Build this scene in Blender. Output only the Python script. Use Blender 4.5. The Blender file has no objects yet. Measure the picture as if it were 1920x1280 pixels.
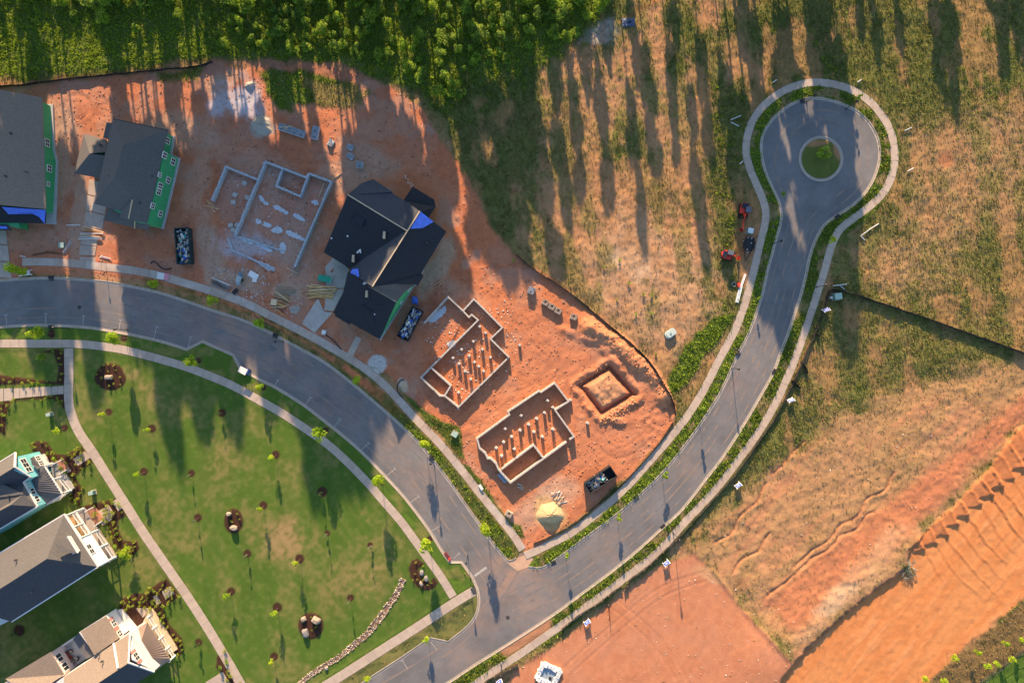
import bpy, bmesh, math, random
import numpy as np
from mathutils import Vector, Matrix
from mathutils.geometry import tessellate_polygon

random.seed(11)
rng = np.random.default_rng(7)
sc = bpy.context.scene
C = sc.collection
R = math.radians

# ------------------------------------------------------------------ camera, world, sun, exposure
CAM_H = 128.0
cam_d = bpy.data.cameras.new('camera'); cam = bpy.data.objects.new('camera', cam_d); C.objects.link(cam)
cam.location = (0, 0, CAM_H); cam.rotation_euler = (0, 0, 0)
cam_d.lens = 24.0; cam_d.sensor_width = 36.0; cam_d.clip_start = 1.0; cam_d.clip_end = 3000
sc.camera = cam
SUN_EL = R(18.0); SUN_AZ = math.atan2(-0.105, 1.0)
world = bpy.data.worlds.new("World"); sc.world = world; world.use_nodes = True
wn = world.node_tree.nodes; wl = world.node_tree.links; wn.clear()
sky = wn.new('ShaderNodeTexSky'); sky.sky_type = 'NISHITA'; sky.sun_disc = False
sky.sun_elevation = SUN_EL; sky.sun_rotation = SUN_AZ; sky.altitude = 200; sky.air_density = 1.0; sky.dust_density = 0.8; sky.ozone_density = 1.0
bg = wn.new('ShaderNodeBackground'); bg.inputs['Strength'].default_value = 0.10
wo = wn.new('ShaderNodeOutputWorld'); tint = wn.new('ShaderNodeVectorMath'); tint.operation = 'MULTIPLY'; tint.inputs[1].default_value = (0.92, 0.98, 1.06); wl.new(sky.outputs[0], tint.inputs[0]); wl.new(tint.outputs[0], bg.inputs[0]); wl.new(bg.outputs[0], wo.inputs[0])
sun_d = bpy.data.lights.new('sun', 'SUN'); sun_d.energy = 5.0; sun_d.angle = R(0.6); sun_d.color = (1.0, 0.70, 0.42)
sun = bpy.data.objects.new('sun', sun_d); C.objects.link(sun)
sdir = Vector((math.sin(SUN_AZ)*math.cos(SUN_EL), math.cos(SUN_AZ)*math.cos(SUN_EL), math.sin(SUN_EL)))
sun.rotation_euler = sdir.to_track_quat('Z', 'Y').to_euler(); sun.location = sdir*200
sc.view_settings.view_transform = 'Standard'; sc.view_settings.look = 'None'
sc.view_settings.gamma = 1.0; sc.view_settings.exposure = 1.53; sc.view_settings.use_curve_mapping = False
sc.render.engine = 'CYCLES'
sc.cycles.max_bounces = 5; sc.cycles.diffuse_bounces = 3; sc.cycles.transmission_bounces = 3; sc.cycles.transparent_max_bounces = 4

# ------------------------------------------------------------------ helpers
S = 0.1   # metres per photo pixel on the ground
def W(px, py, h=0.0):
    """place in the real scene of what the survey photo shows at (px, py) when it stands h metres above the ground"""
    f = (CAM_H-h)/CAM_H
    return Vector(((px-960)*S*f, (640-py)*S*f, h))
def zz(x0, y0, s, pts):
    return [(x0+a/s, y0+b/s) for a, b in pts]
def wallhit(A, B, px, py):
    """point of the vertical plane through ground points A, B seen at (px,py)"""
    d = Vector(((px-960)*S, (640-py)*S)); n = Vector((-(B.y-A.y), B.x-A.x))
    t = (n.x*A.x+n.y*A.y)/(n.x*d.x+n.y*d.y)
    return Vector((d.x*t, d.y*t, CAM_H*(1-t)))

def spline(pts, closed=False, step=6.0):
    """Catmull-Rom through px points, sampled about every step px"""
    P = [np.array(p, float) for p in pts]; out = []
    n = len(P)
    for i in range(n if closed else n-1):
        p1, p2 = P[i], P[(i+1) % n]
        p0 = P[i-1] if (closed or i > 0) else 2*p1-p2
        p3 = P[(i+2) % n] if (closed or i+2 < n) else 2*p2-p1
        k = max(1, int(np.linalg.norm(p2-p1)/step))
        for j in range(k):
            t = j/k
            out.append(0.5*((2*p1)+(-p0+p2)*t+(2*p0-5*p1+4*p2-p3)*t*t+(-p0+3*p1-3*p2+p3)*t**3))
    if not closed: out.append(P[-1])
    return [tuple(o) for o in out]

def offset(pts, d):
    """offset a px polyline by d px to the right of its direction (photo coordinates, y down)"""
    P = np.array(pts, float); T = np.gradient(P, axis=0); T /= np.maximum(np.linalg.norm(T, axis=1), 1e-6)[:, None]
    N = np.stack([-T[:, 1], T[:, 0]], 1)
    return [tuple(p) for p in P+N*d]

def tag(o, label=None, cat=None, group=None, kind=None):
    if label: o['label'] = label
    if cat: o['category'] = cat
    if group: o['group'] = group
    if kind: o['kind'] = kind
    return o
def empty(name, loc, label=None, cat=None, group=None, rz=0.0):
    o = bpy.data.objects.new(name, None); C.objects.link(o); o.location = loc; o.rotation_euler = (0, 0, rz)
    o.empty_display_size = 0.3
    return tag(o, label, cat, group)
def link(name, me, parent=None, loc=None):
    o = bpy.data.objects.new(name, me); C.objects.link(o)
    if parent is not None: o.parent = parent
    if loc is not None: o.location = loc
    return o

class MB:
    """mesh collector"""
    def __init__(s): s.v = []; s.f = []
    def add(s, vs, fs):
        b = len(s.v); s.v += [tuple(v) for v in vs]; s.f += [tuple(b+i for i in f) for f in fs]; return s
    def box(s, c, d, rz=0.0, tilt=None):
        x, y, z = d[0]/2, d[1]/2, d[2]/2
        M = Matrix.Rotation(rz, 3, 'Z')
        if tilt is not None: M = M @ tilt
        vs = [M @ Vector((a*x, b*y, e*z)) + Vector(c) for a in (-1, 1) for b in (-1, 1) for e in (-1, 1)]
        return s.add(vs, [(0, 1, 3, 2), (4, 6, 7, 5), (0, 4, 5, 1), (2, 3, 7, 6), (0, 2, 6, 4), (1, 5, 7, 3)])
    def bar(s, a, b, w, h=None):
        """box beam from a to b"""
        a = Vector(a); b = Vector(b); h = h or w; d = b-a; L = d.length
        if L < 1e-5: return s
        q = d.to_track_quat('X', 'Z').to_matrix(); m = (a+b)/2
        vs = [q @ Vector((i*L/2, j*w/2, k*h/2)) + m for i in (-1, 1) for j in (-1, 1) for k in (-1, 1)]
        return s.add(vs, [(0, 1, 3, 2), (4, 6, 7, 5), (0, 4, 5, 1), (2, 3, 7, 6), (0, 2, 6, 4), (1, 5, 7, 3)])
    def tube(s, a, b, r0, r1=None, n=8, cap=True):
        a = Vector(a); b = Vector(b); r1 = r0 if r1 is None else r1; d = b-a
        q = d.to_track_quat('Z', 'Y').to_matrix(); vs = []
        for p, r in ((a, r0), (b, r1)):
            for i in range(n):
                t = 2*math.pi*i/n; vs.append(q @ Vector((r*math.cos(t), r*math.sin(t), 0)) + p)
        fs = [(i, (i+1) % n, n+(i+1) % n, n+i) for i in range(n)]
        if cap: fs += [tuple(range(n-1, -1, -1)), tuple(range(n, 2*n))]
        return s.add(vs, fs)
    def prism(s, pts, z0, z1):
        """vertical prism over world xy polygon (list of 2D)"""
        n = len(pts)
        ar = sum(pts[i][0]*pts[(i+1) % n][1]-pts[(i+1) % n][0]*pts[i][1] for i in range(n))
        if ar < 0: pts = pts[::-1]
        z0l = z0 if hasattr(z0, '__len__') else [z0]*n; z1l = z1 if hasattr(z1, '__len__') else [z1]*n
        vs = [(p[0], p[1], z0l[i]) for i, p in enumerate(pts)]+[(p[0], p[1], z1l[i]) for i, p in enumerate(pts)]
        fs = [(i, (i+1) % n, n+(i+1) % n, n+i) for i in range(n)]
        tris = tessellate_polygon([[Vector((p[0], p[1], 0)) for p in pts]])
        for t in tris:
            a, b, c = t
            A = (pts[b][0]-pts[a][0])*(pts[c][1]-pts[a][1])-(pts[c][0]-pts[a][0])*(pts[b][1]-pts[a][1])
            if A < 0: a, c = c, a
            fs.append((n+a, n+b, n+c)); fs.append((c, b, a))
        return s.add(vs, fs)
    def slab3(s, pts, th):
        """sloping slab (roof plane): 3D polygon with thickness th downwards"""
        n = len(pts); P = [Vector(p) for p in pts]
        ar = sum(P[i].x*P[(i+1) % n].y-P[(i+1) % n].x*P[i].y for i in range(n))
        if ar < 0: P = P[::-1]
        vs = [tuple(p) for p in P]+[(p.x, p.y, p.z-th) for p in P]
        fs = [(i, i+n, (i+1) % n+n, (i+1) % n) for i in range(n)]
        for t in tessellate_polygon([[Vector((p.x, p.y, 0)) for p in P]]):
            a, b, c = t
            if (P[b].x-P[a].x)*(P[c].y-P[a].y)-(P[c].x-P[a].x)*(P[b].y-P[a].y) < 0: a, c = c, a
            fs.append((a, b, c)); fs.append((n+c, n+b, n+a))
        return s.add(vs, fs)
    def mesh(s, name, mat=None, smooth=False):
        me = bpy.data.meshes.new(name); me.from_pydata(s.v, [], s.f); me.update()
        if mat: me.materials.append(mat)
        if smooth: me.polygons.foreach_set('use_smooth', [True]*len(me.polygons))
        return me
    def build(s, name, mat=None, parent=None, loc=None, smooth=False, label=None):
        o = link(name, s.mesh(name, mat, smooth), parent, loc)
        if label: o['label'] = label
        return o

# ------------------------------------------------------------------ materials
_M = {}
def mat(name, col, rough=0.85, var=0.12, scale=3.0, bump=0.0, bscale=20.0, metal=0.0, spec=0.3, two=None, stretch=None, twof=0.5):
    """principled surface whose colour wanders by noise; two = a second colour mixed in patches"""
    if name in _M: return _M[name]
    m = bpy.data.materials.new(name); m.use_nodes = True; n = m.node_tree.nodes; l = m.node_tree.links
    p = n['Principled BSDF']; p.inputs['Roughness'].default_value = rough; p.inputs['Metallic'].default_value = metal
    p.inputs['Specular IOR Level'].default_value = spec
    geo = n.new('ShaderNodeNewGeometry'); vec = geo.outputs['Position']
    if stretch:
        mp = n.new('ShaderNodeMapping'); mp.inputs['Scale'].default_value = stretch; l.new(vec, mp.inputs[0]); vec = mp.outputs[0]
    ns = n.new('ShaderNodeTexNoise'); ns.inputs['Scale'].default_value = scale; ns.inputs['Detail'].default_value = 6; ns.inputs['Roughness'].default_value = 0.65
    l.new(vec, ns.inputs['Vector'])
    mr = n.new('ShaderNodeMapRange'); mr.inputs[1].default_value = 0.3; mr.inputs[2].default_value = 0.7
    mr.inputs[3].default_value = 1-var; mr.inputs[4].default_value = 1+var; l.new(ns.outputs[0], mr.inputs[0])
    mul = n.new('ShaderNodeVectorMath'); mul.operation = 'SCALE'; l.new(mr.outputs[0], mul.inputs['Scale'])
    if two:
        n2 = n.new('ShaderNodeTexNoise'); n2.inputs['Scale'].default_value = scale*0.35; n2.inputs['Detail'].default_value = 5; l.new(vec, n2.inputs['Vector'])
        r2 = n.new('ShaderNodeMapRange'); r2.inputs[1].default_value = twof-0.08; r2.inputs[2].default_value = twof+0.08; l.new(n2.outputs[0], r2.inputs[0])
        mx = n.new('ShaderNodeMix'); mx.data_type = 'RGBA'; mx.inputs[6].default_value = (*col, 1); mx.inputs[7].default_value = (*two, 1)
        l.new(r2.outputs[0], mx.inputs[0]); l.new(mx.outputs[2], mul.inputs[0])
    else: mul.inputs[0].default_value = col
    l.new(mul.outputs[0], p.inputs['Base Color'])
    if bump > 0:
        nb = n.new('ShaderNodeTexNoise'); nb.inputs['Scale'].default_value = bscale; nb.inputs['Detail'].default_value = 5; l.new(geo.outputs['Position'], nb.inputs['Vector'])
        b = n.new('ShaderNodeBump'); b.inputs['Strength'].default_value = 1.0; b.inputs['Distance'].default_value = bump
        l.new(nb.outputs[0], b.inputs['Height']); l.new(b.outputs[0], p.inputs['Normal'])
    _M[name] = m; return m

def attr_mat(name, rough=0.95, transl=0.0, var=0.2, scale=6.0, bump=0.0, bscale=8.0, fine=25.0):
    m = bpy.data.materials.new(name); m.use_nodes = True; n = m.node_tree.nodes; l = m.node_tree.links
    p = n['Principled BSDF']; p.inputs['Roughness'].default_value = rough; p.inputs['Specular IOR Level'].default_value = 0.10
    at = n.new('ShaderNodeAttribute'); at.attribute_name = 'col'
    geo = n.new('ShaderNodeNewGeometry')
    ns = n.new('ShaderNodeTexNoise'); ns.inputs['Scale'].default_value = scale; ns.inputs['Detail'].default_value = 8; ns.inputs['Roughness'].default_value = 0.75
    l.new(geo.outputs['Position'], ns.inputs['Vector'])
    mr = n.new('ShaderNodeMapRange'); mr.inputs[1].default_value = 0.25; mr.inputs[2].default_value = 0.75; mr.inputs[3].default_value = 1-var; mr.inputs[4].default_value = 1+var
    l.new(ns.outputs[0], mr.inputs[0])
    mul = n.new('ShaderNodeVectorMath'); mul.operation = 'SCALE'; l.new(at.outputs['Color'], mul.inputs[0]); l.new(mr.outputs[0], mul.inputs['Scale'])
    l.new(mul.outputs[0], p.inputs['Base Color'])
    if bump > 0:
        nb = n.new('ShaderNodeTexNoise'); nb.inputs['Scale'].default_value = bscale; nb.inputs['Detail'].default_value = 7; nb.inputs['Roughness'].default_value = 0.7; l.new(geo.outputs['Position'], nb.inputs['Vector'])
        b = n.new('ShaderNodeBump'); b.inputs['Strength'].default_value = 1.0; b.inputs['Distance'].default_value = bump
        l.new(nb.outputs[0], b.inputs['Height']); l.new(b.outputs[0], p.inputs['Normal'])
    if transl > 0:
        out = n['Material Output']; tr = n.new('ShaderNodeBsdfTranslucent'); mixs = n.new('ShaderNodeMixShader'); mixs.inputs[0].default_value = transl
        l.new(mul.outputs[0], tr.inputs['Color']); l.new(p.outputs[0], mixs.inputs[1]); l.new(tr.outputs[0], mixs.inputs[2]); l.new(mixs.outputs[0], out.inputs[0])
    return m

# ------------------------------------------------------------------ plan of the place (photo pixels, 10 px = 1 m)
ROAD_A_N = spline([(-260, 560), (-120, 535), (0, 525), (60, 521), (120, 521), (200, 528), (250, 537), (300, 548), (350, 564), (405, 583), (450, 597), (500, 619), (555, 648), (610, 679), (655, 713), (702, 752), (740, 785), (782, 825), (807, 855), (840, 897), (877, 950), (902, 985), (922, 1014), (940, 1036), (954, 1051), (968, 1046)])
ROAD_A_S1 = spline([(-260, 640), (-120, 622), (0, 614), (50, 611), (100, 611), (140, 613), (175, 616), (212, 622), (250, 629), (287, 637), (320, 646), (350, 656)])
ROAD_A_S2 = [(380, 641), (437, 666)]
ROAD_A_S3 = spline([(450, 691), (490, 714), (515, 726), (565, 757), (602, 785), (640, 815), (677, 847), (715, 886), (752, 926), (777, 957), (802, 991), (817, 1015), (830, 1036), (844, 1054)])
ROAD_A_S4 = [(865, 1054), (885, 1082)] + spline([(895, 1105), (897, 1130), (890, 1155), (872, 1177), (840, 1202)])
ROAD_A_S5 = [(807, 1195), (790, 1206)] + spline([(752, 1232), (702, 1264), (675, 1282), (560, 1356), (400, 1450)])
ROAD_A_S = ROAD_A_S1 + ROAD_A_S2 + ROAD_A_S3 + ROAD_A_S4 + ROAD_A_S5
ROAD_B_S = spline([(640, 1400), (740, 1340), (840, 1280), (890, 1247), (965, 1200), (1040, 1151), (1090, 1114), (1140, 1077), (1190, 1037), (1240, 992), (1275, 960), (1300, 930), (1325, 897), (1350, 865), (1375, 828), (1400, 788), (1425, 745), (1450, 700), (1465, 660), (1482, 615), (1500, 560), (1511, 520), (1518, 485), (1529, 452), (1546, 423), (1567, 407), (1600, 385), (1625, 359), (1643, 325), (1650, 290), (1645, 258), (1628, 228), (1600, 204), (1565, 190), (1535, 184), (1510, 185), (1480, 197), (1450, 221), (1432, 247), (1426, 275), (1432, 315), (1447, 352), (1459, 377), (1464, 403), (1461, 425), (1452, 455), (1447, 475), (1438, 507), (1430, 545), (1421, 575), (1410, 607), (1397, 637), (1380, 668), (1365, 704), (1350, 735), (1335, 760), (1317, 787), (1300, 812), (1275, 845), (1250, 876), (1220, 907), (1175, 948), (1127, 985), (1090, 1012), (1060, 1035), (1035, 1052), (1015, 1063), (990, 1062)])
ISLAND = [(1539+39*math.cos(t*math.pi/24), 298+40*math.sin(t*math.pi/24)) for t in range(48)]
ENTRY = [(968, 1046), (975, 1034), (990, 1040), (1003, 1047), (990, 1062)]
ROAD = ROAD_A_N + ENTRY[1:4] + ROAD_B_S[::-1] + [(400, 1560), (300, 1500)] + ROAD_A_S[::-1]

WALK_N = spline([(42, 491), (90, 491), (140, 494), (200, 501), (250, 507), (300, 517), (345, 530), (395, 545), (440, 560), (475, 575), (500, 588), (560, 618), (610, 645), (660, 675), (690, 695), (727, 727), (777, 782), (827, 834), (865, 880), (902, 927), (937, 970), (962, 1002), (980, 1030)], step=4)
WALK_E = spline([(984, 1041), (1003, 1033), (1025, 1022), (1050, 1010), (1075, 996), (1125, 957), (1175, 912), (1220, 862), (1250, 828), (1287, 782), (1313, 742), (1333, 705), (1350, 671), (1375, 625), (1392, 583), (1404, 543), (1415, 500), (1425, 456), (1433, 425), (1436, 402), (1431, 377), (1420, 350), (1407, 320), (1399, 290), (1400, 262), (1408, 234), (1425, 206), (1450, 183), (1475, 168), (1508, 157), (1537, 155), (1570, 160), (1600, 171), (1628, 189), (1650, 213), (1667, 241), (1675, 270), (1677, 302), (1670, 335), (1654, 364), (1628, 389), (1598, 411), (1575, 430), (1561, 455), (1553, 480), (1544, 513), (1532, 550), (1522, 582), (1507, 626), (1487, 682), (1472, 717), (1457, 750), (1437, 786), (1412, 825), (1385, 861), (1355, 901), (1318, 943), (1290, 972), (1265, 1000), (1227, 1040), (1165, 1088), (1102, 1135), (1040, 1180), (980, 1222), (915, 1265), (850, 1310)], step=4)
WALK_S = spline([(-60, 646), (0, 644), (75, 644), (150, 645), (212, 652), (250, 660), (300, 673), (350, 688), (400, 707), (437, 723), (477, 745), (527, 773), (577, 806), (615, 833), (652, 866), (690, 905), (715, 934), (752, 977), (777, 1011), (802, 1046), (827, 1081), (850, 1118)], step=4)
WALK_C = spline([(889, 1107), (852, 1129), (790, 1170), (740, 1202), (690, 1234), (640, 1266), (580, 1303)], step=4)
WALK_W = spline([(129, 653), (130, 700), (129, 737), (132, 768), (147, 807), (175, 849), (207, 900), (237, 947), (270, 999), (312, 1060), (350, 1115), (387, 1172), (425, 1235), (452, 1282), (478, 1328)], step=4)
LAWN = [(-200, 630)] + [(p[0], p[1]) for p in WALK_S] + [(889, 1107), (852, 1129), (580, 1303), (500, 1400), (-200, 1400)]
SITE = zz(0, 0, 1, [(-200, 175), (0, 163), (100, 153), (200, 143), (300, 133), (385, 125), (415, 112), (440, 128), (520, 120), (600, 122), (660, 140), (700, 150), (760, 180), (800, 215), (830, 270), (860, 310), (895, 370), (925, 430), (960, 475), (1010, 510), (1060, 545), (1120, 590), (1180, 640), (1215, 675), (1245, 715), (1266, 755), (1262, 790), (1225, 840), (1175, 895), (1120, 940), (1060, 985), (1000, 1025), (985, 1040), (975, 1010), (962, 985), (935, 940), (905, 900), (870, 870), (862, 800), (830, 800), (780, 755), (735, 712), (700, 690), (560, 625), (480, 585), (420, 560), (300, 530), (200, 518), (100, 515), (0, 520), (-200, 545)])
ORANGE = [(1960, 780), (1910, 800), (1860, 870), (1800, 935), (1745, 985), (1702, 1028), (1700, 1060), (1645, 1098), (1570, 1160), (1510, 1215), (1470, 1262), (1440, 1320), (1700, 1330), (1740, 1278), (1790, 1228), (1850, 1180), (1920, 1120), (1990, 1070)]
PAD = [(1330, 1065), (1400, 1150), (1475, 1232), (1490, 1245), (1440, 1300), (1400, 1400), (900, 1400), (960, 1262), (1060, 1195), (1120, 1150), (1190, 1095), (1235, 1060), (1300, 1040)]

# ------------------------------------------------------------------ ground grid
def axis(lo, hi, d, far):
    a = list(np.arange(lo, hi+1e-6, d)); st = d*2; x = hi; out = []
    while x < far: x += st; st *= 1.35; out.append(x)
    st = d*2; x = lo; pre = []
    while x > -far: x -= st; st *= 1.35; pre.append(x)
    return np.array(pre[::-1]+a+out)
GX = axis(-99, 99, 0.25, 900); GY = axis(-67, 67, 0.25, 900)
nx, ny = len(GX), len(GY)
PX, PY = np.meshgrid(GX*10+960, 640-GY*10)      # photo pixels, shape (ny, nx)
_tab = rng.random((8, 256, 256))
def vnoise(x, y, k=0):
    xi = np.floor(x).astype(int); yi = np.floor(y).astype(int); fx = x-xi; fy = y-yi
    fx = fx*fx*(3-2*fx); fy = fy*fy*(3-2*fy); T = _tab[k % 8]; a = xi & 255; b = yi & 255; a1 = (xi+1) & 255; b1 = (yi+1) & 255
    return (T[b, a]*(1-fx)+T[b, a1]*fx)*(1-fy)+(T[b1, a]*(1-fx)+T[b1, a1]*fx)*fy
def fbm(x, y, wl, oc=4, k=0, st=1.0, ang=0.0, rough=0.55):
    c, s_ = math.cos(ang), math.sin(ang); u = (x*c+y*s_)/wl; v = (-x*s_+y*c)/(wl*st); t = 0; a = 1; w = 0
    for o in range(oc):
        t = t+a*vnoise(u*2**o+17.3*o+k*31, v*2**o+9.1*o+k*57, k+o); w += a; a *= rough
    return t/w
def sstep(x, a, b):
    t = np.clip((x-a)/(b-a), 0, 1); return t*t*(3-2*t)
def seg_dist(x, y, pts, closed=False):
    d = np.full(x.shape, 1e9); P = list(pts)+([pts[0]] if closed else [])
    for (x0, y0), (x1, y1) in zip(P[:-1], P[1:]):
        dx, dy = x1-x0, y1-y0; L = dx*dx+dy*dy+1e-9
        t = np.clip(((x-x0)*dx+(y-y0)*dy)/L, 0, 1); d = np.minimum(d, (x-x0-t*dx)**2+(y-y0-t*dy)**2)
    return np.sqrt(d)
def inside(x, y, pts):
    c = np.zeros(x.shape, bool); n = len(pts)
    for i in range(n):
        x0, y0 = pts[i]; x1, y1 = pts[(i+1) % n]
        if y0 == y1: continue
        c ^= ((y0 > y) != (y1 > y)) & (x < (x1-x0)*(y-y0)/(y1-y0)+x0)
    return c
def sd(pts, pad=60, closed=True, X=None, Y=None):
    """signed px distance to a polygon (positive inside), limited to its surroundings"""
    X = PX if X is None else X; Y = PY if Y is None else Y
    out = np.full(X.shape, -999.0); xs = [p[0] for p in pts]; ys = [p[1] for p in pts]
    m = (X > min(xs)-pad) & (X < max(xs)+pad) & (Y > min(ys)-pad) & (Y < max(ys)+pad)
    x, y = X[m], Y[m]; d = seg_dist(x, y, pts, closed)
    out[m] = np.where(inside(x, y, pts), d, -d) if closed else -d
    return out
N1 = fbm(PX, PY, 60, 5, 0); N2 = fbm(PX, PY, 22, 5, 1); N3 = fbm(PX, PY, 8, 4, 2); NS = fbm(PX, PY, 26, 5, 3, st=4.5, ang=-0.09)
N4 = fbm(PX, PY, 150, 3, 4)
def rmask(pts, feather=10, amp=18, pad=60):
    return sstep(sd(pts, pad)+(N2-0.5)*2*amp, -feather, feather)
def blob(cx, cy, rx, ry=None, rot=0, feather=0.35, amp=0.5):
    ry = ry or rx; c, s_ = math.cos(rot), math.sin(rot); u = ((PX-cx)*c+(PY-cy)*s_)/rx; v = (-(PX-cx)*s_+(PY-cy)*c)/ry
    return 1-sstep(np.sqrt(u*u+v*v)+(N2-0.5)*2*amp, 1-feather, 1+feather)
CLAY = (0.46, 0.160, 0.075); CLAYP = (0.44, 0.20, 0.12); CLAYD = (0.33, 0.11, 0.058); TAN = (0.37, 0.205, 0.105); DRY = (0.30, 0.20, 0.085)
GRD = (0.10, 0.115, 0.035); LUSH = (0.085, 0.125, 0.022); LAWNC = (0.075, 0.135, 0.020); LAWND = (0.20, 0.175, 0.06); ORC = (0.53, 0.225, 0.085)
GREYD = (0.36, 0.31, 0.27); MULCH = (0.055, 0.027, 0.018)
col = np.zeros(PX.shape+(3,)); veg = np.zeros(PX.shape); lush = np.zeros(PX.shape); Z = np.zeros(PX.shape)
def paint(m, c, v=None, l=None):
    global col, veg, lush
    col = col*(1-m[..., None])+np.array(c)*m[..., None]
    if v is not None: veg = veg*(1-m)+v*m
    if l is not None: lush = lush*(1-m)+l*m
one = np.ones(PX.shape)
paint(one, TAN, 0.35, 0.15)
# the dry field: clay showing through dry and green growth, streaked with painted shade
g = sstep(N1*0.45+NS*0.55, 0.44, 0.60); paint(g, GRD, 0.85, 0.6)
c_ = sstep(N2*0.35+NS*0.65, 0.55, 0.68)*(1-g*0.5); paint(c_, (0.36, 0.19, 0.095), 0.15, 0.1)
paint(sstep(N3, 0.55, 0.75)*0.4, DRY, 0.5, 0.1)
def green(pts, s=0.8, feather=35, amp=55, l=0.75, c=GRD):
    paint(rmask(pts, feather, amp, 120)*s, c, 0.95, l)
green([(-200, -60), (1160, -60), (1130, 40), (1080, 90), (1010, 130), (1000, 190), (940, 215), (870, 240), (820, 215), (790, 180), (740, 158), (640, 128), (400, 112), (200, 140), (-200, 165)], 1.0, 14, 14, 0.95, LUSH)
green([(1440, -40), (1990, -40), (1990, 190), (1800, 205), (1700, 220), (1620, 170), (1500, 150), (1440, 160), (1400, 60)], 0.9, 30, 50, 0.7)
green([(850, 150), (1010, 120), (1060, 200), (1010, 330), (960, 430), (900, 380), (860, 290)], 0.8, 30, 50, 0.55)
green([(1020, 230), (1110, 210), (1120, 300), (1060, 330)], 0.55)
green([(1330, 150), (1420, 150), (1385, 290), (1395, 400), (1390, 560), (1330, 700), (1270, 740), (1255, 690), (1290, 600), (1340, 520), (1335, 400), (1300, 300)], 0.85, 18, 26, 0.75)
green([(1690, 60), (1780, 40), (1960, 140), (1960, 190), (1720, 250), (1700, 360), (1610, 430), (1570, 520), (1600, 545), (1560, 560), (1575, 470), (1640, 400), (1685, 320)], 0.75, 20, 30, 0.7)
green([(1750, 460), (1830, 380), (1960, 340), (1960, 680), (1850, 630), (1760, 560)], 0.6, 40, 50, 0.65)
green([(1480, 600), (1540, 570), (1620, 640), (1800, 640), (1900, 690), (1860, 740), (1700, 790), (1560, 800), (1440, 880), (1395, 900), (1430, 810)], 0.65, 30, 45, 0.6)
green([(1390, 860), (1440, 830), (1430, 930), (1370, 1010), (1340, 1060), (1300, 1050), (1290, 1010)], 0.5, 20, 30, 0.5)
green([(1430,-40),(1990,-40),(1990,700),(1850,740),(1560,800),(1440,860),(1500,600),(1600,440),(1690,320),(1640,180)], 0.55, 40, 90, 0.5, (0.17, 0.145, 0.05))
paint(sstep(N3*.5+N2*.5, .52, .62)*.45, (0.15, 0.15, 0.045), .8, .6)
# bare clay tongues in the field
for p in ([(1030, 180), (1100, 190), (1140, 330), (1160, 480), (1230, 610), (1120, 590), (1040, 500), (1010, 400), (1060, 300)],
          [(1270, 150), (1325, 170), (1330, 260), (1320, 330), (1300, 520), (1220, 540), (1290, 340)],
          [(1130, 300), (1230, 290), (1310, 420), (1330, 560), (1250, 650), (1180, 600), (1130, 480)]):
    paint(rmask(p, 30, 60, 120)*0.7*(.5+.5*sstep(NS,.4,.55)), (0.40, 0.20, 0.10), 0.25, 0.1)
paint(rmask([(1110, 420), (1200, 400), (1330, 480), (1340, 640), (1270, 690), (1200, 620), (1100, 560)], 40, 50, 120)*0.6, (0.43, 0.27, 0.16), 0.4, 0.08)
paint(blob(1185, 495, 45, 28, 0.3)*0.6, (0.5, 0.37, 0.25), 0.15)
paint(blob(1130, 62, 38, 20, -0.3)*0.8, GREYD, 0.2); paint(np.clip(1-seg_dist(PX, PY, [(1165, 40), (1210, 10), (1260, -15)])/7, 0, 1)*0.8, CLAY, 0)
paint(rmask([(1700, 230), (1990, 180), (1990, 420), (1830, 440), (1740, 560), (1640, 560), (1640, 470), (1720, 380)], 40, 60, 120)*0.5, (0.38, 0.22, 0.12), 0.5, 0.2)
paint(blob(1774, 296, 14)*0.8, CLAY, 0.05)
FS = fbm(PX, PY, 34, 5, 2, st=2.2, ang=-0.1)
field = 1-rmask([(-200,-60),(1150,-60),(1000,190),(780,180),(400,112),(-200,165)], 10, 5)
paint(field*sstep(FS, .54, .64)*.5, (0.36, 0.185, 0.085), .15, .05); paint(field*(1-sstep(FS, .34, .50))*.5, (0.12, 0.14, 0.035), .8, .5)
# slopes on the right: clay and straw
east = [(1700, 720), (1990, 650), (1990, 780), (1900, 800), (1840, 880), (1700, 1020), (1690, 1060), (1490, 1225), (1330, 1065), (1300, 1040), (1330, 990), (1430, 900), (1560, 800)]
paint(rmask(east, 20, 30, 100)*0.75, (0.40, 0.225, 0.11), 0.24, 0.03)
DS = fbm(PX, PY, 14, 4, 5, st=7, ang=R(-42)+math.pi/2)
paint(rmask(east, 10, 10, 100)*sstep(DS, 0.52, 0.70)*0.45, (0.44, 0.19, 0.10), 0.05)
paint(rmask([(1640, 960), (1690, 920), (1930, 730), (1950, 770), (1850, 850), (1700, 1000), (1500, 1190), (1430, 1130)], 16, 14, 80)*0.65, (0.45, 0.15, 0.075), 0.05)
paint(rmask([(1700, 985), (1640, 1080), (1500, 1210), (1490, 1190), (1600, 1060), (1660, 990)], 14, 14, 60)*0.5, (0.46, 0.30, 0.17), 0.15)
paint(blob(1565, 1120, 45, 16, -0.7)*0.5, (0.50, 0.37, 0.24), 0.05)
for a in ([(1345, 1020), (1400, 960), (1440, 905)], [(1372, 1070), (1420, 1030), (1445, 1000)], [(1440, 1118), (1520, 1050), (1640, 960)], [(1490, 1060), (1580, 985), (1680, 890)], [(1450, 890), (1490, 845), (1505, 830)]):
    a = spline(a); dd = seg_dist(PX, PY, [(p[0]+4*math.sin(p[0]*.13), p[1]+4*math.cos(p[0]*.11)) for p in a]); Z -= 0.20*(0.3+1.4*N3)*np.exp(-(dd/2.2)**2); paint(np.exp(-(dd/4)**2)*0.7, (0.42, 0.18, 0.09), 0)
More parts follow.
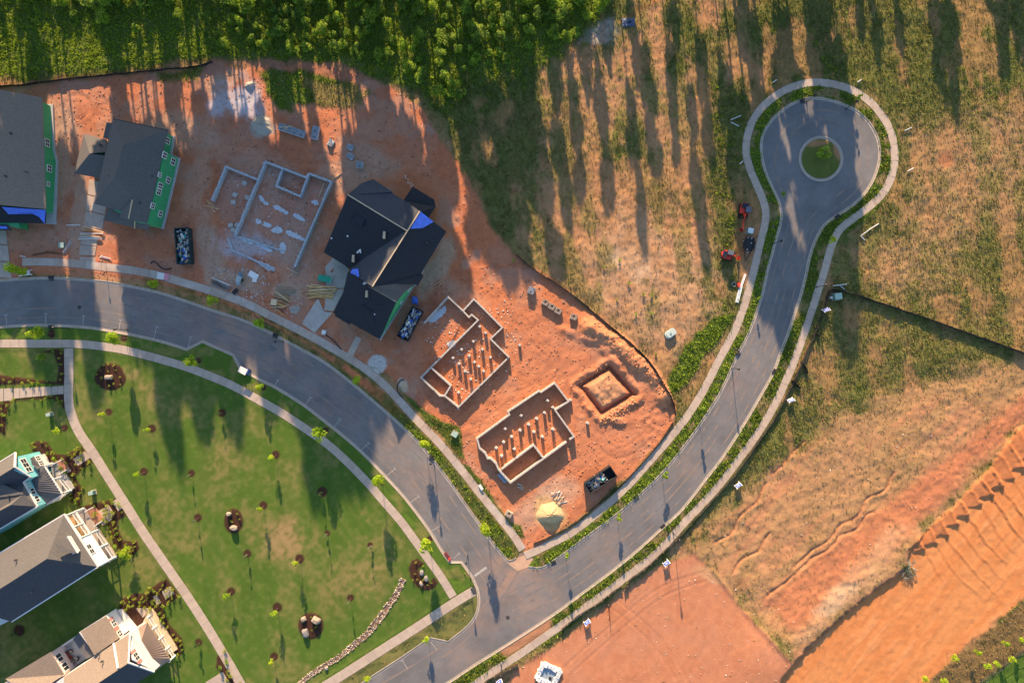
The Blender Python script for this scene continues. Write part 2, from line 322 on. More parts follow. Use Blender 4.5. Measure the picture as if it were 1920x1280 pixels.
# smooth graded pad, orange cut
m_pad = rmask(PAD, 4, 4); paint(m_pad, (0.47, 0.20, 0.105), 0.0, 0)
paint(m_pad*sstep(N1, 0.45, 0.65)*0.5, (0.44, 0.205, 0.12)); paint(m_pad*sstep(N2, .52, .66)*.4, (0.42, 0.16, 0.08)); paint(blob(1330, 1075, 30, 14, 0.3)*0.5*m_pad, (0.5, 0.33, 0.17))
m_or = rmask(ORANGE, 4, 5); paint(m_or, ORC, 0.0, 0)
OS = fbm(PX, PY, 18, 5, 6, st=8, ang=R(-50)+math.pi/2)
paint(m_or*sstep(OS, 0.4, 0.62)*0.5, (0.50, 0.165, 0.05)); paint(m_or*sstep(OS, 0.56, 0.72)*0.5, (0.62, 0.30, 0.13))
Z += m_or*(OS-0.5)*0.16
# windrows of the cut: low ridges running down to the right from the teeth
u = ((PX-1705)*math.cos(R(-40))+(PY-1030)*math.sin(R(-40))); v = (-(PX-1705)*math.sin(R(-40))+(PY-1030)*math.cos(R(-40)))
per = 27.0; uu = u+9*(N1-0.5)*2+7*(N2-.5)+v*0.06+5*np.sin(v/37); ix = np.clip(np.floor(uu/per), -2, 30).astype(int)+2; ph = (uu % per)/per
rw = np.random.default_rng(12).random((5, 40)); rH = rw[0][ix]; rL = rw[1][ix]; rW = rw[2][ix]
m_w = m_or*sstep(u, -8, 6)
rid = np.exp(-((ph-0.86)/0.07)**2)-0.5*np.exp(-((ph-0.72)/0.07)**2); Z += m_w*rid*(0.05+0.11*rH)*(1-sstep(v, 30+110*rL, 90+130*rL))*(0.5+N3)
tl = 7+13*ph+8*(rL-.5); tooth = m_w*(1-sstep(v+(N3-.5)*9, tl, tl+4)); Z += tooth*(0.10+0.26*ph+0.18*rH)*(0.6+0.8*N2); paint(tooth*0.5, (0.40, 0.135, 0.06))
paint(m_w*np.exp(-((ph-0.8)/0.1)**2)*0.35*(1-sstep(v, 60, 160)), (0.42, 0.14, 0.05)); Z += m_or*(N3-.5)*.10
# cliff: the straw slope ends in a cut bank above the orange floor
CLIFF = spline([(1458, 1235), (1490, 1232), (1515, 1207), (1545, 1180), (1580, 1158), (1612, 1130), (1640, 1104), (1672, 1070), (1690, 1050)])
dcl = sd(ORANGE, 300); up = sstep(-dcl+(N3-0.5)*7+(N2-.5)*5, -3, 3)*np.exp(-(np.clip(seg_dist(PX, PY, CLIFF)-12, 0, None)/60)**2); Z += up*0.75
paint(np.exp(-((dcl+1)/5)**2)*np.exp(-(seg_dist(PX, PY, CLIFF)/20)**2)*0.8, (0.30, 0.13, 0.08), 0)  # dark band along the bank: its shade put into the colour
dpe = seg_dist(PX, PY, [(1335, 1068), (1400, 1150), (1475, 1232)]); Z += 0.18*np.exp(-(dpe/4)**2)
# bottom right corner: brown weeds and clipped lawn
corner = [(2000, 1080), (1920, 1125), (1850, 1185), (1795, 1230), (1740, 1285), (1740, 1400), (2000, 1400)]
paint(rmask(corner, 5, 6), (0.17, 0.115, 0.05), 0.7, 0.15)
paint(rmask([(2000, 1175), (1920, 1222), (1822, 1290), (1800, 1400), (2000, 1400)], 2, 1), LAWNC, 0.0, 0.6)
# the building site
m_s = rmask(SITE, 5, 8); paint(m_s, CLAY, 0.0, 0)
paint(m_s*sstep(N1, 0.42, 0.62)*0.6, CLAYP); paint(m_s*sstep(N2*0.6+N4*0.4, 0.54, 0.68)*0.55, CLAYD)
paint(m_s*sstep(fbm(PX, PY, 40, 5, 7), 0.54, 0.66)*0.5, (0.36, 0.25, 0.19))
west = sstep(900-PX, 0, 300); paint(m_s*west*0.30, (0.44, 0.185, 0.105))
m_e = m_s*sstep(PX-830, 0, 90)*sstep(PY-480, 0, 90); paint(m_e*0.6, (0.47, 0.185, 0.09))
for cx, cy, rx, ry, rt, st_ in ((105, 300, 35, 110, 0.1, .6), (150, 400, 16, 80, 0.1, .6), (60, 450, 50, 25, 0, .35), (350, 250, 70, 40, 0.2, .5), (500, 310, 60, 30, 0.3, .4), (560, 500, 60, 60, 0, .35), (690, 300, 60, 30, .5, .6), (640, 330, 45, 30, 0, .5), (820, 500, 20, 60, .5, .75), (395, 480, 22, 80, -0.2, .7), (370, 340, 20, 60, 0.3, .5), (455, 525, 35, 22, .3, .8), (535, 545, 30, 20, .1, .7), (700, 150, 30, 15, 0, .3), (420, 150, 40, 18, -.4, .6), (880, 560, 40, 20, .6, .3), (1000, 960, 28, 60, .9, .5), (1050, 925, 35, 30, 0, .5)):
    paint(blob(cx, cy, rx, ry, rt)*st_*m_s, (0.42, 0.30, 0.215))
for cx, cy, rx, ry, rt in ((440, 190, 38, 26, .4), (410, 200, 20, 22, 0), (470, 200, 22, 40, -.3), (455, 460, 40, 24, .2)):
    paint(blob(cx, cy, rx, ry, rt, .5, .9)*0.75, (0.45, 0.44, 0.47))
paint(blob(707, 682, 17, 18, 0, .1, .12), (0.50, 0.47, 0.43)); paint(blob(755, 722, 9, 14, -.3, .2, .2), (0.48, 0.38, 0.29))
paint(rmask([(478, 130), (560, 128), (640, 150), (690, 175), (665, 205), (600, 200), (560, 195), (545, 212), (520, 205), (505, 180)], 6, 14), LUSH, 0.95, 0.75)
paint(rmask([(575, 150), (690, 170), (665, 210), (590, 198)], 8, 14)*0.6, DRY, 0.8, 0.2)
paint(rmask([(290, 135), (380, 124), (370, 150), (300, 158)], 6, 10)*0.8, LUSH, 0.8, 0.8)
paint(rmask([(400, 112), (640, 118), (700, 150), (640, 152), (560, 126), (470, 130)], 5, 8)*0.8, (0.33, 0.15, 0.09), 0.1, 0.1)
# gritty rubble inside the grey block foundation
paint(rmask([(430, 320), (500, 305), (625, 345), (560, 505), (440, 450), (400, 380)], 10, 14)*0.30, (0.36, 0.29, 0.25))
paint(blob(1033, 962, 32, 32, 0, .2, .5)*0.8*m_s, (0.50, 0.33, 0.15)); paint(blob(491, 236, 26, 22, 0, .2, .5)*0.7*m_s, (0.36, 0.31, 0.25))
# fine pieces of site relief
Z += m_s*((N2-0.5)*0.22+(N3-0.5)*0.10)
TR = fbm(PX, PY, 9, 3, 2, st=9, ang=R(35)); Z += m_e*(TR-0.5)*0.10
for cx, cy, r0 in ((1240, 780, 22), (1235, 805, 30), (1090, 770, 9), (1215, 800, 16), (145, 200, 26)):
    d_ = np.hypot(PX-cx, PY-cy); Z += 0.05*np.sin((d_-r0)/2.6)*np.exp(-((d_-r0)/9)**2)
# wheel tracks
for tr in (spline([(905, 470), (930, 540), (990, 620), (1040, 680), (1000, 730), (960, 745)]), spline([(870, 480), (880, 560), (960, 650), (985, 700)]), spline([(760, 760), (830, 810), (900, 800), (960, 760)]), spline([(1100, 800), (1160, 850), (1230, 800), (1250, 750)]), spline([(180, 190), (300, 240), (380, 280), (400, 380), (390, 520)]), spline([(420, 280), (560, 290), (700, 320), (830, 400), (900, 500)]), spline([(1060, 1260), (1150, 1180), (1240, 1110), (1320, 1080)]), spline([(1110, 1100), (1220, 1190), (1290, 1290)])):
    for o_ in (-9, 9):
        dd = seg_dist(PX, PY, offset(tr, o_)); Z -= 0.03*np.exp(-(dd/2.2)**2)-0.015*np.exp(-((dd-4.5)/2.0)**2)
        paint(np.exp(-(dd/3.0)**2)*0.22*sstep(N1,.35,.6), (0.30, 0.13, 0.08))
# spoil bank along the north-east fence
BANK = spline([(1105, 612), (1150, 640), (1190, 672), (1225, 705), (1248, 740)]); dd = seg_dist(PX, PY, BANK)
Z += (0.95+1.0*(N2-0.5)+0.5*(N3-.5))*np.exp(-(dd/17)**2)*m_s; paint(np.exp(-(dd/18)**2)*0.5*m_s, (0.50, 0.25, 0.12))
dd = seg_dist(PX, PY, [(1055, 618), (1120, 645), (1165, 690)]); Z += 0.5*N2*np.exp(-(dd/8)**2)*m_s
paint(blob(1170, 795, 22, 10, .1)*.5, (0.30, 0.12, 0.06)); Z += 0.4*blob(1160, 790, 16, 7, .2)
# excavation: square trench with spoil inside and round it
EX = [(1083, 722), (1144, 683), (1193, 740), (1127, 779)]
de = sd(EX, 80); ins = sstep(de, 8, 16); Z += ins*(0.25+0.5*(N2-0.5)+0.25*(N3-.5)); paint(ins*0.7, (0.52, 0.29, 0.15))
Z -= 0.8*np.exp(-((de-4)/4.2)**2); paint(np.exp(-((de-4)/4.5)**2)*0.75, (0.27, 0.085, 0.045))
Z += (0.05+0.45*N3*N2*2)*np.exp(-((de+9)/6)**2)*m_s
Z += 0.35*blob(955, 748, 14, 9)*0
# lawn
dl = sd(LAWN, 80); m_l = sstep(dl, -1, 2); paint(m_l, LAWNC, 0.0, 0.7)
paint(m_l*sstep(N1*0.6+N2*0.4, 0.46, 0.64)*0.65*(.4+.8*sstep(N3,.35,.65)), LAWND); paint(m_l*sstep(NS, 0.5, 0.66)*0.4, (0.055, 0.105, 0.018)); paint(m_l*sstep(fbm(PX, PY, 10, 3, 4, st=9, ang=R(-35)), .52, .68)*0.3, (0.13, 0.15, 0.04)); paint(m_l*sstep(N3, .55, .72)*0.3, (0.16, 0.155, 0.05))
for cx, cy, rx, ry, rt, a_ in ((530, 1010, 50, 40, .5, .8), (290, 740, 40, 25, .3, .5), (640, 1090, 30, 60, .5, .4), (700, 1080, 22, 60, .1, .4), (240, 700, 30, 12, .2, .5), (640, 820, 30, 60, .4, .3), (410, 870, 30, 60, .2, .35), (30, 1230, 60, 40, 0, .3)):
    paint(blob(cx, cy, rx, ry, rt, .7, .9)*a_*m_l*(0.35+0.9*sstep(N3*.6+NS*.4, .4, .6)), (0.27, 0.19, 0.085))
# verges
def strip(pts, w0, w1, m=3.0):
    """mask between offsets w0..w1 of a polyline"""
    poly = offset(pts, w0)+offset(pts, w1)[::-1]; return sstep(sd(poly, 30)+(N3-.5)*4, -m, m)
VA = rmask([(95, 525), (200, 521), (300, 540), (405, 575), (560, 640), (700, 742), (860, 915), (965, 1046), (950, 1052), (800, 850), (640, 700), (500, 620), (350, 566), (250, 540)], 3, 3)
vergeN = [(-60, 510), (0, 512), (90, 505), (200, 515), (300, 532), (400, 562), (480, 596), (560, 636), (640, 690), (700, 742), (780, 824), (850, 905), (900, 978), (945, 1045), (965, 1044), (960, 1015), (900, 938), (860, 888), (820, 838), (720, 735), (650, 682), (480, 588), (400, 556), (300, 527), (200, 511), (0, 500)]
paint(rmask(vergeN, 2, 3), CLAY, 0.1, 0.3)
paint(rmask([p for p in vergeN if p[0] > 640], 2, 4)*sstep(PX+PY, 1350, 1600), LUSH, 1.0, 0.8)
paint(rmask(vergeN, 2, 3)*sstep(N2, 0.5, 0.6)*0.7, GRD, 0.7, 0.4)
def walk_side(mask_pts, c, v, l, f=2, a=4): paint(rmask(mask_pts, f, a), c, v, l)
lawnN = [(-200, 618)] + ROAD_A_S1 + ROAD_A_S2 + ROAD_A_S3 + [(864, 1056), (893, 1104), (850, 1126)] + WALK_S[::-1] + [(-200, 640)]
paint(sstep(sd(lawnN, 20), -1, 1), LAWNC, 0.0, 0.7); paint(sstep(sd(lawnN, 20), -1, 1)*sstep(N2, .5, .65)*.6, LAWND)
lawnC = [(850, 1128), (893, 1108)] + ROAD_A_S4[2:] + ROAD_A_S5[:-2] + [(560, 1330), (640, 1268)]
paint(sstep(sd(lawnC, 20), -1, 1), (0.11, 0.12, 0.04), 0.1, 0.5); paint(sstep(sd(lawnC, 20), -1, 1)*sstep(N2, .45, .6)*.6, LAWND)
innerV = [p for p in ROAD_B_S if not (p[0]+0 < 1250 and p[1] > 1064)]
vB_in = ROAD_B_S[ROAD_B_S.index(min(ROAD_B_S, key=lambda p: math.hypot(p[0]-1535, p[1]-184))):]
dB = seg_dist(PX, PY, vB_in); mB = (1-sstep(dB+(N3-.5)*5, 19, 26)); paint(mB, LUSH, 1.0, 0.8); paint(mB*sstep(N2, .55, .65)*0.7, (0.28, 0.2, 0.1), 0.5, 0.3)
vB_out = ROAD_B_S[:ROAD_B_S.index(min(ROAD_B_S, key=lambda p: math.hypot(p[0]-1535, p[1]-184)))]
dB = seg_dist(PX, PY, vB_out); mB = (1-sstep(dB+(N3-.5)*5, 33, 40))*(1-sstep(dB, 21, 24)*sstep(PX+PY, 2200, 2500)); paint(mB, LUSH, 1.0, 0.7); paint(mB*sstep(N2, .55, .65)*0.7, (0.30, 0.2, 0.1), 0.5, 0.25)
dC = seg_dist(PX, PY, [(950, 1215), (990, 1190), (1020, 1170)]); paint(1-sstep(dC, 10, 18), (0.36, 0.18, 0.1), 0.1, 0.1)
paint(rmask([(740, 715), (765, 750), (800, 790), (855, 845), (870, 860), (862, 800), (850, 795), (830, 790), (790, 765), (760, 740)], 2, 4), LUSH, 1.0, 0.5)
paint(rmask([(865, 868), (905, 920), (940, 965), (965, 1000), (982, 1010), (978, 985), (950, 975), (905, 905), (880, 875)], 2, 4), LUSH, 1.0, 0.5)
paint(rmask([(1260, 745), (1300, 700), (1330, 660), (1360, 620), (1375, 590), (1330, 600), (1290, 640), (1262, 690), (1252, 715)], 4, 8), LUSH, 1.0, 0.8)
# island
di = np.hypot(PX-1539, PY-298); mi = 1-sstep(di, 36, 38); paint(mi, (0.10, 0.125, 0.03), 0.9, 0.6); paint(mi*blob(1530, 270, 26, 6, -.1)*.6, CLAYP, .1); paint(mi*blob(1568, 285, 6, 18, -.3)*.6, CLAYP, .1)
# mulch beds
BEDS = [('round', [(207+29*math.cos(t/20*6.283)*(1+.08*math.sin(t*.9)), 706+26*math.sin(t/20*6.283)) for t in range(20)]),
        ('oval', [(438+18*math.cos(t/20*6.283), 976+24*math.sin(t/20*6.283)) for t in range(20)]),
        ('pear', [(583+24*math.cos(t/20*6.283), 1171+(27 if math.sin(t/20*6.283) > 0 else 24)*math.sin(t/20*6.283)) for t in range(20)]),
        ('crescent', [(783, 1046), (797, 1056), (784, 1066), (790, 1080), (806, 1090), (814, 1081), (822, 1092), (812, 1104), (795, 1107), (780, 1098), (770, 1082), (766, 1064), (772, 1050)])]
HBEDS = [[(68, 660), (122, 652), (124, 738), (0, 752), (-20, 790), (10, 820), (12, 780), (20, 752), (100, 748), (122, 768), (124, 745), (124, 722), (60, 718), (0, 722), (-20, 700), (106, 716), (110, 690), (100, 662)],
         [(56, 835), (70, 826), (88, 828), (104, 850), (125, 852), (152, 835), (160, 846), (175, 866), (148, 885), (142, 895), (155, 915), (150, 950), (130, 940), (136, 900), (110, 870), (90, 880), (75, 850), (60, 845)],
         [(150, 950), (180, 942), (215, 934), (228, 950), (237, 965), (222, 975), (220, 990), (232, 1012), (258, 1015), (262, 1028), (250, 1042), (225, 1040), (215, 1020), (205, 990), (190, 970), (165, 965)],
         [(228, 1122), (250, 1112), (268, 1112), (312, 1082), (322, 1096), (338, 1116), (305, 1140), (318, 1170), (342, 1195), (345, 1220), (335, 1232), (320, 1215), (300, 1170), (265, 1180), (232, 1160), (222, 1135)],
         [(410, 1215), (420, 1212), (432, 1240), (445, 1262), (455, 1290), (440, 1290), (405, 1250)]]
for _, b_ in BEDS: paint(sstep(sd(b_, 20), -1.2, 1.2), MULCH, 0, 0); Z += 0.12*sstep(sd(b_, 20), -1, 5)
for b_ in HBEDS: paint(sstep(sd(b_, 20)+(N3-.5)*3, -1.5, 1.5), MULCH, 0, 0); Z += 0.10*sstep(sd(b_, 20), -1, 5)
RINGS = [(204, 772, 7), (285, 803, 8), (270, 884, 8), (359, 887, 7), (371, 970, 8), (416, 774, 8), (517, 852, 8), (604, 922, 10), (494, 947, 8), (614, 999, 6), (464, 1037, 8), (562, 1047, 9), (694, 1021, 6), (433, 1108, 8), (520, 1138, 9), (657, 1120, 7), (514, 1230, 8), (121, 802, 7), (373, 1203, 7), (36, 1181, 11), (233, 634, 7), (97, 626, 8), (494, 726, 6), (611, 806, 6), (372, 676, 6), (716, 903, 6), (806, 1010, 6)]
for cx, cy, r_ in RINGS: paint(1-sstep(np.hypot(PX-cx, PY-cy)+(N3-.5)*1.5, r_-1.2, r_+.8), MULCH, 0, 0)
# faint drainage seams in the lawn
# microrelief of the wild ground
wild = (1-m_l)*(1-m_s)*(1-m_pad)*(1-m_or); Z += wild*((N2-0.5)*0.35+(N3-0.5)*0.18+(N1-.5)*.4)
Z += m_pad*(TR-0.5)*0.05
# flatten under and beside everything paved or built
def flatten(m, z): 
    global Z
    Z = Z*(1-m)+z*m
droad = sd(ROAD, 80)
near = sstep(droad, -22, -2); flatten(near, 0.07)
for wk, hw in ((WALK_N, 7.5), (WALK_E, 7.5), (WALK_S, 8), (WALK_C, 9), (WALK_W, 9)):
    dw = seg_dist(PX, PY, wk[::2]); flatten(1-sstep(dw, hw+1, hw+10), 0.07); flatten(1-sstep(dw, hw-1.5, hw+0.5), 0.0); v_ = 1-sstep(dw, hw-1, hw+1); veg *= 1-v_
flatten(sstep(droad, 0.5, 3), -0.12); flatten(1-sstep(di, 34, 40), 0.14)
veg *= 1-sstep(droad, -3.5, -1)
HPADS = [[(-60, 170), (110, 185), (112, 440), (-60, 440)], [(150, 230), (345, 250), (310, 440), (190, 430), (140, 330)], [(600, 470), (690, 340), (790, 350), (840, 430), (780, 560), (715, 645), (620, 590), (655, 510)],
         [(-60, 850), (76, 842), (140, 915), (110, 950), (0, 1010), (-60, 1010)], [(-60, 1020), (168, 945), (225, 1040), (180, 1070), (20, 1170), (-60, 1170)], [(90, 1210), (222, 1140), (290, 1140), (340, 1215), (250, 1300), (-60, 1400)]]
for hp in HPADS: flatten(sstep(sd(hp, 30), -2, 8), 0.0); veg *= 1-sstep(sd(hp, 30), -2, 4)
col *= (1+(N3[..., None]-0.5)*0.30)
col = np.clip(col, 0.005, 0.9)

def gsample(A, px, py):
    x = (px-960)/10; y = (640-py)/10
    i = int(np.clip(np.searchsorted(GX, x)-1, 0, nx-2)); j = int(np.clip(np.searchsorted(GY, y)-1, 0, ny-2))
    fx = (x-GX[i])/(GX[i+1]-GX[i]); fy = (y-GY[j])/(GY[j+1]-GY[j])
    return (A[j, i]*(1-fx)+A[j, i+1]*fx)*(1-fy)+(A[j+1, i]*(1-fx)+A[j+1, i+1]*fx)*fy
def gz(px, py): return float(gsample(Z, px, py))
def G(px, py, dz=0.0):
    return Vector(((px-960)*S, (640-py)*S, gz(px, py)+dz))

def big_mesh(name, co, faces, cols=None, k=4, smooth=False):
    me = bpy.data.meshes.new(name); nv = len(co); nf = len(faces)
    me.vertices.add(nv); me.vertices.foreach_set('co', np.ascontiguousarray(co, np.float32).ravel())
    me.loops.add(nf*k); me.loops.foreach_set('vertex_index', np.ascontiguousarray(faces, np.int32).ravel())
    me.polygons.add(nf); me.polygons.foreach_set('loop_start', np.arange(0, nf*k, k, dtype=np.int32))
    try: me.polygons.foreach_set('loop_total', np.full(nf, k, np.int32))
    except Exception: pass
    if smooth: me.polygons.foreach_set('use_smooth', np.ones(nf, bool))
    if cols is not None:
        a = me.attributes.new('col', 'FLOAT_COLOR', 'POINT'); c4 = np.ones((nv, 4), np.float32); c4[:, :3] = cols; a.data.foreach_set('color', c4.ravel())
    me.update(calc_edges=True); return me
gxx, gyy = np.meshgrid(GX, GY)
idx = np.arange(nx*ny).reshape(ny, nx)
F = np.stack([idx[:-1, :-1], idx[:-1, 1:], idx[1:, 1:], idx[1:, :-1]], -1).reshape(-1, 4)
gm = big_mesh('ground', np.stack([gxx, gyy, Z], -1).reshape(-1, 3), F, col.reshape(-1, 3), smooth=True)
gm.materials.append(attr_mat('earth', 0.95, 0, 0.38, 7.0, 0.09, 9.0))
tag(link('ground', gm), kind='structure')

# ------------------------------------------------------------------ roads, kerbs, pavements
asph = mat('asphalt', (0.160, 0.155, 0.155), 0.75, 0.18, 0.30, 0.012, 30, two=(0.132, 0.130, 0.132))
def dusty(m, spots, dcol):
    n = m.node_tree.nodes; l = m.node_tree.links; p = n['Principled BSDF']; src = p.inputs['Base Color'].links[0].from_socket
    geo = n.new('ShaderNodeNewGeometry'); tot = None
    for (cx, cy, r_, a_) in spots:
        sub = n.new('ShaderNodeVectorMath'); sub.operation = 'DISTANCE'; l.new(geo.outputs['Position'], sub.inputs[0]); sub.inputs[1].default_value = ((cx-960)*S, (640-cy)*S, 0)
        mr = n.new('ShaderNodeMapRange'); mr.inputs[1].default_value = r_*S; mr.inputs[2].default_value = r_*S*0.2; mr.inputs[3].default_value = 0; mr.inputs[4].default_value = a_; l.new(sub.outputs['Value'], mr.inputs[0])
        if tot is None: tot = mr.outputs[0]
        else:
            ad = n.new('ShaderNodeMath'); ad.operation = 'MAXIMUM'; l.new(tot, ad.inputs[0]); l.new(mr.outputs[0], ad.inputs[1]); tot = ad.outputs[0]
    ns = n.new('ShaderNodeTexNoise'); ns.inputs['Scale'].default_value = 0.35; ns.inputs['Detail'].default_value = 6; l.new(geo.outputs['Position'], ns.inputs['Vector'])
    m2 = n.new('ShaderNodeMapRange'); m2.inputs[1].default_value = 0.3; m2.inputs[2].default_value = 0.65; l.new(ns.outputs[0], m2.inputs[0])
    mu = n.new('ShaderNodeMath'); mu.operation = 'MULTIPLY'; l.new(tot, mu.inputs[0]); l.new(m2.outputs[0], mu.inputs[1])
    mx = n.new('ShaderNodeMix'); mx.data_type = 'RGBA'; l.new(mu.outputs[0], mx.inputs[0]); l.new(src, mx.inputs[6]); mx.inputs[7].default_value = (*dcol, 1); l.new(mx.outputs[2], p.inputs['Base Color'])
dusty(asph, [(430, 610, 120, .75), (520, 660, 90, .6), (950, 1080, 75, .8), (985, 1060, 50, .95), (900, 1150, 70, .4), (150, 540, 60, .35), (630, 740, 120, .35), (1000, 1120, 80, .45), (250, 560, 50, .3), (300, 590, 80, .35), (800, 900, 70, .3), (740, 820, 60, .3), (870, 1230, 60, .3), (1150, 1030, 60, .25), (1290, 880, 50, .2), (1380, 720, 40, .25)], (0.34, 0.21, 0.145))
conc = mat('concrete', (0.41, 0.335, 0.27), 0.85, 0.12, 0.8, 0.01, 30)
concd = mat('concrete_stained', (0.37, 0.29, 0.235), 0.85, 0.16, 0.6, 0.01, 30, two=(0.42, 0.36, 0.31))
kerbm = mat('kerb_concrete', (0.38, 0.325, 0.27), 0.85, 0.12, 0.8)
jointm = mat('joint', (0.24, 0.19, 0.15), 0.95)
def pl(pts): return [((x-960)*S, (640-y)*S) for x, y in pts]
def flat_poly(name, pts, z, m, holes=None, parent=None):
    loops = [[Vector((x, y, 0)) for x, y in pl(pts)]]+[[Vector((x, y, 0)) for x, y in pl(h)] for h in (holes or [])]
    allv = [v for L_ in loops for v in L_]; tris = tessellate_polygon(loops); fs = []
    for a, b, c in tris:
        A = (allv[b].x-allv[a].x)*(allv[c].y-allv[a].y)-(allv[c].x-allv[a].x)*(allv[b].y-allv[a].y)
        fs.append((a, b, c) if A > 0 else (c, b, a))
    mb = MB(); mb.add([(v.x, v.y, z) for v in allv], fs); o = mb.build(name, m, parent); return o
tag(flat_poly('road', ROAD, 0.020, asph, [ISLAND]), kind='structure')
def kerb(name, pts, side, closed=False):
    """gutter pan on the road side and a raised kerb behind; side = +1 when the verge is to the right"""
    mb = MB()
    L0 = pl(offset(pts, side*-3.6)); L1 = pl(offset(pts, side*-0.4)); L2 = pl(offset(pts, side*0.0)); L3 = pl(offset(pts, side*1.7))
    rows = [(L0, 0.022), (L0, 0.034), (L1, 0.034), (L2, 0.13), (L3, 0.13), (L3, -0.1)]
    vs = []; n = len(L0)
    for L_, z in rows: vs += [(p[0], p[1], z) for p in L_]
    fs = []
    for r_ in range(len(rows)-1):
        for i in range(n-1 if not closed else n):
            j = (i+1) % n; q = (r_*n+i, r_*n+j, (r_+1)*n+j, (r_+1)*n+i); fs.append(q if side < 0 else q[::-1])
    mb.add(vs, fs); return tag(mb.build(name, kerbm), kind='structure')
kerb('kerb', ROAD_A_N, -1); kerb('kerb', ROAD_A_S, 1); kerb('kerb', ROAD_B_S, 1)
kerb('kerb', [(1539+40*math.cos(-t*math.pi/24), 298+41*math.sin(-t*math.pi/24)) for t in range(49)], 1)

def pavement(name, path, width, slab, m, ztop=0.11):
    """pavement strip: dark joint bed below, one slab object after another on it"""
    mb = MB(); A = pl(offset(path, width/2)); B = pl(offset(path, -width/2)); n = len(path)
    mb.add([(x, y, ztop-0.03) for x, y in A]+[(x, y, ztop-0.03) for x, y in B], [(i, i+1, n+i+1, n+i) for i in range(n-1)])
    root = tag(mb.build(name, jointm), kind='structure')
    P = np.array(path); d = np.r_[0, np.cumsum(np.linalg.norm(np.diff(P, axis=0), axis=1))]; tot = d[-1]; k = max(1, round(tot/slab)); L = tot/k
    for i in range(k):
        s0, s1 = i*L+0.2, (i+1)*L-0.2; ss = np.linspace(s0, s1, 4 if slab > 20 else 3)
        pts = [(np.interp(s, d, P[:, 0]), np.interp(s, d, P[:, 1])) for s in ss]
        a = offset(pts, width/2); b = offset(pts, -width/2)
        dz = random.uniform(-0.006, 0.006); MB().prism(pl(a+b[::-1]), 0.0, ztop+dz).build('concrete_slab', m if i % 3 else MSL[i//3 % 3], root)
    return root
MSL = [mat('concrete_slab_a', (0.42, 0.34, 0.275), .85, .12, .7), mat('concrete_slab_b', (0.37, 0.30, 0.245), .85, .12, .7), mat('concrete_slab_c', (0.40, 0.325, 0.265), .85, .12, .7)]
pavement('sidewalk', WALK_N, 14.5, 30, concd); pavement('sidewalk', WALK_E, 14, 30, conc); pavement('sidewalk', WALK_S, 15, 16, conc)
pavement('sidewalk', WALK_C, 17, 18, conc); pavement('sidewalk', WALK_W, 17, 17, conc)
def slabs(name, quads, m, z=0.10):
    allp = [p for q in quads for p in q]; cx = sum(p[0] for p in allp)/len(allp); cy = sum(p[1] for p in allp)/len(allp)
    root = empty(name, (0, 0, 0)); tag(root, kind='structure')
    for q in quads: MB().prism(pl(q), -0.05, z+random.uniform(-.008, .008)).build('concrete_slab', m, root)
    return root
def lane(a0, a1, b0, b1, k, g=0.03):
    """quads between edge a (a0->a1) and edge b (b0->b1)"""
    L = lambda p, q, t: (p[0]+(q[0]-p[0])*t, p[1]+(q[1]-p[1])*t); out = []
    for i in range(k):
        t0, t1 = (i+g)/k, (i+1-g)/k; out.append([L(a0, a1, t0), L(a0, a1, t1), L(b0, b1, t1), L(b0, b1, t0)])
    return out
slabs('garden_path', lane((-10, 729), (25, 727), (-10, 753), (25, 750), 2)+lane((26, 728), (120, 723), (26, 747), (120, 738), 8), conc)
slabs('garden_path', lane((126, 868), (160, 845), (134, 881), (171, 857), 3)+[[(118, 872), (125, 868), (134, 882), (128, 886)]], MSL[1])
slabs('garden_path', lane((188, 957), (221, 933), (200, 975), (232, 950), 2)+[[(182, 958), (194, 953), (211, 973), (192, 985)]], MSL[0])
slabs('garden_path', lane((287, 1118), (320, 1098), (294, 1134), (328, 1112), 4)+[[(255, 1139), (285, 1119), (292, 1136), (268, 1157)]], MSL[2])
slabs('garden_path', [[(386, 1278), (418, 1258), (430, 1278), (400, 1300)]], MSL[1])
slabs('driveway', lane((168, 335), (158, 425), (206, 345), (192, 432), 3), MSL[2], 0.08)
slabs('driveway', lane((154, 440), (148, 478), (184, 444), (178, 480), 2)+[[(150, 482), (178, 482), (180, 492), (150, 491)]], MSL[1], 0.08)
slabs('driveway', lane((-40, 425), (-40, 520), (11, 428), (22, 522), 3), conc, 0.08)
slabs('driveway', [[(627, 480), (655, 505), (648, 540), (612, 540), (610, 500)], [(612, 542), (647, 542), (625, 583), (608, 582)], [(608, 584), (624, 586), (590, 624), (566, 606), (592, 565), (597, 560)]], mat('concrete_pale', (0.40, 0.37, 0.33), .85, .14, .7), 0.09)
slabs('garden_path', [[(668, 630), (678, 634), (662, 668), (651, 662)]], conc, 0.09)
slabs('paved_apron', [[(950, 1054), (968, 1046), (984, 1040), (1000, 1046), (990, 1063), (970, 1070)]], mat('dusty_concrete', (0.46, 0.30, 0.20), .9, .15, .8), 0.035)
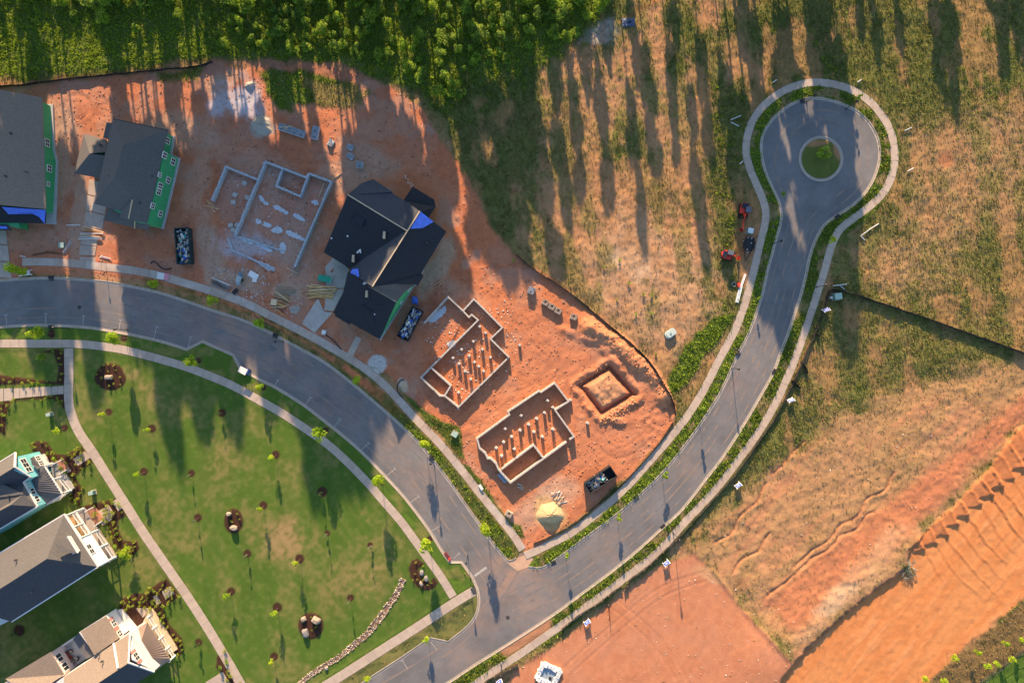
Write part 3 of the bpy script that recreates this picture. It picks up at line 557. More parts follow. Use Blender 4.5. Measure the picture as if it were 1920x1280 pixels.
# painted markings
paint_m = mat('road_paint', (0.38, 0.36, 0.33), 0.7, 0.3, 2.5)
def mark(name, a, b, w):
    (ax, ay), (bx, by) = pl([a, b]); d = Vector((bx-ax, by-ay)); nn = Vector((-d.y, d.x)).normalized()*w/2
    return MB().add([(ax+nn.x, ay+nn.y, .0325), (ax-nn.x, ay-nn.y, .0325), (bx-nn.x, by-nn.y, .0325), (bx+nn.x, by+nn.y, .0325)], [(0, 1, 2, 3)]).mesh(name, paint_m)
def tee(base, tip):
    mb = MB(); (ax, ay), (bx, by) = pl([base, tip]); d = Vector((bx-ax, by-ay)).normalized(); nn = Vector((-d.y, d.x))
    for (p, q, w) in (((ax, ay), (bx, by), .1), ((bx-nn.x*.33, by-nn.y*.33), (bx+nn.x*.33, by+nn.y*.33), .1)):
        dd = Vector((q[0]-p[0], q[1]-p[1])).normalized(); n_ = Vector((-dd.y, dd.x))*w/2; z = 0.0316 if p[0] == ax else 0.0336
        mb.add([(p[0]+n_.x, p[1]+n_.y, z), (q[0]+n_.x, q[1]+n_.y, z), (q[0]-n_.x, q[1]-n_.y, z), (p[0]-n_.x, p[1]-n_.y, z)], [(3, 2, 1, 0)])
    return tag(mb.build('parking_mark', paint_m), kind='structure')
for b_, t_ in (((13, 608), (11, 590)), ((86, 607), (86, 588)), ((155, 611), (157, 592)), ((223, 619), (226, 600)), ((289, 632), (294, 612)), ((353, 651), (358, 632)), ((515, 723), (521, 713)), ((573, 758), (583, 745)), ((627, 799), (638, 786)), ((678, 843), (691, 830)), ((726, 891), (741, 878)), ((769, 942), (785, 930)), ((809, 995), (826, 985)), ((850, 1047), (861, 1037)), ((819, 1217), (808, 1203)), ((764, 1252), (754, 1237)), ((700, 1300), (690, 1284))): tee(b_, t_)
mb = MB(); a_, b_ = pl([(890, 1079), (912, 1063)]); 
o = link('stop_line', mark('stop_line', (890, 1079), (912, 1063), 0.45)); tag(o, kind='structure')

# mud tracked along the roads by wheels
mud = mat('tracked_mud', (0.152, 0.145, 0.142), 0.85, 0.15, 1.2, two=(0.235, 0.178, 0.142), twof=0.52)
tz = [0.0212]
def tyre_track(pts, w=2.6):
    mb = MB(); sp = spline(pts, step=8)
    for sg in (-1, 1):
        tz[0] += 0.0006; z_ = tz[0]
        a = pl(offset(offset(sp, sg*8.5), w/2)); b = pl(offset(offset(sp, sg*8.5), -w/2)); n = len(a)
        mb.add([(x, y, z_) for x, y in a]+[(x, y, z_) for x, y in b], [(n+i, n+i+1, i+1, i) for i in range(n-1)])
    return tag(mb.build('tyre_track', mud), kind='structure')
mid_a = [((a[0]+b[0])/2, (a[1]+b[1])/2) for a, b in (((-40, 528), (-40, 617)), ((100, 521), (100, 611)), ((200, 528), (190, 617)), ((300, 548), (270, 634)), ((405, 583), (350, 650)), ((500, 619), (455, 690)), ((610, 679), (550, 748)), ((702, 752), (640, 815)), ((782, 825), (720, 890)), ((840, 897), (780, 960)), ((900, 985), (840, 1040)), ((955, 1060), (900, 1130)))]
tyre_track(offset(mid_a, 20)); tyre_track(offset(mid_a, -17)[2:]); tyre_track([(470, 565), (480, 590), (520, 640), (580, 690), (650, 755), (720, 830), (790, 915)]); tyre_track([(978, 1040), (960, 1075), (930, 1120), (870, 1190), (800, 1240), (700, 1300)])
mid_b = [((a[0]+b[0])/2, (a[1]+b[1])/2) for a, b in (((965, 1200), (950, 1080)), ((1090, 1114), (1035, 1052)), ((1190, 1037), (1127, 985)), ((1275, 960), (1220, 907)), ((1350, 865), (1285, 832)), ((1425, 745), (1350, 735)), ((1482, 615), (1410, 607)), ((1511, 520), (1438, 507)), ((1540, 430), (1462, 425)))]
tyre_track(offset(mid_b, 14)); tyre_track(offset(mid_b, -15)); tyre_track([(1500, 425), (1480, 370), (1462, 310), (1480, 245), (1535, 215), (1595, 235), (1620, 290), (1600, 350), (1540, 400), (1515, 430)])

# ------------------------------------------------------------------ wild growth: hundreds of thousands of blades and leaves, one mesh each
def bil(A, px, py):
    x = (px-960)/10; y = (640-py)/10
    i = np.clip(np.searchsorted(GX, x)-1, 0, nx-2); j = np.clip(np.searchsorted(GY, y)-1, 0, ny-2)
    fx = (x-GX[i])/(GX[i+1]-GX[i]); fy = (y-GY[j])/(GY[j+1]-GY[j])
    if A.ndim == 3: fx = fx[:, None]; fy = fy[:, None]
    return (A[j, i]*(1-fx)+A[j, i+1]*fx)*(1-fy)+(A[j+1, i]*(1-fx)+A[j+1, i+1]*fx)*fy
leafm = attr_mat('blades', 0.8, 0.35, 0.15, 3.0)
def blades(name, n, sel, size, height, blades_per, palette, broad=0.3, lean=0.8):
    px = rng.uniform(-20, 1940, n); py = rng.uniform(-20, 1300, n)
    v = bil(veg, px, py); L = bil(lush, px, py); k = rng.random(n) < sel(v, L, px, py); px, py, v, L = px[k], py[k], v[k], L[k]
    z = bil(Z, px, py); n = len(px); B = blades_per
    x = np.repeat((px-960)/10, B)+rng.normal(0, size*0.35, n*B); y = np.repeat((640-py)/10, B)+rng.normal(0, size*0.35, n*B); z = np.repeat(z, B); LL = np.repeat(L, B)
    hs = np.repeat(rng.uniform(0.5, 1.25, n), B)*height(LL)*rng.uniform(0.6, 1.2, n*B); w = size*broad*rng.uniform(0.6, 1.4, n*B)
    a = rng.uniform(0, 2*math.pi, n*B); ln = rng.uniform(0.1, lean, n*B)*hs; b = rng.uniform(0, 2*math.pi, n*B)
    p0 = np.stack([x-np.cos(a)*w/2, y-np.sin(a)*w/2, z-0.03], 1); p1 = np.stack([x+np.cos(a)*w/2, y+np.sin(a)*w/2, z-0.03], 1)
    p2 = np.stack([x+np.cos(b)*ln, y+np.sin(b)*ln, z+hs], 1)
    co = np.stack([p0, p1, p2], 1).reshape(-1, 3); F = np.arange(n*B*3).reshape(-1, 3)
    t = np.clip(np.repeat(L+rng.normal(0, 0.22, n), B)+rng.normal(0, 0.08, n*B), 0, 1)[:, None]
    ds = np.array(palette); q = t*(len(ds)-1); i0 = np.clip(q.astype(int), 0, len(ds)-2)[:, 0]; fr = q-i0[:, None]
    c = (ds[i0]*(1-fr)+ds[i0+1]*fr)*rng.uniform(0.7, 1.3, (n*B, 1))
    me = big_mesh(name, co, F, np.repeat(c, 3, 0), k=3); me.materials.append(leafm)
    return link(name, me)
PAL = [(0.36, 0.24, 0.12), (0.28, 0.22, 0.08), (0.20, 0.21, 0.05), (0.14, 0.19, 0.03), (0.10, 0.18, 0.02)]
o = blades('field_grass', 420000, lambda v, L, x, y: v*(0.40+0.75*L)*(L < 0.72), 0.34, lambda L: 0.24+0.22*L, 2, PAL, 0.45, 1.0)
tag(o, 'rough dry and green grass growing over the clay field', 'grass', kind='stuff')
o = blades('verge_weeds', 260000, lambda v, L, x, y: v*sstep(L, 0.55, 0.8)*0.85, 0.34, lambda L: 0.22+0.28*L, 3, [(0.30, 0.28, 0.06), (0.25, 0.29, 0.04), (0.18, 0.28, 0.03), (0.30, 0.40, 0.035)], 0.55, 1.3)
tag(o, 'thick green weeds along the verges and below the wood', 'weeds', kind='stuff')
# clipped lawn: short nap
def lawn_sel(v, L, x, y):
    return np.where(inside(x, y, LAWN), 1.0, 0.0)*(bil(col, x, y)[:, 1] > bil(col, x, y)[:, 0]*0.95)*0.5
o = blades('lawn_grass', 220000, lawn_sel, 0.22, lambda L: 0.05+0.03*L, 2, [(0.12, 0.13, 0.04), (0.075, 0.13, 0.022), (0.065, 0.12, 0.018)], 0.3, 1.2)
tag(o, 'clipped green lawn of the park', 'grass', kind='stuff')

# ------------------------------------------------------------------ trees and shrubs
def leaf_mat(name, c1, c2, tr=0.35):
    m = mat(name, c1, 0.6, 0.35, 1.2, two=c2); n = m.node_tree.nodes; l = m.node_tree.links; p = n['Principled BSDF']
    src = p.inputs['Base Color'].links[0].from_socket; t = n.new('ShaderNodeBsdfTranslucent'); l.new(src, t.inputs['Color'])
    mx = n.new('ShaderNodeMixShader'); mx.inputs[0].default_value = tr; l.new(p.outputs[0], mx.inputs[1]); l.new(t.outputs[0], mx.inputs[2]); l.new(mx.outputs[0], n['Material Output'].inputs[0]); return m
L_LIME = leaf_mat('leaf_lime', (0.30, 0.46, 0.02), (0.42, 0.52, 0.03), 0.45); L_GREEN = leaf_mat('leaf_green', (0.16, 0.28, 0.025), (0.26, 0.38, 0.03), .4); L_DARK = leaf_mat('leaf_dark', (0.035, 0.075, 0.015), (0.055, 0.10, 0.02), 0.2)
L_PALE = leaf_mat('leaf_pale', (0.16, 0.21, 0.10), (0.20, 0.26, 0.12), 0.25); L_WOOD = leaf_mat('leaf_wood', (0.12, 0.22, 0.03), (0.32, 0.45, 0.04), .5); L_OLIVE = leaf_mat('leaf_olive', (0.22, 0.22, 0.05), (0.30, 0.27, 0.06), .3)
L_YEL = leaf_mat('leaf_yellowgreen', (0.24, 0.30, 0.03), (0.32, 0.36, 0.04), .4)
bark = mat('bark', (0.13, 0.09, 0.06), 0.9, 0.25, 6.0)
def crown_mesh(name, lobes, n, leaf, m, seed, elong=1.0):
    """leaf-sized quads scattered near the surfaces of overlapping lobes (x,y,z,r)"""
    g = np.random.default_rng(seed); vol = np.array([l[3]**2 for l in lobes]); pick = g.choice(len(lobes), n, p=vol/vol.sum())
    Lb = np.array(lobes)[pick]; d = g.normal(0, 1, (n, 3)); d /= np.linalg.norm(d, axis=1)[:, None]; rr = g.uniform(0.45, 1.08, n)**0.6
    c = Lb[:, :3]+d*(Lb[:, 3]*rr)[:, None]*np.array([1, 1, elong])
    a = d+g.normal(0, 0.7, (n, 3)); a /= np.linalg.norm(a, axis=1)[:, None]; u = np.cross(a, g.normal(0, 1, (n, 3))); u /= np.linalg.norm(u, axis=1)[:, None]; v = np.cross(a, u)
    s = leaf*g.uniform(0.5, 1.3, n)[:, None]; co = np.stack([c-u*s, c+v*s*0.6, c+u*s, c-v*s*0.6], 1).reshape(-1, 3)
    me = big_mesh(name, co, np.arange(n*4).reshape(-1, 4)); me.materials.append(m); return me
def trunk_mesh(name, h, r, limbs, spread, seed):
    rd = random.Random(seed); mb = MB(); pts = [Vector((0, 0, -0.1))]
    for i in range(4): pts.append(Vector((rd.uniform(-.04, .04)*h*(i+1)/4, rd.uniform(-.04, .04)*h*(i+1)/4, h*(i+1)/4)))
    for i in range(4): mb.tube(pts[i], pts[i+1], r*(1-i*0.22), r*(1-(i+1)*0.22), 6, cap=False)
    for k in range(limbs):
        t = rd.uniform(0.45, 0.95); b = pts[0].lerp(pts[4], t); an = rd.uniform(0, 6.28); e = b+Vector((math.cos(an)*spread*.8, math.sin(an)*spread*.8, spread*.6)); mb.tube(b, e, r*.4, r*.12, 5, cap=False)
    return mb.mesh(name, bark)
KIND = {}
def kind(key, m, h, cr, nleaf, leaf, variants, lobes, c0=0.35, tr=0.05, elong=1.0, limbs=5, shape='round'):
    out = []
    for s_ in range(variants):
        rd = random.Random(hash_(key)+s_*7)
        L = []
        for i in range(lobes):
            t = rd.random(); zc = h*(c0+(1-c0)*(0.15+0.72*t))
            if shape == 'cone': w = cr*(1-t*0.85)
            elif shape == 'pine': w = cr*(0.5+0.5*rd.random())
            else: w = cr*math.sin(math.pi*(0.18+0.7*t))
            a = rd.uniform(0, 6.28); o_ = w*rd.uniform(0.15, 0.75); L.append((math.cos(a)*o_, math.sin(a)*o_, zc, max(0.25*cr, w*rd.uniform(0.35, 0.6))))
        out.append((trunk_mesh('trunk', h*0.85, tr, limbs, cr*0.8, s_+3), crown_mesh('crown', L, nleaf, leaf, m, s_+hash_(key), elong)))
    KIND[key] = out
def hash_(s_): return sum(ord(c)*(i+1) for i, c in enumerate(s_)) % 1000
kind('street', L_LIME, 6.0, 1.45, 800, 0.17, 5, 10, 0.45, 0.07)
kind('verge', L_GREEN, 4.4, 0.8, 380, 0.14, 3, 8, 0.42, 0.05, shape='cone')
kind('sapling', L_LIME, 3.4, 0.78, 300, 0.12, 4, 7, 0.38, 0.05)
kind('spire', L_PALE, 2.8, 0.42, 240, 0.10, 3, 7, 0.05, 0.05, shape='cone')
kind('dark', L_DARK, 2.6, 0.55, 240, 0.11, 2, 6, 0.1, 0.05)
kind('wood', L_WOOD, 5.0, 2.1, 900, 0.24, 6, 12, 0.1, 0.12)
kind('woodlight', L_GREEN, 3.8, 1.6, 650, 0.22, 5, 10, 0.1, 0.10)
kind('tall', L_DARK, 24.0, 3.6, 2800, 0.58, 5, 28, 0.36, 0.35, shape='pine')
kind('mid', L_DARK, 12.0, 2.6, 1600, 0.42, 4, 16, 0.12, 0.22)
kind('shrub', L_YEL, 0.75, 0.42, 70, 0.10, 4, 4, 0.05, 0.02, limbs=2)
kind('shrubdark', L_GREEN, 0.8, 0.45, 70, 0.10, 3, 4, 0.05, 0.02, limbs=2)
def plant(key, name, px, py, label, cat, group=None, sx=1.0, sz=1.0, sub=True):
    tr, cm = random.choice(KIND[key]); g = G(px, py) if -20 < px < 1940 else Vector(((px-960)*S, (640-py)*S, 0))
    rz = random.uniform(0, 6.28)
    r_ = empty(name, g, label, cat, group, rz); r_.scale = (sx, sx, sz)
    link('trunk', tr, r_); link('crown', cm, r_); return r_

def wlab(x, y, big):
    zone = ['at the far left of the top edge', 'above the big roof at the left', 'above the green walled house', 'above the bluish rubble', 'above the overgrown hollow', 'above the block pallets', 'above the black roofed house', 'where the wood dips lowest', 'at the start of the open field', 'at the thinning right end of the wood'][min(9, max(0, int(x//115)))]
    row = 'dark back row' if y < 10 else ('second row' if y < 50 else ('third row' if y < 100 else 'front row'))
    return ('broad dark green' if big else 'light green')+' sapling, '+row+', '+zone
# the wood's edge across the top of the view
wood_top = [(-200, -60), (1150, -60), (1140, 10), (1085, 70), (1000, 100), (960, 150), (900, 190), (840, 205), (800, 160), (740, 140), (640, 105), (560, 95), (400, 85), (250, 60), (0, 40), (-200, 40)]
cnt = 0; pts_ = []
while cnt < 190:
    x = random.uniform(-30, 1150); y = random.uniform(-45, 200)
    dens = (0.8 if y < 22 else (0.6 if y < 110 else .2)) if x > 430 else (0.5 if y < 12 else 0.08)
    if x > 900: dens *= 0.45
    if not bool(inside(np.array([x]), np.array([y]), wood_top)[0]) or random.random() > dens: continue
    if any(math.hypot(x-a, y-b) < (17 if y < 40 else 13) for a, b in pts_): continue
    pts_.append((x, y)); cnt += 1
    big = y < 20+random.uniform(-10, 40)
    plant('wood' if big else ('woodlight' if random.random() < .7 else 'wood'), 'shrub_tree', x, y, wlab(x, y, big), 'tree', 'young trees at the edge of the wood', random.uniform(0.45, 1.0)*(1.0 if big else .85), random.uniform(0.35, .65))
# tall trees of the wood just beyond the top of the view
def tall(x, y, h, r=3.6, k='tall'):
    base = 24.0 if k == 'tall' else 12.0; br = 3.6 if k == 'tall' else 2.6
    plant(k, 'tall_tree', x, y, 'tall dark tree of the wood behind the building site', 'tree', 'tall trees of the wood', r/br, h/base)
TALL = []
rt = random.Random(5)
x = -190
GAPS = ((-60, -18), (52, 66), (106, 152), (178, 190), (455, 468), (570, 602), (705, 716), (812, 834))
def ingap(x): return any(a_ < x < b_ for a_, b_ in GAPS)
while x < 960:
    if not ingap(x): TALL.append((x, rt.uniform(-170, -75), rt.uniform(25, 31) if x < 640 else rt.uniform(19, 24), rt.uniform(2.4, 3.4)))
    x += rt.uniform(13, 22) if x < 640 else rt.uniform(17, 28)
x = -150
while x < 950:
    if not ingap(x): TALL.append((x, rt.uniform(-110, -78), rt.uniform(10, 17), rt.uniform(2.0, 2.7), 'mid'))
    x += rt.uniform(60, 120)
for t_ in ((500, -200, 38, 4.5), (522, -220, 40, 4.5), (548, -215, 39, 4.5), (532, -250, 40, 4.5), (480, -230, 40, 4.2), (210, -190, 36, 2.6), (420, -180, 33, 3.0), (300, -170, 33, 3.6), (345, -190, 34, 3.4), (515, -150, 35, 4.0), (535, -190, 37, 4.0), (240, -160, 31, 3.8), (262, -150, 30, 3.0), (325, -180, 34, 2.6), (640, -150, 31, 3.6), (655, -180, 33, 3.8), (690, -170, 32, 3.2), (610, -170, 32, 3.4)): TALL.append(t_)
for t_ in ((975, -95, 22, 2.2), (1010, -120, 19, 1.8), (1045, -100, 17, 1.6), (1095, -110, 17, 1.7), (1150, -100, 20, 1.5), (1185, -120, 16, 1.8), (1230, -110, 14, 1.6), (1262, -100, 21, 1.4), (1290, -120, 15, 1.5), (1330, -110, 17, 1.7),
           (1015, -90, 9, 1.8, 'mid'), (1120, -85, 8, 1.5, 'mid'), (1172, -85, 9, 1.2, 'mid'), (1250, -90, 7, 1.2, 'mid'), (1075, -85, 10, 1.4, 'mid'),
           (1366, -110, 24, 3.6), (1400, -130, 25, 3.6), (1462, -120, 25, 3.4), (1385, -90, 12, 2.6, 'mid'), (1450, -90, 13, 2.8, 'mid'), (1510, -95, 11, 2.2, 'mid'), (1530, -90, 10, 2.0, 'mid'),
           (1345, -130, 23, 2.8), (1378, -150, 27, 3.2), (1520, -120, 22, 3.0), (1552, -110, 19, 1.6), (1530, -140, 25, 2.2), (1546, -130, 14, 2.0), (1492, -150, 28, 3.6), (1600, -85, 6, 1.0, 'mid'), (1628, -85, 8, 1.1, 'mid'), (1672, -85, 7, 1.2, 'mid'), (1740, -95, 11, 1.8, 'mid'), (1765, -90, 12, 2.0, 'mid'), (1860, -95, 9, 2.4, 'mid'), (1895, -95, 8, 2.2, 'mid')):
    TALL.append(t_)
for t_ in TALL: tall(*t_)

# street trees
ST = [(57, 505, 'street', 1.0, 'leftmost bright street tree beside the driveway, half over the pavement', ), (66, 513, 'street', .8, 'darker street tree right next to the leftmost one beside the driveway'),
      (97, 625, 'street', 1.05, 'bright street tree on the lawn strip nearest the left edge, south of the road'), (238, 634, 'street', 1.05, 'bright street tree in the sunlit gap of the lawn strip south of the road'),
      (376, 674, 'street', .95, 'spindly street tree on the lawn beside the angled kerb bump-out'), (303, 534, 'street', .7, 'small street tree on the red verge by the white and pink board'),
      (410, 565, 'street', .8, 'street tree on the dusty verge below the scrap heap'), (500, 605, 'street', .85, 'street tree on the verge in front of the driveway with lumber'),
      (495, 725, 'street', .6, 'small street tree just below the white box at the kerb'), (678, 710, 'street', .75, 'street tree on the weedy verge by the round gravel pad'),
      (613, 805, 'street', 1.1, 'bright street tree leaning over the park walk, halfway along the curve'), (798, 824, 'street', .85, 'street tree on the weedy verge across the road from the park'),
      (716, 897, 'street', 1.05, 'bright street tree over the park walk beside the deep shade'), (913, 977, 'street', 1.05, 'large lime street tree on the pointed verge by the junction'),
      (806, 1010, 'street', 1.05, 'bright street tree above the crescent shaped mulch bed'), (803, 1190, 'street', .55, 'thin street tree on the small lawn beside the dark kerb'), (694, 1262, 'street', .55, 'small street tree at the bottom edge beside the parking marks'),
      (1309, 763, 'verge', 1, 'verge tree on the inner side of the curved road, nearest the excavated square'), (1241, 886, 'verge', 1, 'verge tree throwing a long shadow on the road, right of the skip of rubbish'), (1157, 964, 'verge', .95, 'verge tree between the sand heap and the road'), (1060, 1031, 'verge', 1, 'verge tree near the junction with a dark spindle shadow on the road'),
      (1461, 352+15, 'verge', .7, 'bushy plant at the neck of the turning circle, left side'), (1416, 560, 'verge', .6, 'small verge plant beside the white boards'), (1551, 452, 'street', .55, 'small bright tree at the right side of the turning circle neck'),
      (1540, 292, 'street', .9, 'round bright green tree on the island of the turning circle'), (1362, 870, 'verge', .6, 'small tree of the outer verge right of the curved road'), (1600, 190, 'verge', .8, 'small tree on the verge at the upper right of the turning circle')]
for x, y, k, s_, lab in ST:
    if x == 1540: r_ = plant('woodlight', 'young_tree', x, y, lab, 'tree', None, .85, .6)
    else: plant(k, 'street_tree', x, y, lab, 'tree', 'young trees along the roads', s_, s_)
# park saplings in their mulch rings
SP = {0: ('sapling', 'park sapling in the mulch ring just below the round boulder bed'), 1: ('sapling', 'park sapling in the ring with a thin shadow, upper left of the lawn'), 2: ('sapling', 'park sapling in a mulch ring low on the left of the lawn beside the walk'), 3: ('spire', 'pale spire tree in the ring left of the middle of the lawn'),
      4: ('spire', 'pale spire tree in the ring just left of the oval boulder bed'), 5: ('dark', 'small round dark tree in the ring at the tip of the house shadow'), 6: ('sapling', 'park sapling whose ring lies right of the lawn centre, long thin shadow'), 7: ('dark', 'dark low shrub in the largest mulch ring, inside the broad shade'),
      8: ('sapling', 'park sapling in the ring above right of the oval boulder bed'), 9: ('spire', 'pale spire tree in a small ring at the lower edge of the broad shade'), 10: ('spire', 'pale spire tree in the ring below the oval boulder bed'), 11: ('sapling', 'park sapling in the brown ring beside the tan dry patch'),
      12: ('spire', 'pale spire tree in the small ring nearest the crescent bed'), 13: ('sapling', 'park sapling in the ring beside the left walk, lower part of the lawn'), 14: ('sapling', 'park sapling in the ring up left of the pear shaped boulder bed'), 15: ('spire', 'pale spire tree in the ring between the pear shaped bed and the creek of stones'),
      16: ('sapling', 'lowest park sapling, in the ring near the lower end of the stone creek'), 17: ('sapling', 'sapling in the ring left of the bend of the west walk'), 18: ('dark', 'dark bushy tree in the ring right of the lowest house porch'), 19: ('dark', 'dark purple brown shrub in a ring on the shaded lawn between two houses')}
for i, (k, lab) in SP.items(): plant(k, 'park_tree', RINGS[i][0]+1, RINGS[i][1]+1, lab, 'tree', 'saplings in mulch rings', random.uniform(.8, 1.05), random.uniform(.85, 1.1))
plant('woodlight', 'young_tree', 84, 668, 'rounded green tree in the mulch bed above the upper garden path', 'tree', None, .6, .6)
plant('street', 'young_tree', 247, 1032, 'light green tree in the bed beside the white porch house', 'tree', None, .95, .5)
# shrubs of the beds
def scatter(poly, n, key, label, group, dmin=6, sc_=(0.7, 1.2)):
    xs = [p[0] for p in poly]; ys = [p[1] for p in poly]; got = []; tries = 0
    while len(got) < n and tries < 4000:
        tries += 1; x = random.uniform(min(xs), max(xs)); y = random.uniform(min(ys), max(ys))
        if x < -5 or y > 1285 or not bool(inside(np.array([x]), np.array([y]), poly)[0]): continue
        if any(math.hypot(x-a, y-b) < dmin for a, b in got): continue
        if any(bool(inside(np.array([x]), np.array([y]), hp)[0]) for hp in HPADS[3:]): continue
        got.append((x, y)); s_ = random.uniform(*sc_); plant(key if random.random() < .75 else ('shrubdark' if key == 'shrub' else 'shrub'), 'garden_shrub', x, y, label, 'shrub', group, s_, s_)
scatter(HBEDS[0], 34, 'shrub', 'small rounded shrub in the mulch beds around the upper garden path', 'shrubs round the upper garden path', 7)
scatter(HBEDS[1], 30, 'shrub', 'small rounded shrub in the mulch bed in front of the turquoise house', 'shrubs in front of the turquoise house', 7, (.8, 1.5))
scatter(HBEDS[2], 34, 'shrub', 'small rounded shrub in the mulch bed in front of the white balcony house', 'shrubs in front of the white balcony house', 7, (.8, 1.5))
scatter(HBEDS[3], 46, 'shrub', 'small rounded shrub in the mulch bed around the lowest house', 'shrubs round the lowest house', 7, (.8, 1.4))
scatter(HBEDS[4], 8, 'shrub', 'yellow green shrub of the bed at the bottom edge beside the walk', 'shrubs at the bottom edge beside the walk', 8, (1, 1.5))
for nm, b_ in BEDS: scatter([(p[0]*.94+sum(q[0] for q in b_)/len(b_)*.06, p[1]*.94+sum(q[1] for q in b_)/len(b_)*.06) for p in b_], {'round': 14, 'oval': 5, 'pear': 5, 'crescent': 9}[nm], 'shrub', 'small yellow green shrub planted in the %s mulch bed of the park' % nm, 'shrubs of the %s bed' % nm, 8, (.5, .8))
for x, y in ((1755, 1262), (1775, 1222), (1818, 1212), (1880, 1222), (1720, 1262-4), (1850, 1222+8), (1868, 1195), (1900, 1190), (1835, 1235)): plant('sapling', 'young_tree', x, y, 'young green tree planted in the brown strip along the bottom right fence', 'tree', 'young trees along the corner fence', 1.0, 1.1)
for x, y in ((1160, 488), (1178, 532), (1206, 553), (1193, 588), (1220, 553), (1230, 665), (962, 490), (1155, 562), (1220, 587), (1132, 502)): plant('shrubdark', 'wild_bush', x, y, 'low green clump on the bare field above the black fence', 'bush', 'green clumps on the bare field', 1.0, .9)

# ------------------------------------------------------------------ houses
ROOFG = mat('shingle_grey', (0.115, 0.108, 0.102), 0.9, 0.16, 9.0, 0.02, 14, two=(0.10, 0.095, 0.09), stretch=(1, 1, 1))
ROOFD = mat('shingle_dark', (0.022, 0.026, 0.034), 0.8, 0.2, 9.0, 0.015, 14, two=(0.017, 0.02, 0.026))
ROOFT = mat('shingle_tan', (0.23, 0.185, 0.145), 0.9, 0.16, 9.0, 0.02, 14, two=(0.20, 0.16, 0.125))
ROOF_DIM = mat('shingle_dark_and_shaded', (0.055, 0.060, 0.070), 0.85, 0.16, 9.0, 0.015, 14, two=(0.045, 0.05, 0.06))  # darker shingle; puts the shade of sunless slopes into the colour
SEAM = mat('metal_roof_grey', (0.10, 0.10, 0.108), 0.5, 0.1, 1.0); SEAMT = mat('metal_roof_brown', (0.24, 0.18, 0.14), 0.55, 0.1, 1.0)
GREENW = mat('green_sheathing', (0.05, 0.33, 0.14), 0.7, 0.10, 2.0); GREENS = mat('sheathing_seam', (0.02, 0.12, 0.05), 0.7)
TEALW = mat('turquoise_siding', (0.16, 0.46, 0.50), 0.6, 0.06, 1.5); WHITE = mat('white_trim', (0.66, 0.65, 0.62), 0.5, 0.04, 1.0); WHITEW = mat('white_siding', (0.62, 0.61, 0.59), 0.6, 0.05, 1.0)
PINKW = mat('pale_pink_siding', (0.60, 0.50, 0.48), 0.6, 0.06, 1.5); SHUT = mat('red_shutter', (0.52, 0.20, 0.17), 0.6, 0.08, 2.0)
GLASS = mat('window_glass', (0.02, 0.025, 0.035), 0.12, 0.1, 1.0, spec=0.6); TARP = mat('blue_underlayment', (0.10, 0.20, 0.75), 0.6, 0.18, 1.4); FOUND = mat('foundation_block', (0.42, 0.42, 0.42), 0.9, 0.16, 2.5)
WOODF = mat('timber', (0.52, 0.33, 0.16), 0.8, 0.18, 3.0); PALEW = mat('pale_timber', (0.55, 0.43, 0.28), 0.8, 0.18, 3.0); BRICKF = mat('brick_step', (0.42, 0.20, 0.12), 0.85, 0.2, 5.0); DKWOOD = mat('dark_void', (0.03, 0.025, 0.02), 0.9); RAILG = mat('dark_rail', (0.05, 0.05, 0.055), .6)

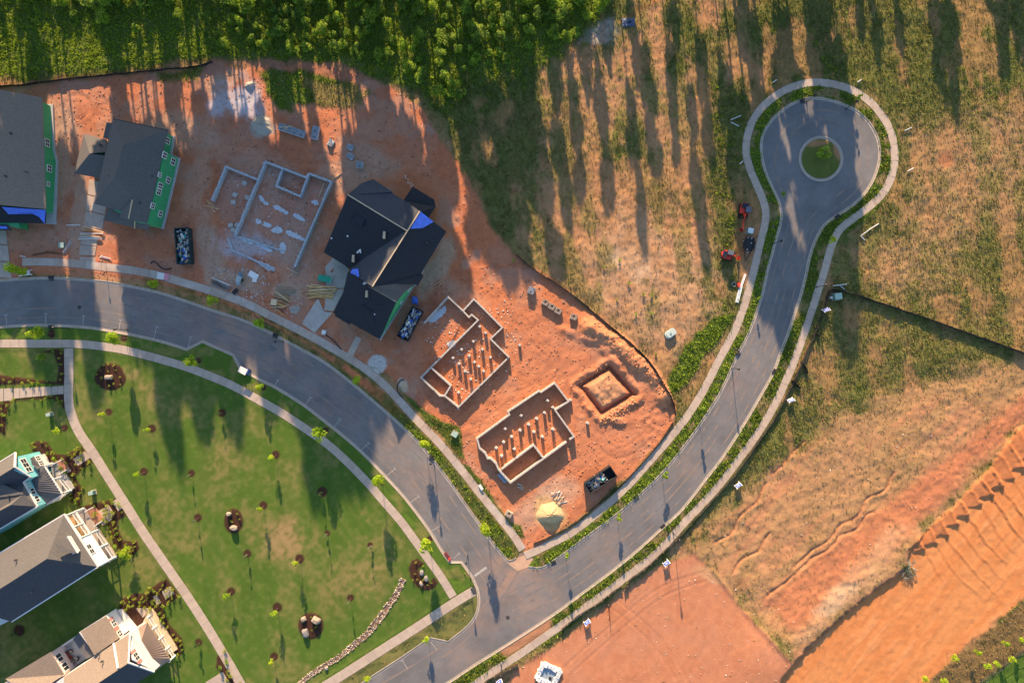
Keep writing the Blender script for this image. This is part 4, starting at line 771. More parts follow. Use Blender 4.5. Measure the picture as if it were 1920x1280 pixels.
class House:
    def __init__(s, name, label, cx, cy):
        s.c = W(cx, cy, 0); s.root = empty(name, s.c, label, 'house')
    def loc(s, P): return [(p[0]-s.c.x, p[1]-s.c.y, p[2]) for p in P]
    def roof(s, pts, m, th=0.16, name='roof', label=None, lift=0.0):
        P = [W(*p) for p in pts]; P = [Vector((p.x, p.y, p.z+lift)) for p in P]
        o = MB().slab3(s.loc(P), th).build(name, m, s.root)
        if label: o['label'] = label
        return o
    def trim(s, pts, w=0.16, m=None, name='trim'):
        mb = MB(); P = [Vector(p) for p in s.loc([W(*p) for p in pts])]
        for a, b in zip(P[:-1], P[1:]): mb.bar(a+Vector((0, 0, -.05)), b+Vector((0, 0, -.05)), w, 0.26)
        return mb.build(name, m or WHITE, s.root)
    def seams(s, pts, a_edge, n, m, name='roof_seam', drop=0.0):
        """standing seams: ribs from the eave edge (a_edge two px points at h) up to the ridge side given as pts polygon"""
    def walls(s, foot, h, m, name='wall', z0=-0.1):
        """foot = ground points in px"""
        P = [W(x, y, 0) for x, y in foot]; mb = MB(); mb.prism([(p.x-s.c.x, p.y-s.c.y) for p in P], z0, h)
        return mb.build(name, m, s.root)
    def wall_tops(s, foot, hs, m, name='wall'):
        P = [W(x, y, 0) for x, y in foot]; mb = MB(); mb.prism([(p.x-s.c.x, p.y-s.c.y) for p in P], -0.1, hs); return mb.build(name, m, s.root)
    def frame(s, A, B):
        a = W(*A); b = W(*B); d = (b-a).normalized(); n = Vector((d.y, -d.x, 0))
        if n.dot(-a) < 0: n = -n        # outward = towards the middle of the site
        return a, b, d, n
    def window(s, A, B, px, py, w, h, frame=WHITE, cols=2, rows=1, proud=0.04, z=None, shutters=False):
        """window centred where the wall over ground line A-B meets the view of (px,py)"""
        a, b, d, n = s.frame(A, B); c = wallhit(a, b, px, py)
        if z is not None: c.z = z
        c -= s.c; c.z = c.z; up = Vector((0, 0, 1)); o = c+n*proud
        def quad3(mb, cen, ww, hh, dep):
            vs = [cen+d*(i*ww/2)+up*(j*hh/2)+n*(k*dep/2) for i in (-1, 1) for j in (-1, 1) for k in (-1, 1)]
            mb.add(vs, [(0, 1, 3, 2), (4, 6, 7, 5), (0, 4, 5, 1), (2, 3, 7, 6), (0, 2, 6, 4), (1, 5, 7, 3)])
        fr = MB(); t = 0.13
        quad3(fr, o+up*(h/2-t/2), w, t, .12); quad3(fr, o-up*(h/2-t/2), w, t, .12)
        for i in range(cols+1): quad3(fr, o+d*(-w/2+t/2+i*(w-t)/cols), t if i in (0, cols) else t*.9, h-2*t, .11)
        for j in range(1, rows+1): quad3(fr, o+up*(-h/2+j*h/(rows+1)), w-2*t, .07, .09)
        f = fr.build('window', frame, s.root)
        for i in range(cols):
            p = MB(); quad3(p, c+n*(proud-.0)+d*(-w/2+t/2+(i+.5)*(w-t)/cols), (w-t)/cols-t, h-2*t, .06); p.build('pane', GLASS, f)
        if shutters:
            for sg in (-1, 1): q = MB(); quad3(q, o+d*sg*(w/2+.30), .5, h, .08); q.build('shutter', SHUT, s.root)
        return f
    def rail(s, P0, P1, z, hgt=0.95, name='railing', m=None, n=None):
        """rail between ground px points, at floor height z"""
        a = W(*P0)-s.c; b = W(*P1)-s.c; a = Vector((a.x, a.y, z)); b = Vector((b.x, b.y, z)); mb = MB(); up = Vector((0, 0, 1))
        mb.bar(a+up*hgt, b+up*hgt, .14, .09); mb.bar(a+up*.12, b+up*.12, .07, .07); L = (b-a).length; n = n or max(2, int(L/.16))
        for i in range(n+1): p = a.lerp(b, i/n); mb.bar(p+up*.12, p+up*hgt, .04, .04)
        return mb.build(name, m or WHITE, s.root)
    def column(s, P, z0, z1, w=.28, m=None):
        a = W(*P)-s.c; mb = MB(); mb.box((a.x, a.y, (z0+z1)/2), (w, w, z1-z0)); mb.box((a.x, a.y, z1-.08), (w*1.4, w*1.4, .16)); mb.box((a.x, a.y, z0+.1), (w*1.3, w*1.3, .2)); return mb.build('column', m or WHITE, s.root)
    def floor(s, foot, z0, z1, m, name='porch_floor'):
        P = [W(x, y)-s.c for x, y in foot]; return MB().prism([(p.x, p.y) for p in P], z0, z1).build(name, m, s.root)
def ribs(H_, e0, e1, r0, r1, n, m, name='roof_seam'):
    """ribs of a seamed roof from eave line e0-e1 to top line r0-r1 (px,py,h)"""
    E0, E1, R0_, R1_ = [Vector(p) for p in H_.loc([W(*q) for q in (e0, e1, r0, r1)])]; me = []
    for i in range(n+1):
        t = i/n; a = E0.lerp(E1, t); b = R0_.lerp(R1_, t)
        mb = MB(); mb.bar(a+Vector((0, 0, .05)), b+Vector((0, 0, .05)), .06, .09); mb.build(name, m, H_.root)
def sheath_seams(H_, A, B, h, step=2.4):
    """dark joints between sheathing boards"""
    a, b, d, n = H_.frame(A, B); a -= H_.c; b -= H_.c; L = (b-a).length; mb = MB(); k = int(L/1.22)
    rr = random.Random(3)
    for j in range(1, int(h/1.22)+1):
        for i in range(k):
            if rr.random() < .8:
                c = a+d*((i+.5)*1.22+rr.uniform(-.2, .2))+n*.03; c.z = j*1.22; mb.box(c, (.28, .05, .04), math.atan2(d.y, d.x))
    mb.build('sheathing_tape', GREENS, H_.root)

# --- house at the left edge
A = House('unfinished_house', 'large unfinished house cut by the left edge, brown shingles and green sheathed side wall', 30, 290)
A.roof([(-62, 157, 8.0), (79, 183, 3.3), (86, 392, 3.3), (-62, 378, 8.0)], ROOFT)
A.roof([(-62, 157, 8.0), (-62, 378, 8.0), (-190, 365, 3.3), (-190, 170, 3.3)], ROOFT)
A.walls([(-160, 195), (97, 200), (101, 281), (107, 303), (102, 400), (-160, 385)], 3.15, GREENW)
A.walls([(-160, 190), (101, 197), (104, 281), (110, 305), (106, 421), (-160, 404)], 0.35, FOUND, 'foundation')
A.roof([(4, 388, 3.6), (86, 394, 3.2), (84, 419, 2.8), (74, 407, 3.0), (62, 401, 3.1), (17, 402, 3.0)], TARP, .08, 'roof_underlayment', 'bright blue underlayment on the lower roof', lift=.12)
A.roof([(-60, 380, 3.7), (4, 386, 3.6), (86, 393, 3.25), (85, 419, 2.75), (48, 418, 2.7), (-60, 417, 2.7)], ROOFD, .14)
A.walls([(-60, 385), (48, 398), (54, 432), (18, 424), (-60, 418)], 2.5, GREENW)
A.roof([(-60, 419, 2.6), (15, 421, 2.6), (22, 432, 2.3), (-60, 432, 2.3)], ROOF_DIM, .1); A.roof([(-60, 422, 2.75), (12, 424, 2.75), (14, 429, 2.6), (-60, 428, 2.6)], TARP, .05, 'roof_underlayment')
for px, py, w, h in ((88, 268, 1.5, 1.2), (92, 316, 1.3, 1.3), (90, 345, .9, .8)): A.window(*(((97, 200), (101, 281)) if py < 280 else ((107, 303), (102, 400))), px, py, w, h, cols=2 if w > 1 else 1, proud=.05)
sheath_seams(A, (101, 281), (103, 420), 3.0)
pv = W(48, 322, 5)-A.c; MB().tube((pv.x, pv.y, 4.2), (pv.x, pv.y, 5.3), .09).build('vent_pipe', RAILG, A.root)

# --- green sheathed house
B = House('unfinished_house', 'unfinished house with grey hipped roof, tall green sheathed wall and white windows', 262, 330)
ya = 5.6
B.roof([(212, 223, ya), (315, 244, ya), (231, 272, 8.6)], ROOFG); B.roof([(212, 223, ya), (231, 272, 8.6), (216, 332, 8.6), (176, 382, ya)], ROOFG)
B.roof([(315, 244, ya), (275, 419, ya), (243, 411, 6.7), (249, 371, 7.2), (216, 332, 8.6), (231, 272, 8.6)], ROOFG)
B.roof([(216, 332, 8.6), (249, 371, 7.2), (226, 395, ya), (176, 382, ya)], ROOFG); B.roof([(249, 372, 7.2), (243, 411, 6.7), (225, 408, 5.4), (227, 394, 5.6)], ROOFG)
B.trim([(248, 374, 7.3), (241, 410, 6.8)], .12, PALEW, 'ridge_board'); B.trim([(212, 223, ya), (315, 244, ya)], .1, RAILG, 'drip_edge')
B.roof([(157, 251, 3.0), (200, 262, 3.0), (199, 285, 4.6), (168, 288, 4.6)], ROOFG); B.roof([(168, 288, 4.6), (199, 292, 4.6), (187, 334, 3.0), (139, 325, 3.0)], ROOFG); B.roof([(157, 251, 3.0), (168, 288, 4.6), (139, 325, 3.0)], ROOFG)
B.roof([(200, 229, 3.0), (214, 232, 3.0), (206, 262, 3.3), (193, 259, 3.0)], ROOFG)
B.roof([(204, 386, 3.9), (227, 392, 3.9), (252, 412, 3.8), (252, 427, 2.9), (193, 413, 2.9)], ROOFG); B.roof([(253, 414, 3.7), (280, 420, 3.7), (279, 431, 3.0), (253, 427, 3.0)], ROOFG)
B.trim([(253, 413, 3.9), (252, 428, 3.1)], .1, PALEW, 'ridge_board')
B.walls([(255, 260), (326, 258), (320, 292), (336, 299), (305, 428), (282, 424), (245, 404), (240, 300)], 5.3, GREENW)
B.walls([(255, 257), (329, 256), (323, 290), (339, 297), (308, 430), (222, 402), (218, 300)], 0.4, FOUND, 'foundation')
B.walls([(185, 268), (225, 275), (215, 338), (176, 328)], 2.9, GREENW)
for px, py, w, h in ((308, 291, 1.2, 1.4), (299, 328, .9, 1.1), (286, 386, 1.1, 1.3), (324, 303, 1.3, 1.5), (315, 338, 1.2, 1.4), (300, 401, 1.2, 1.3), (300, 349, 1.3, 1.5), (297.5, 359, 1.3, 1.5)): B.window((336, 299), (305, 428), px, py, w, h)
B.window((326, 258), (320, 292), 314, 264, 1.2, 1.4)
sheath_seams(B, (336, 299), (305, 428), 5.4)
for px, py in ((202, 279), (188, 272)): p = W(px, py, 4.4)-B.c; MB().box((p.x, p.y, 4.3), (.3, .3, .5)).build('roof_vent', RAILG, B.root)

# --- black roofed house
Ch = House('unfinished_house', 'large unfinished house near the centre with black roofs, blue patches and a green gable', 725, 480)
Ch.roof([(652, 365, 9.2), (762, 432, 9.2), (680, 486, 5.6), (657, 504, 4.2), (607, 473, 4.2)], ROOFD)
Ch.roof([(652, 365, 9.2), (677, 344, 7.8), (700, 336, 7.2), (736, 360, 7.2), (735, 362, 7.0), (757, 375, 6.8), (787, 396, 9.0), (762, 432, 9.2)], ROOF_DIM)
Ch.roof([(756, 376, 4.0), (774, 350, 3.6), (814, 374, 3.6), (817, 388, 3.6), (803, 408, 4.2), (786, 398, 5.6)], ROOFD)
Ch.roof([(787, 396, 9.2), (837, 434, 5.8), (797, 499, 5.8), (790, 512, 5.4), (794, 517, 5.4), (783, 536, 5.2), (777, 533, 5.6), (740, 532, 7.6), (698, 537, 9.2), (762, 432, 9.25)], ROOFD)
Ch.roof([(789, 397, 9.05), (813, 416, 7.4), (792, 428, 8.0), (790, 428, 8.1), (770, 429, 9.0)], TARP, .03, 'roof_underlayment', 'ragged bright blue patch at the top of the east roof', lift=.12)
Ch.roof([(762, 432, 9.2), (698, 537, 9.2), (656, 511, 5.0), (657, 504, 4.4), (680, 486, 5.6)], ROOF_DIM)
Ch.roof([(657, 511, 5.1), (661, 505, 5.2), (672, 503, 5.6), (674, 518, 6.6), (670, 520, 6.4)], TARP, .03, 'roof_underlayment', 'small blue patch in the roof valley', lift=.14)
Ch.roof([(698, 537, 9.0), (740, 531, 7.4), (777, 533, 4.4), (757, 549, 5.6), (743, 566, 6.6), (697, 538, 7.2)], ROOFG)
Ch.roof([(652, 510, 6.8), (743, 566, 6.8), (712, 636, 2.9), (657, 605, 2.9), (656, 609, 2.7), (628, 592, 2.7), (628, 589, 2.8), (625, 586, 2.8), (643, 549, 4.6)], ROOFD)
Ch.roof([(652, 510, 6.8), (743, 566, 6.8), (740, 560, 6.3), (698, 534, 6.3), (672, 518, 6.0)], ROOFD)
Ch.trim([(652, 365, 9.35), (762, 432, 9.35)], .18, PALEW, 'ridge_cap'); Ch.trim([(787, 396, 9.35), (698, 537, 9.3)], .18, PALEW, 'ridge_cap'); Ch.trim([(600+91, 536, 6.6), (743, 566, 6.9)], .12, PALEW, 'ridge_cap')
Ch.walls([(690, 370), (760, 405), (770, 432), (700, 500), (628, 475), (672, 385)], 4.1, GREENW); Ch.walls([(700, 375), (745, 400), (750, 430), (700, 420)], 6.6, GREENW)
Ch.walls([(775, 368), (808, 388), (795, 412), (762, 400)], 3.3, GREENW)
Ch.walls([(800, 424), (829, 443), (793, 500), (789, 515), (778, 534), (752, 520), (712, 520), (765, 440)], 5.1, GREENW); Ch.walls([(798, 424), (832, 444), (795, 502), (791, 517), (780, 537), (750, 520)], .5, FOUND, 'foundation')
Ch.walls([(665, 525), (712, 540), (762, 524), (776, 536), (712, 633), (636, 584)], 2.7, GREENW); Ch.walls([(700, 540), (778, 535), (714, 638), (640, 588)], .35, FOUND, 'foundation')
a_ = W(777, 536); b_ = W(712, 634)   # green gable wall above the eave line
def gable(H_, A_, B_, apex, base_h, th, m, name='gable_wall'):
    a, b, d, n = H_.frame(A_, B_); a = a-H_.c; b = b-H_.c; L = (b-a).length
    ap = [a+Vector((0, 0, base_h[0])), b+Vector((0, 0, base_h[1]))]+[a+d*(L*t)+Vector((0, 0, z)) for t, z in apex]
    vs = [p+n*0.0 for p in ap]+[p-n*th for p in ap]; k = len(ap); fs = [tuple(range(k)), tuple(range(2*k-1, k-1, -1))]+[(i, (i+1) % k, (i+1) % k+k, i+k) for i in range(k)]
    mb = MB(); mb.add(vs, fs); return mb.build(name, m, H_.root)
gable(Ch, (777, 535), (713, 634), [(0.98, 2.8), (0.37, 6.4), (.18, 5.3), (.02, 4.1)], (0.1, 0.1), .2, GREENW)
Ch.window((777, 535), (713, 634), 768, 541, 1.4, .9); Ch.window((777, 535), (713, 634), 752, 567, .7, .9, cols=1)
for (x, y, h, q) in ((721, 441, 8.0, 1.25), (663, 485, 5.4, 1.25), (688, 551, 5.9, 1.2)):
    p = W(x, y, h)-Ch.c; MB().box((p.x, p.y, h+.1), (.42, q, .7), R(-4)).build('vent_housing', PALEW, Ch.root)
for (x, y, h) in ((674, 411, 8.2), (692, 572, 4.9)):
    p = W(x, y, h)-Ch.c; MB().box((p.x, p.y, h-.4), (1.9, 1.7, 1.15), R(-30)).build('roof_hatch', ROOFD, Ch.root)
for (x, y, h) in ((703, 589, 4.6), (622, 447, 5.6), (652, 443, 6.6), (672, 472, 6), (676, 471, 6), (684, 530, 7.3), (687, 530, 7.3)):
    p = W(x, y, h)-Ch.c; MB().box((p.x, p.y, h+.15), (.25 if x < 700 else .22, .7 if x > 660 and x < 700 else .3, .12), random.uniform(-1, 1)).build('roof_offcut', WHITE, Ch.root)

# --- turquoise house
D = House('turquoise_house', 'turquoise house with white trim, dark seamed porch roof and two white window groups', 60, 920)
D.roof([(28.6, 848, 5.7), (27.6, 875, 8.2), (-80, 942, 8.2), (-80, 914, 5.7)], ROOFG); D.roof([(27.6, 875, 8.2), (57, 894, 5.7), (42, 905, 5.9), (43, 926, 6.9), (-80, 995, 7), (-80, 942, 8.2)], ROOF_DIM)  # second slope uses the darker copy, its shade painted in
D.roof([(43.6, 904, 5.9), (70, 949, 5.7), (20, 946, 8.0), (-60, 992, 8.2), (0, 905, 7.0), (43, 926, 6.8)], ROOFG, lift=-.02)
D.roof([(20, 946, 8.0), (70, 949, 5.7), (-20, 1003, 5.7), (-80, 1040, 5.7), (-80, 1000, 8.2)], ROOF_DIM, lift=.03)  # slope turned from the sun, shade in its colour
D.trim([(28.6, 848, 5.8), (27.6, 875, 8.3), (57, 894, 5.8)], .22); D.trim([(28.6, 848, 5.8), (-80, 914, 5.8)], .18); D.trim([(57, 894, 5.8), (43.6, 904, 5.9), (70, 949, 5.8), (-20, 1003, 5.8)], .18)
D.walls([(74, 846), (98, 884), (87, 892), (109, 935), (20, 990), (-80, 1040), (-80, 940), (20, 878)], 5.5, TEALW)
gable(D, (74, 846), (98, 884), [(.5, 8.0)], (5.4, 5.4), .2, TEALW)
WA, WB = (74, 846), (98, 884)
D.window(WA, WB, 46, 868, 1.9, 1.5, rows=1, cols=2); D.window(WA, WB, 51, 876, 1.9, 1.5, rows=1, cols=2)
for px, py in ((52, 906.5), (61, 920.5), (69, 935)): D.window((86, 892), (109, 935.5), px, py, 1.25, 1.1, cols=2, rows=0)
# bay window
bay = [(76, 856), (85, 850), (96, 870), (88, 875)]
D.walls(bay, 2.7, WHITEW, 'bay'); D.roof([(57, 858.6, 4.2), (63, 855, 3.0), (75.5, 875.5, 3.0), (70, 879, 4.2), (60, 871, 4.4)], SEAM, .1, 'bay_roof')
D.window((85, 850), (96, 870), 71, 859, 1.0, 1.2); D.window((85, 850), (96, 870), 77, 868, 1.0, 1.2)
# porch
D.roof([(62, 893, 4.0), (72, 879, 3.3), (83.4, 873.6, 2.9), (117, 926.5, 2.9), (70, 920, 4.2)], SEAM, .12, 'porch_roof'); D.roof([(70, 920, 4.2), (117, 926.5, 2.9), (88, 945, 3.0), (72, 948, 3.6)], SEAM, .12, 'porch_roof'); D.roof([(57, 895, 4.0), (63, 893, 4.0), (70, 920, 4.2), (74, 946, 3.6), (66, 930, 4.2)], SEAM, .1, 'porch_roof')
ribs(D, (84, 875, 2.95), (116, 925, 2.95), (71, 883, 3.75), (70, 919, 4.2), 10, SEAM); D.trim([(83.4, 873.6, 2.9), (117, 926.5, 2.9), (88, 945, 3.0)], .2)
D.floor([(97, 866), (112, 868), (141, 914), (112, 938)], -.1, .5, mat('porch_grey', (.35, .34, .33), .7)); 
for p in ((104, 868), (119, 893), (137, 918), (116, 934)): D.column(p, .5, 2.85)
D.rail((119, 894), (137, 918), .5); D.rail((137, 918), (116, 934), .5); D.rail((104, 868), (98, 872), .5)
D.floor([(107, 869), (121, 862), (130, 876), (117, 886)], -.1, .3, BRICKF, 'step'); D.floor([(110, 866), (116, 863), (126, 879), (119, 883)], .3, .45, BRICKF, 'step')
D.rail((106, 868), (121, 860), .1, .9); D.rail((116, 887), (130, 879), .1, .9)

# --- white balcony house
E = House('white_house', 'white house with grey hip roof, small dormer and two storey front porch and balcony', 120, 1050)
a5, b5, c5, d5 = (120.5, 963.4, 5.8), (184, 1062, 5.8), (22, 1165, 5.8), (-60, 1072, 5.8); r1, r2 = (88, 1047, 9.2), (18, 1092, 9.2)
E.roof([a5, b5, r1], ROOFG); E.roof([a5, r1, r2, (-60, 1140, 9.2), d5], ROOFG); E.roof([b5, c5, r2, r1], ROOF_DIM); E.roof([c5, (-60, 1130, 5.8), (-60, 1140, 9.2), r2], ROOF_DIM)  # same shingles all round; southern slopes coloured darker for their shade
E.roof([(126.5, 1004.7, 8.0), (146, 1036, 8.0), (112, 1036, 9.1), (104, 1018, 9.1)], ROOFG, lift=.05); E.trim([(126.5, 1004.7, 8.1), (146, 1036, 8.1)], .2)
E.trim([d5, a5, b5, c5], .2)
dm = W(128, 1004, 7.3); dn = W(147, 1035, 7.3); cxd = (dm+dn)/2-E.c; dd_ = (dn-dm).normalized(); mb = MB(); mb.box((cxd.x-.25, cxd.y-.15, 7.3), ((dn-dm).length*.92, .4, 1.5), math.atan2(dd_.y, dd_.x)); mb.build('dormer_wall', WHITEW, E.root)
for t in (.22, .5, .78):
    p = dm.lerp(dn, t)-E.c; nn = Vector((-dd_.y, dd_.x, 0)); nn = nn if nn.x > 0 else -nn; p = p+nn*.03-Vector((.25, .15, 0)); f = MB().box((p.x, p.y, 7.45), (.85, .56, .8), math.atan2(dd_.y, dd_.x)).build('window', WHITE, E.root); q = p+nn*.04; MB().box((q.x, q.y, 7.45), (.6, .56, .5), math.atan2(dd_.y, dd_.x)).build('pane', GLASS, f)
E.walls([(146, 965), (200, 1050), (60, 1140), (-60, 1195), (-60, 1080), (20, 1040)], 5.5, WHITEW)
P0, P1 = (160, 952), (220, 1042); mid = (187, 992)
E.floor([P0, P1, (203, 1053), (143, 963)], -.1, .5, mat('porch_stone', (.36, .32, .29), .8)); E.floor([(159, 953), (219, 1042), (203, 1052), (143, 962)], 2.75, 3.0, WOODF, 'balcony_floor')
E.walls([(188, 993), (220, 1042), (206, 1050), (176, 1003)], 5.55, mat('pale_blue_siding', (.62, .68, .74), .6, .05), 'upper_room', 2.9)
for px in ((166.5, 1024.5), (172, 1033)): E.window((188, 993), (220, 1042), px[0], px[1], 1.0, 1.25, cols=1, rows=1)
for p in (P0, (174, 973), mid): E.column(p, 3.0, 5.6, .25)
for p in (P0, (187, 992), (204, 1018), P1): E.column(p, .5, 2.8, .32)
E.rail(P0, (174, 973), 3.0); E.rail((174, 973), mid, 3.0); E.rail((187, 992), (204, 1018), .5); E.rail((204, 1018), P1, .5); E.rail(P1, (206, 1051), .5); E.rail(P0, (150, 958), 3.0); E.rail(P0, (150, 958), .5)
for (q0, q1, z) in ((P0, P1, 2.85), (P0, mid, 5.55), (P1, (206, 1051), 2.85), (P0, (146, 961), 2.85)):
    a = W(*q0)-E.c; b = W(*q1)-E.c; MB().bar((a.x, a.y, z), (b.x, b.y, z), .22, .3).build('beam', WHITE, E.root)
E.floor([(166, 958), (180, 949), (195, 972), (181, 982)], -.1, .3, BRICKF, 'step'); E.rail((164, 957), (180, 948), .1, .9); E.rail((182, 984), (196, 974), .1, .9)

# --- lowest house
Fh = House('pink_white_house', 'pink and white house at the bottom edge with tan roofs, red shutters and a courtyard', 200, 1220)
Fh.roof([(244, 1186, 5.7), (241, 1242, 8.6), (120, 1322, 8.6), (120, 1268, 5.7)], ROOFT); Fh.roof([(241, 1242, 8.6), (289, 1259, 5.7), (170, 1335, 5.7), (120, 1322, 8.6)], ROOF_DIM)  # south-east slope darkened by colour to stand for its shade
Fh.trim([(244, 1186, 5.8), (241, 1242, 8.7), (289, 1259, 5.8)], .2); Fh.trim([(213, 1205, 5.9), (221, 1252, 8.8)], .25, WHITEW, 'gable_trim')
Fh.walls([(274, 1163), (317, 1231), (200, 1305), (60, 1360), (60, 1305), (170, 1232)], 5.5, WHITEW); gable(Fh, (274, 1163), (317, 1231), [(.5, 8.3)], (5.4, 5.4), .2, WHITEW)
g0, g1 = (274, 1163), (317, 1231); aG, bG, dG, nG = Fh.frame(g0, g1)
for i in range(20):
    z_ = 5.6+i*.14; half = (1-(z_-5.4)/2.95)*.5*(bG-aG).length
    if half > .2: c_ = (aG+bG)/2-Fh.c+nG*.03; c_.z = z_; q = MB(); q.bar(c_-dG*half, c_+dG*half, .05, .03); q.build('clapboard', WHITE, Fh.root)
Fh.window(g0, g1, 255.5, 1230, 1.5, 1.3, rows=1, shutters=True)
Fh.roof([(197.5, 1155, 4.6), (223, 1196, 4.6), (176, 1228, 6.4), (150, 1184, 6.4)], ROOFT, lift=-.1); Fh.walls([(218, 1140), (243, 1180), (205, 1206), (176, 1166)], 4.4, WHITEW)
for px, py in ((213, 1168), (224.5, 1187)): Fh.window((221, 1143), (245, 1183), px, py, 1.3, 1.2, shutters=True)
Fh.floor([(222, 1142), (230, 1140), (262, 1180), (246, 1184)], -.1, .25, WHITEW, 'terrace')
Fh.roof([(137, 1197, 3.0), (150, 1184, 3.0), (176, 1228, 3.4), (161, 1235, 3.4)], SEAM, .12, 'porch_roof')
Fh.roof([(94, 1222, 5.2), (120, 1264, 5.2), (58, 1305, 7.0), (10, 1272, 5.2)], ROOFT); Fh.walls([(122, 1205), (146, 1246), (70, 1298), (30, 1265)], 5.0, PINKW)
for px, py in ((111, 1232), (122, 1249)): Fh.window((122, 1206), (146, 1245), px, py, 1.6, 1.5, rows=0)
Fh.floor([(124, 1208), (158, 1186), (178, 1222), (148, 1244)], -.1, .3, mat('courtyard_paving', (.40, .42, .43), .8, .06, 1.0), 'courtyard_floor'); Fh.walls([(120, 1206), (158, 1181), (160, 1184), (122, 1209)], .9, WHITEW, 'garden_wall')
pr = [(275.6, 1166, 2.9), (319.6, 1235, 2.9), (270, 1232, 4.4), (259.7, 1216.5, 4.4)]
Fh.roof(pr, SEAMT, .12, 'porch_roof'); Fh.roof([(246, 1185, 2.9), (275.6, 1166, 2.9), (259.7, 1216.5, 4.4)], SEAMT, .12, 'porch_roof'); Fh.roof([(319.6, 1235, 2.9), (289, 1259, 2.9), (270, 1232, 4.4)], SEAMT, .12, 'porch_roof')
ribs(Fh, (277, 1168, 2.95), (318, 1233, 2.95), (260, 1216, 4.4), (270, 1231, 4.4), 13, SEAMT)
Fh.floor([(283, 1140), (289, 1142), (334, 1215), (300, 1236), (265, 1180), (272, 1160)], -.1, .45, PALEW)
cols_ = [(285, 1151), (296, 1171), (308, 1190), (320, 1209), (331, 1226)]
for p in cols_[1:]: Fh.column(p, .45, 2.85, .26)
Fh.column(cols_[0], .45, 1.6, .26)
for p, q in zip(cols_[:-1], cols_[1:]): Fh.rail(p, q, .45)
# courtyard table and chairs
DT = mat('dark_red_table', (0.10, 0.02, 0.02), .4); CH = mat('dark_wicker', (0.03, 0.025, 0.03), .7, .2, 8); CU = mat('chair_cushion', (0.45, 0.42, 0.42), .8)
def dining_table(px, py):
    g_ = W(px, py); t = empty('dining_table', (g_.x, g_.y, .3), 'dark red dining table in the shaded courtyard of the lowest house', 'table', None, R(-40))
    MB().box((0, 0, .74), (1.7, .95, .05)).build('tabletop', DT, t)
    for i in (-1, 1):
        for j in (-1, 1): MB().box((i*.75, j*.38, .36), (.07, .07, .72)).build('leg', DT, t)
dining_table(134, 1225)
def chair(px, py, rz, lab, first=[None]):
    g_ = W(px, py); lab_ = lab
    t = empty('garden_chair', (g_.x, g_.y, .3), lab_, 'chair', 'dining chairs in the courtyard', rz)
    MB().box((0, 0, .42), (.55, .55, .08)).build('seat', CH, t); MB().box((0, 0, .49), (.46, .46, .08)).build('cushion', CU, t); MB().box((0, .28, .7), (.55, .07, .55)).build('backrest', CH, t)
    for i in (-1, 1):
        MB().box((i*.27, 0, .6), (.06, .5, .05)).build('armrest', CH, t)
        for j in (-1, 1): MB().box((i*.24, j*.24, .19), (.05, .05, .38)).build('leg', CH, t)
chair(130, 1219, R(30), 'garden chair at the upper left of the dark table'); chair(138, 1216, R(10), 'red cushioned garden chair at the top end of the dark table'); chair(127, 1229, R(110), 'garden chair nearest the two large windows, upper'); chair(131, 1235, R(130), 'garden chair nearest the two large windows, lower')
chair(139, 1232, R(200), 'garden chair at the lower side of the dark table'); chair(150, 1230, R(250), 'garden chair standing apart by the porch roof'); chair(141, 1240, R(180), 'garden chair furthest down in the courtyard')

# wrap everything: ground walls of the two park houses stay off the beds

for H_, pts in ((A, ((20, 250, 5.6), (10, 330, 6.0))), (B, ((285, 330, 6.9), (262, 380, 6.6), (205, 330, 7.2))), (Ch, ((800, 455, 7.2), (760, 505, 7.0), (700, 600, 4.4), (715, 575, 5.6), (640, 440, 6.2), (628, 465, 5.0))), (D, ((15, 930, 7.4), (30, 885, 7.6))), (E, ((28, 1050, 8.1), (52, 1066, 8.6), (60, 1110, 7.9))), (Fh, ((190, 1240, 7.4), (182, 1225, 6.6)))):
    for x, y, z in pts: p = W(x, y, z)-H_.c; MB().tube((p.x, p.y, z-.6), (p.x, p.y, z+.35), .07, .07, 8).box((p.x, p.y, z-.1), (.32, .32, .12)).build('vent_pipe', RAILG, H_.root)

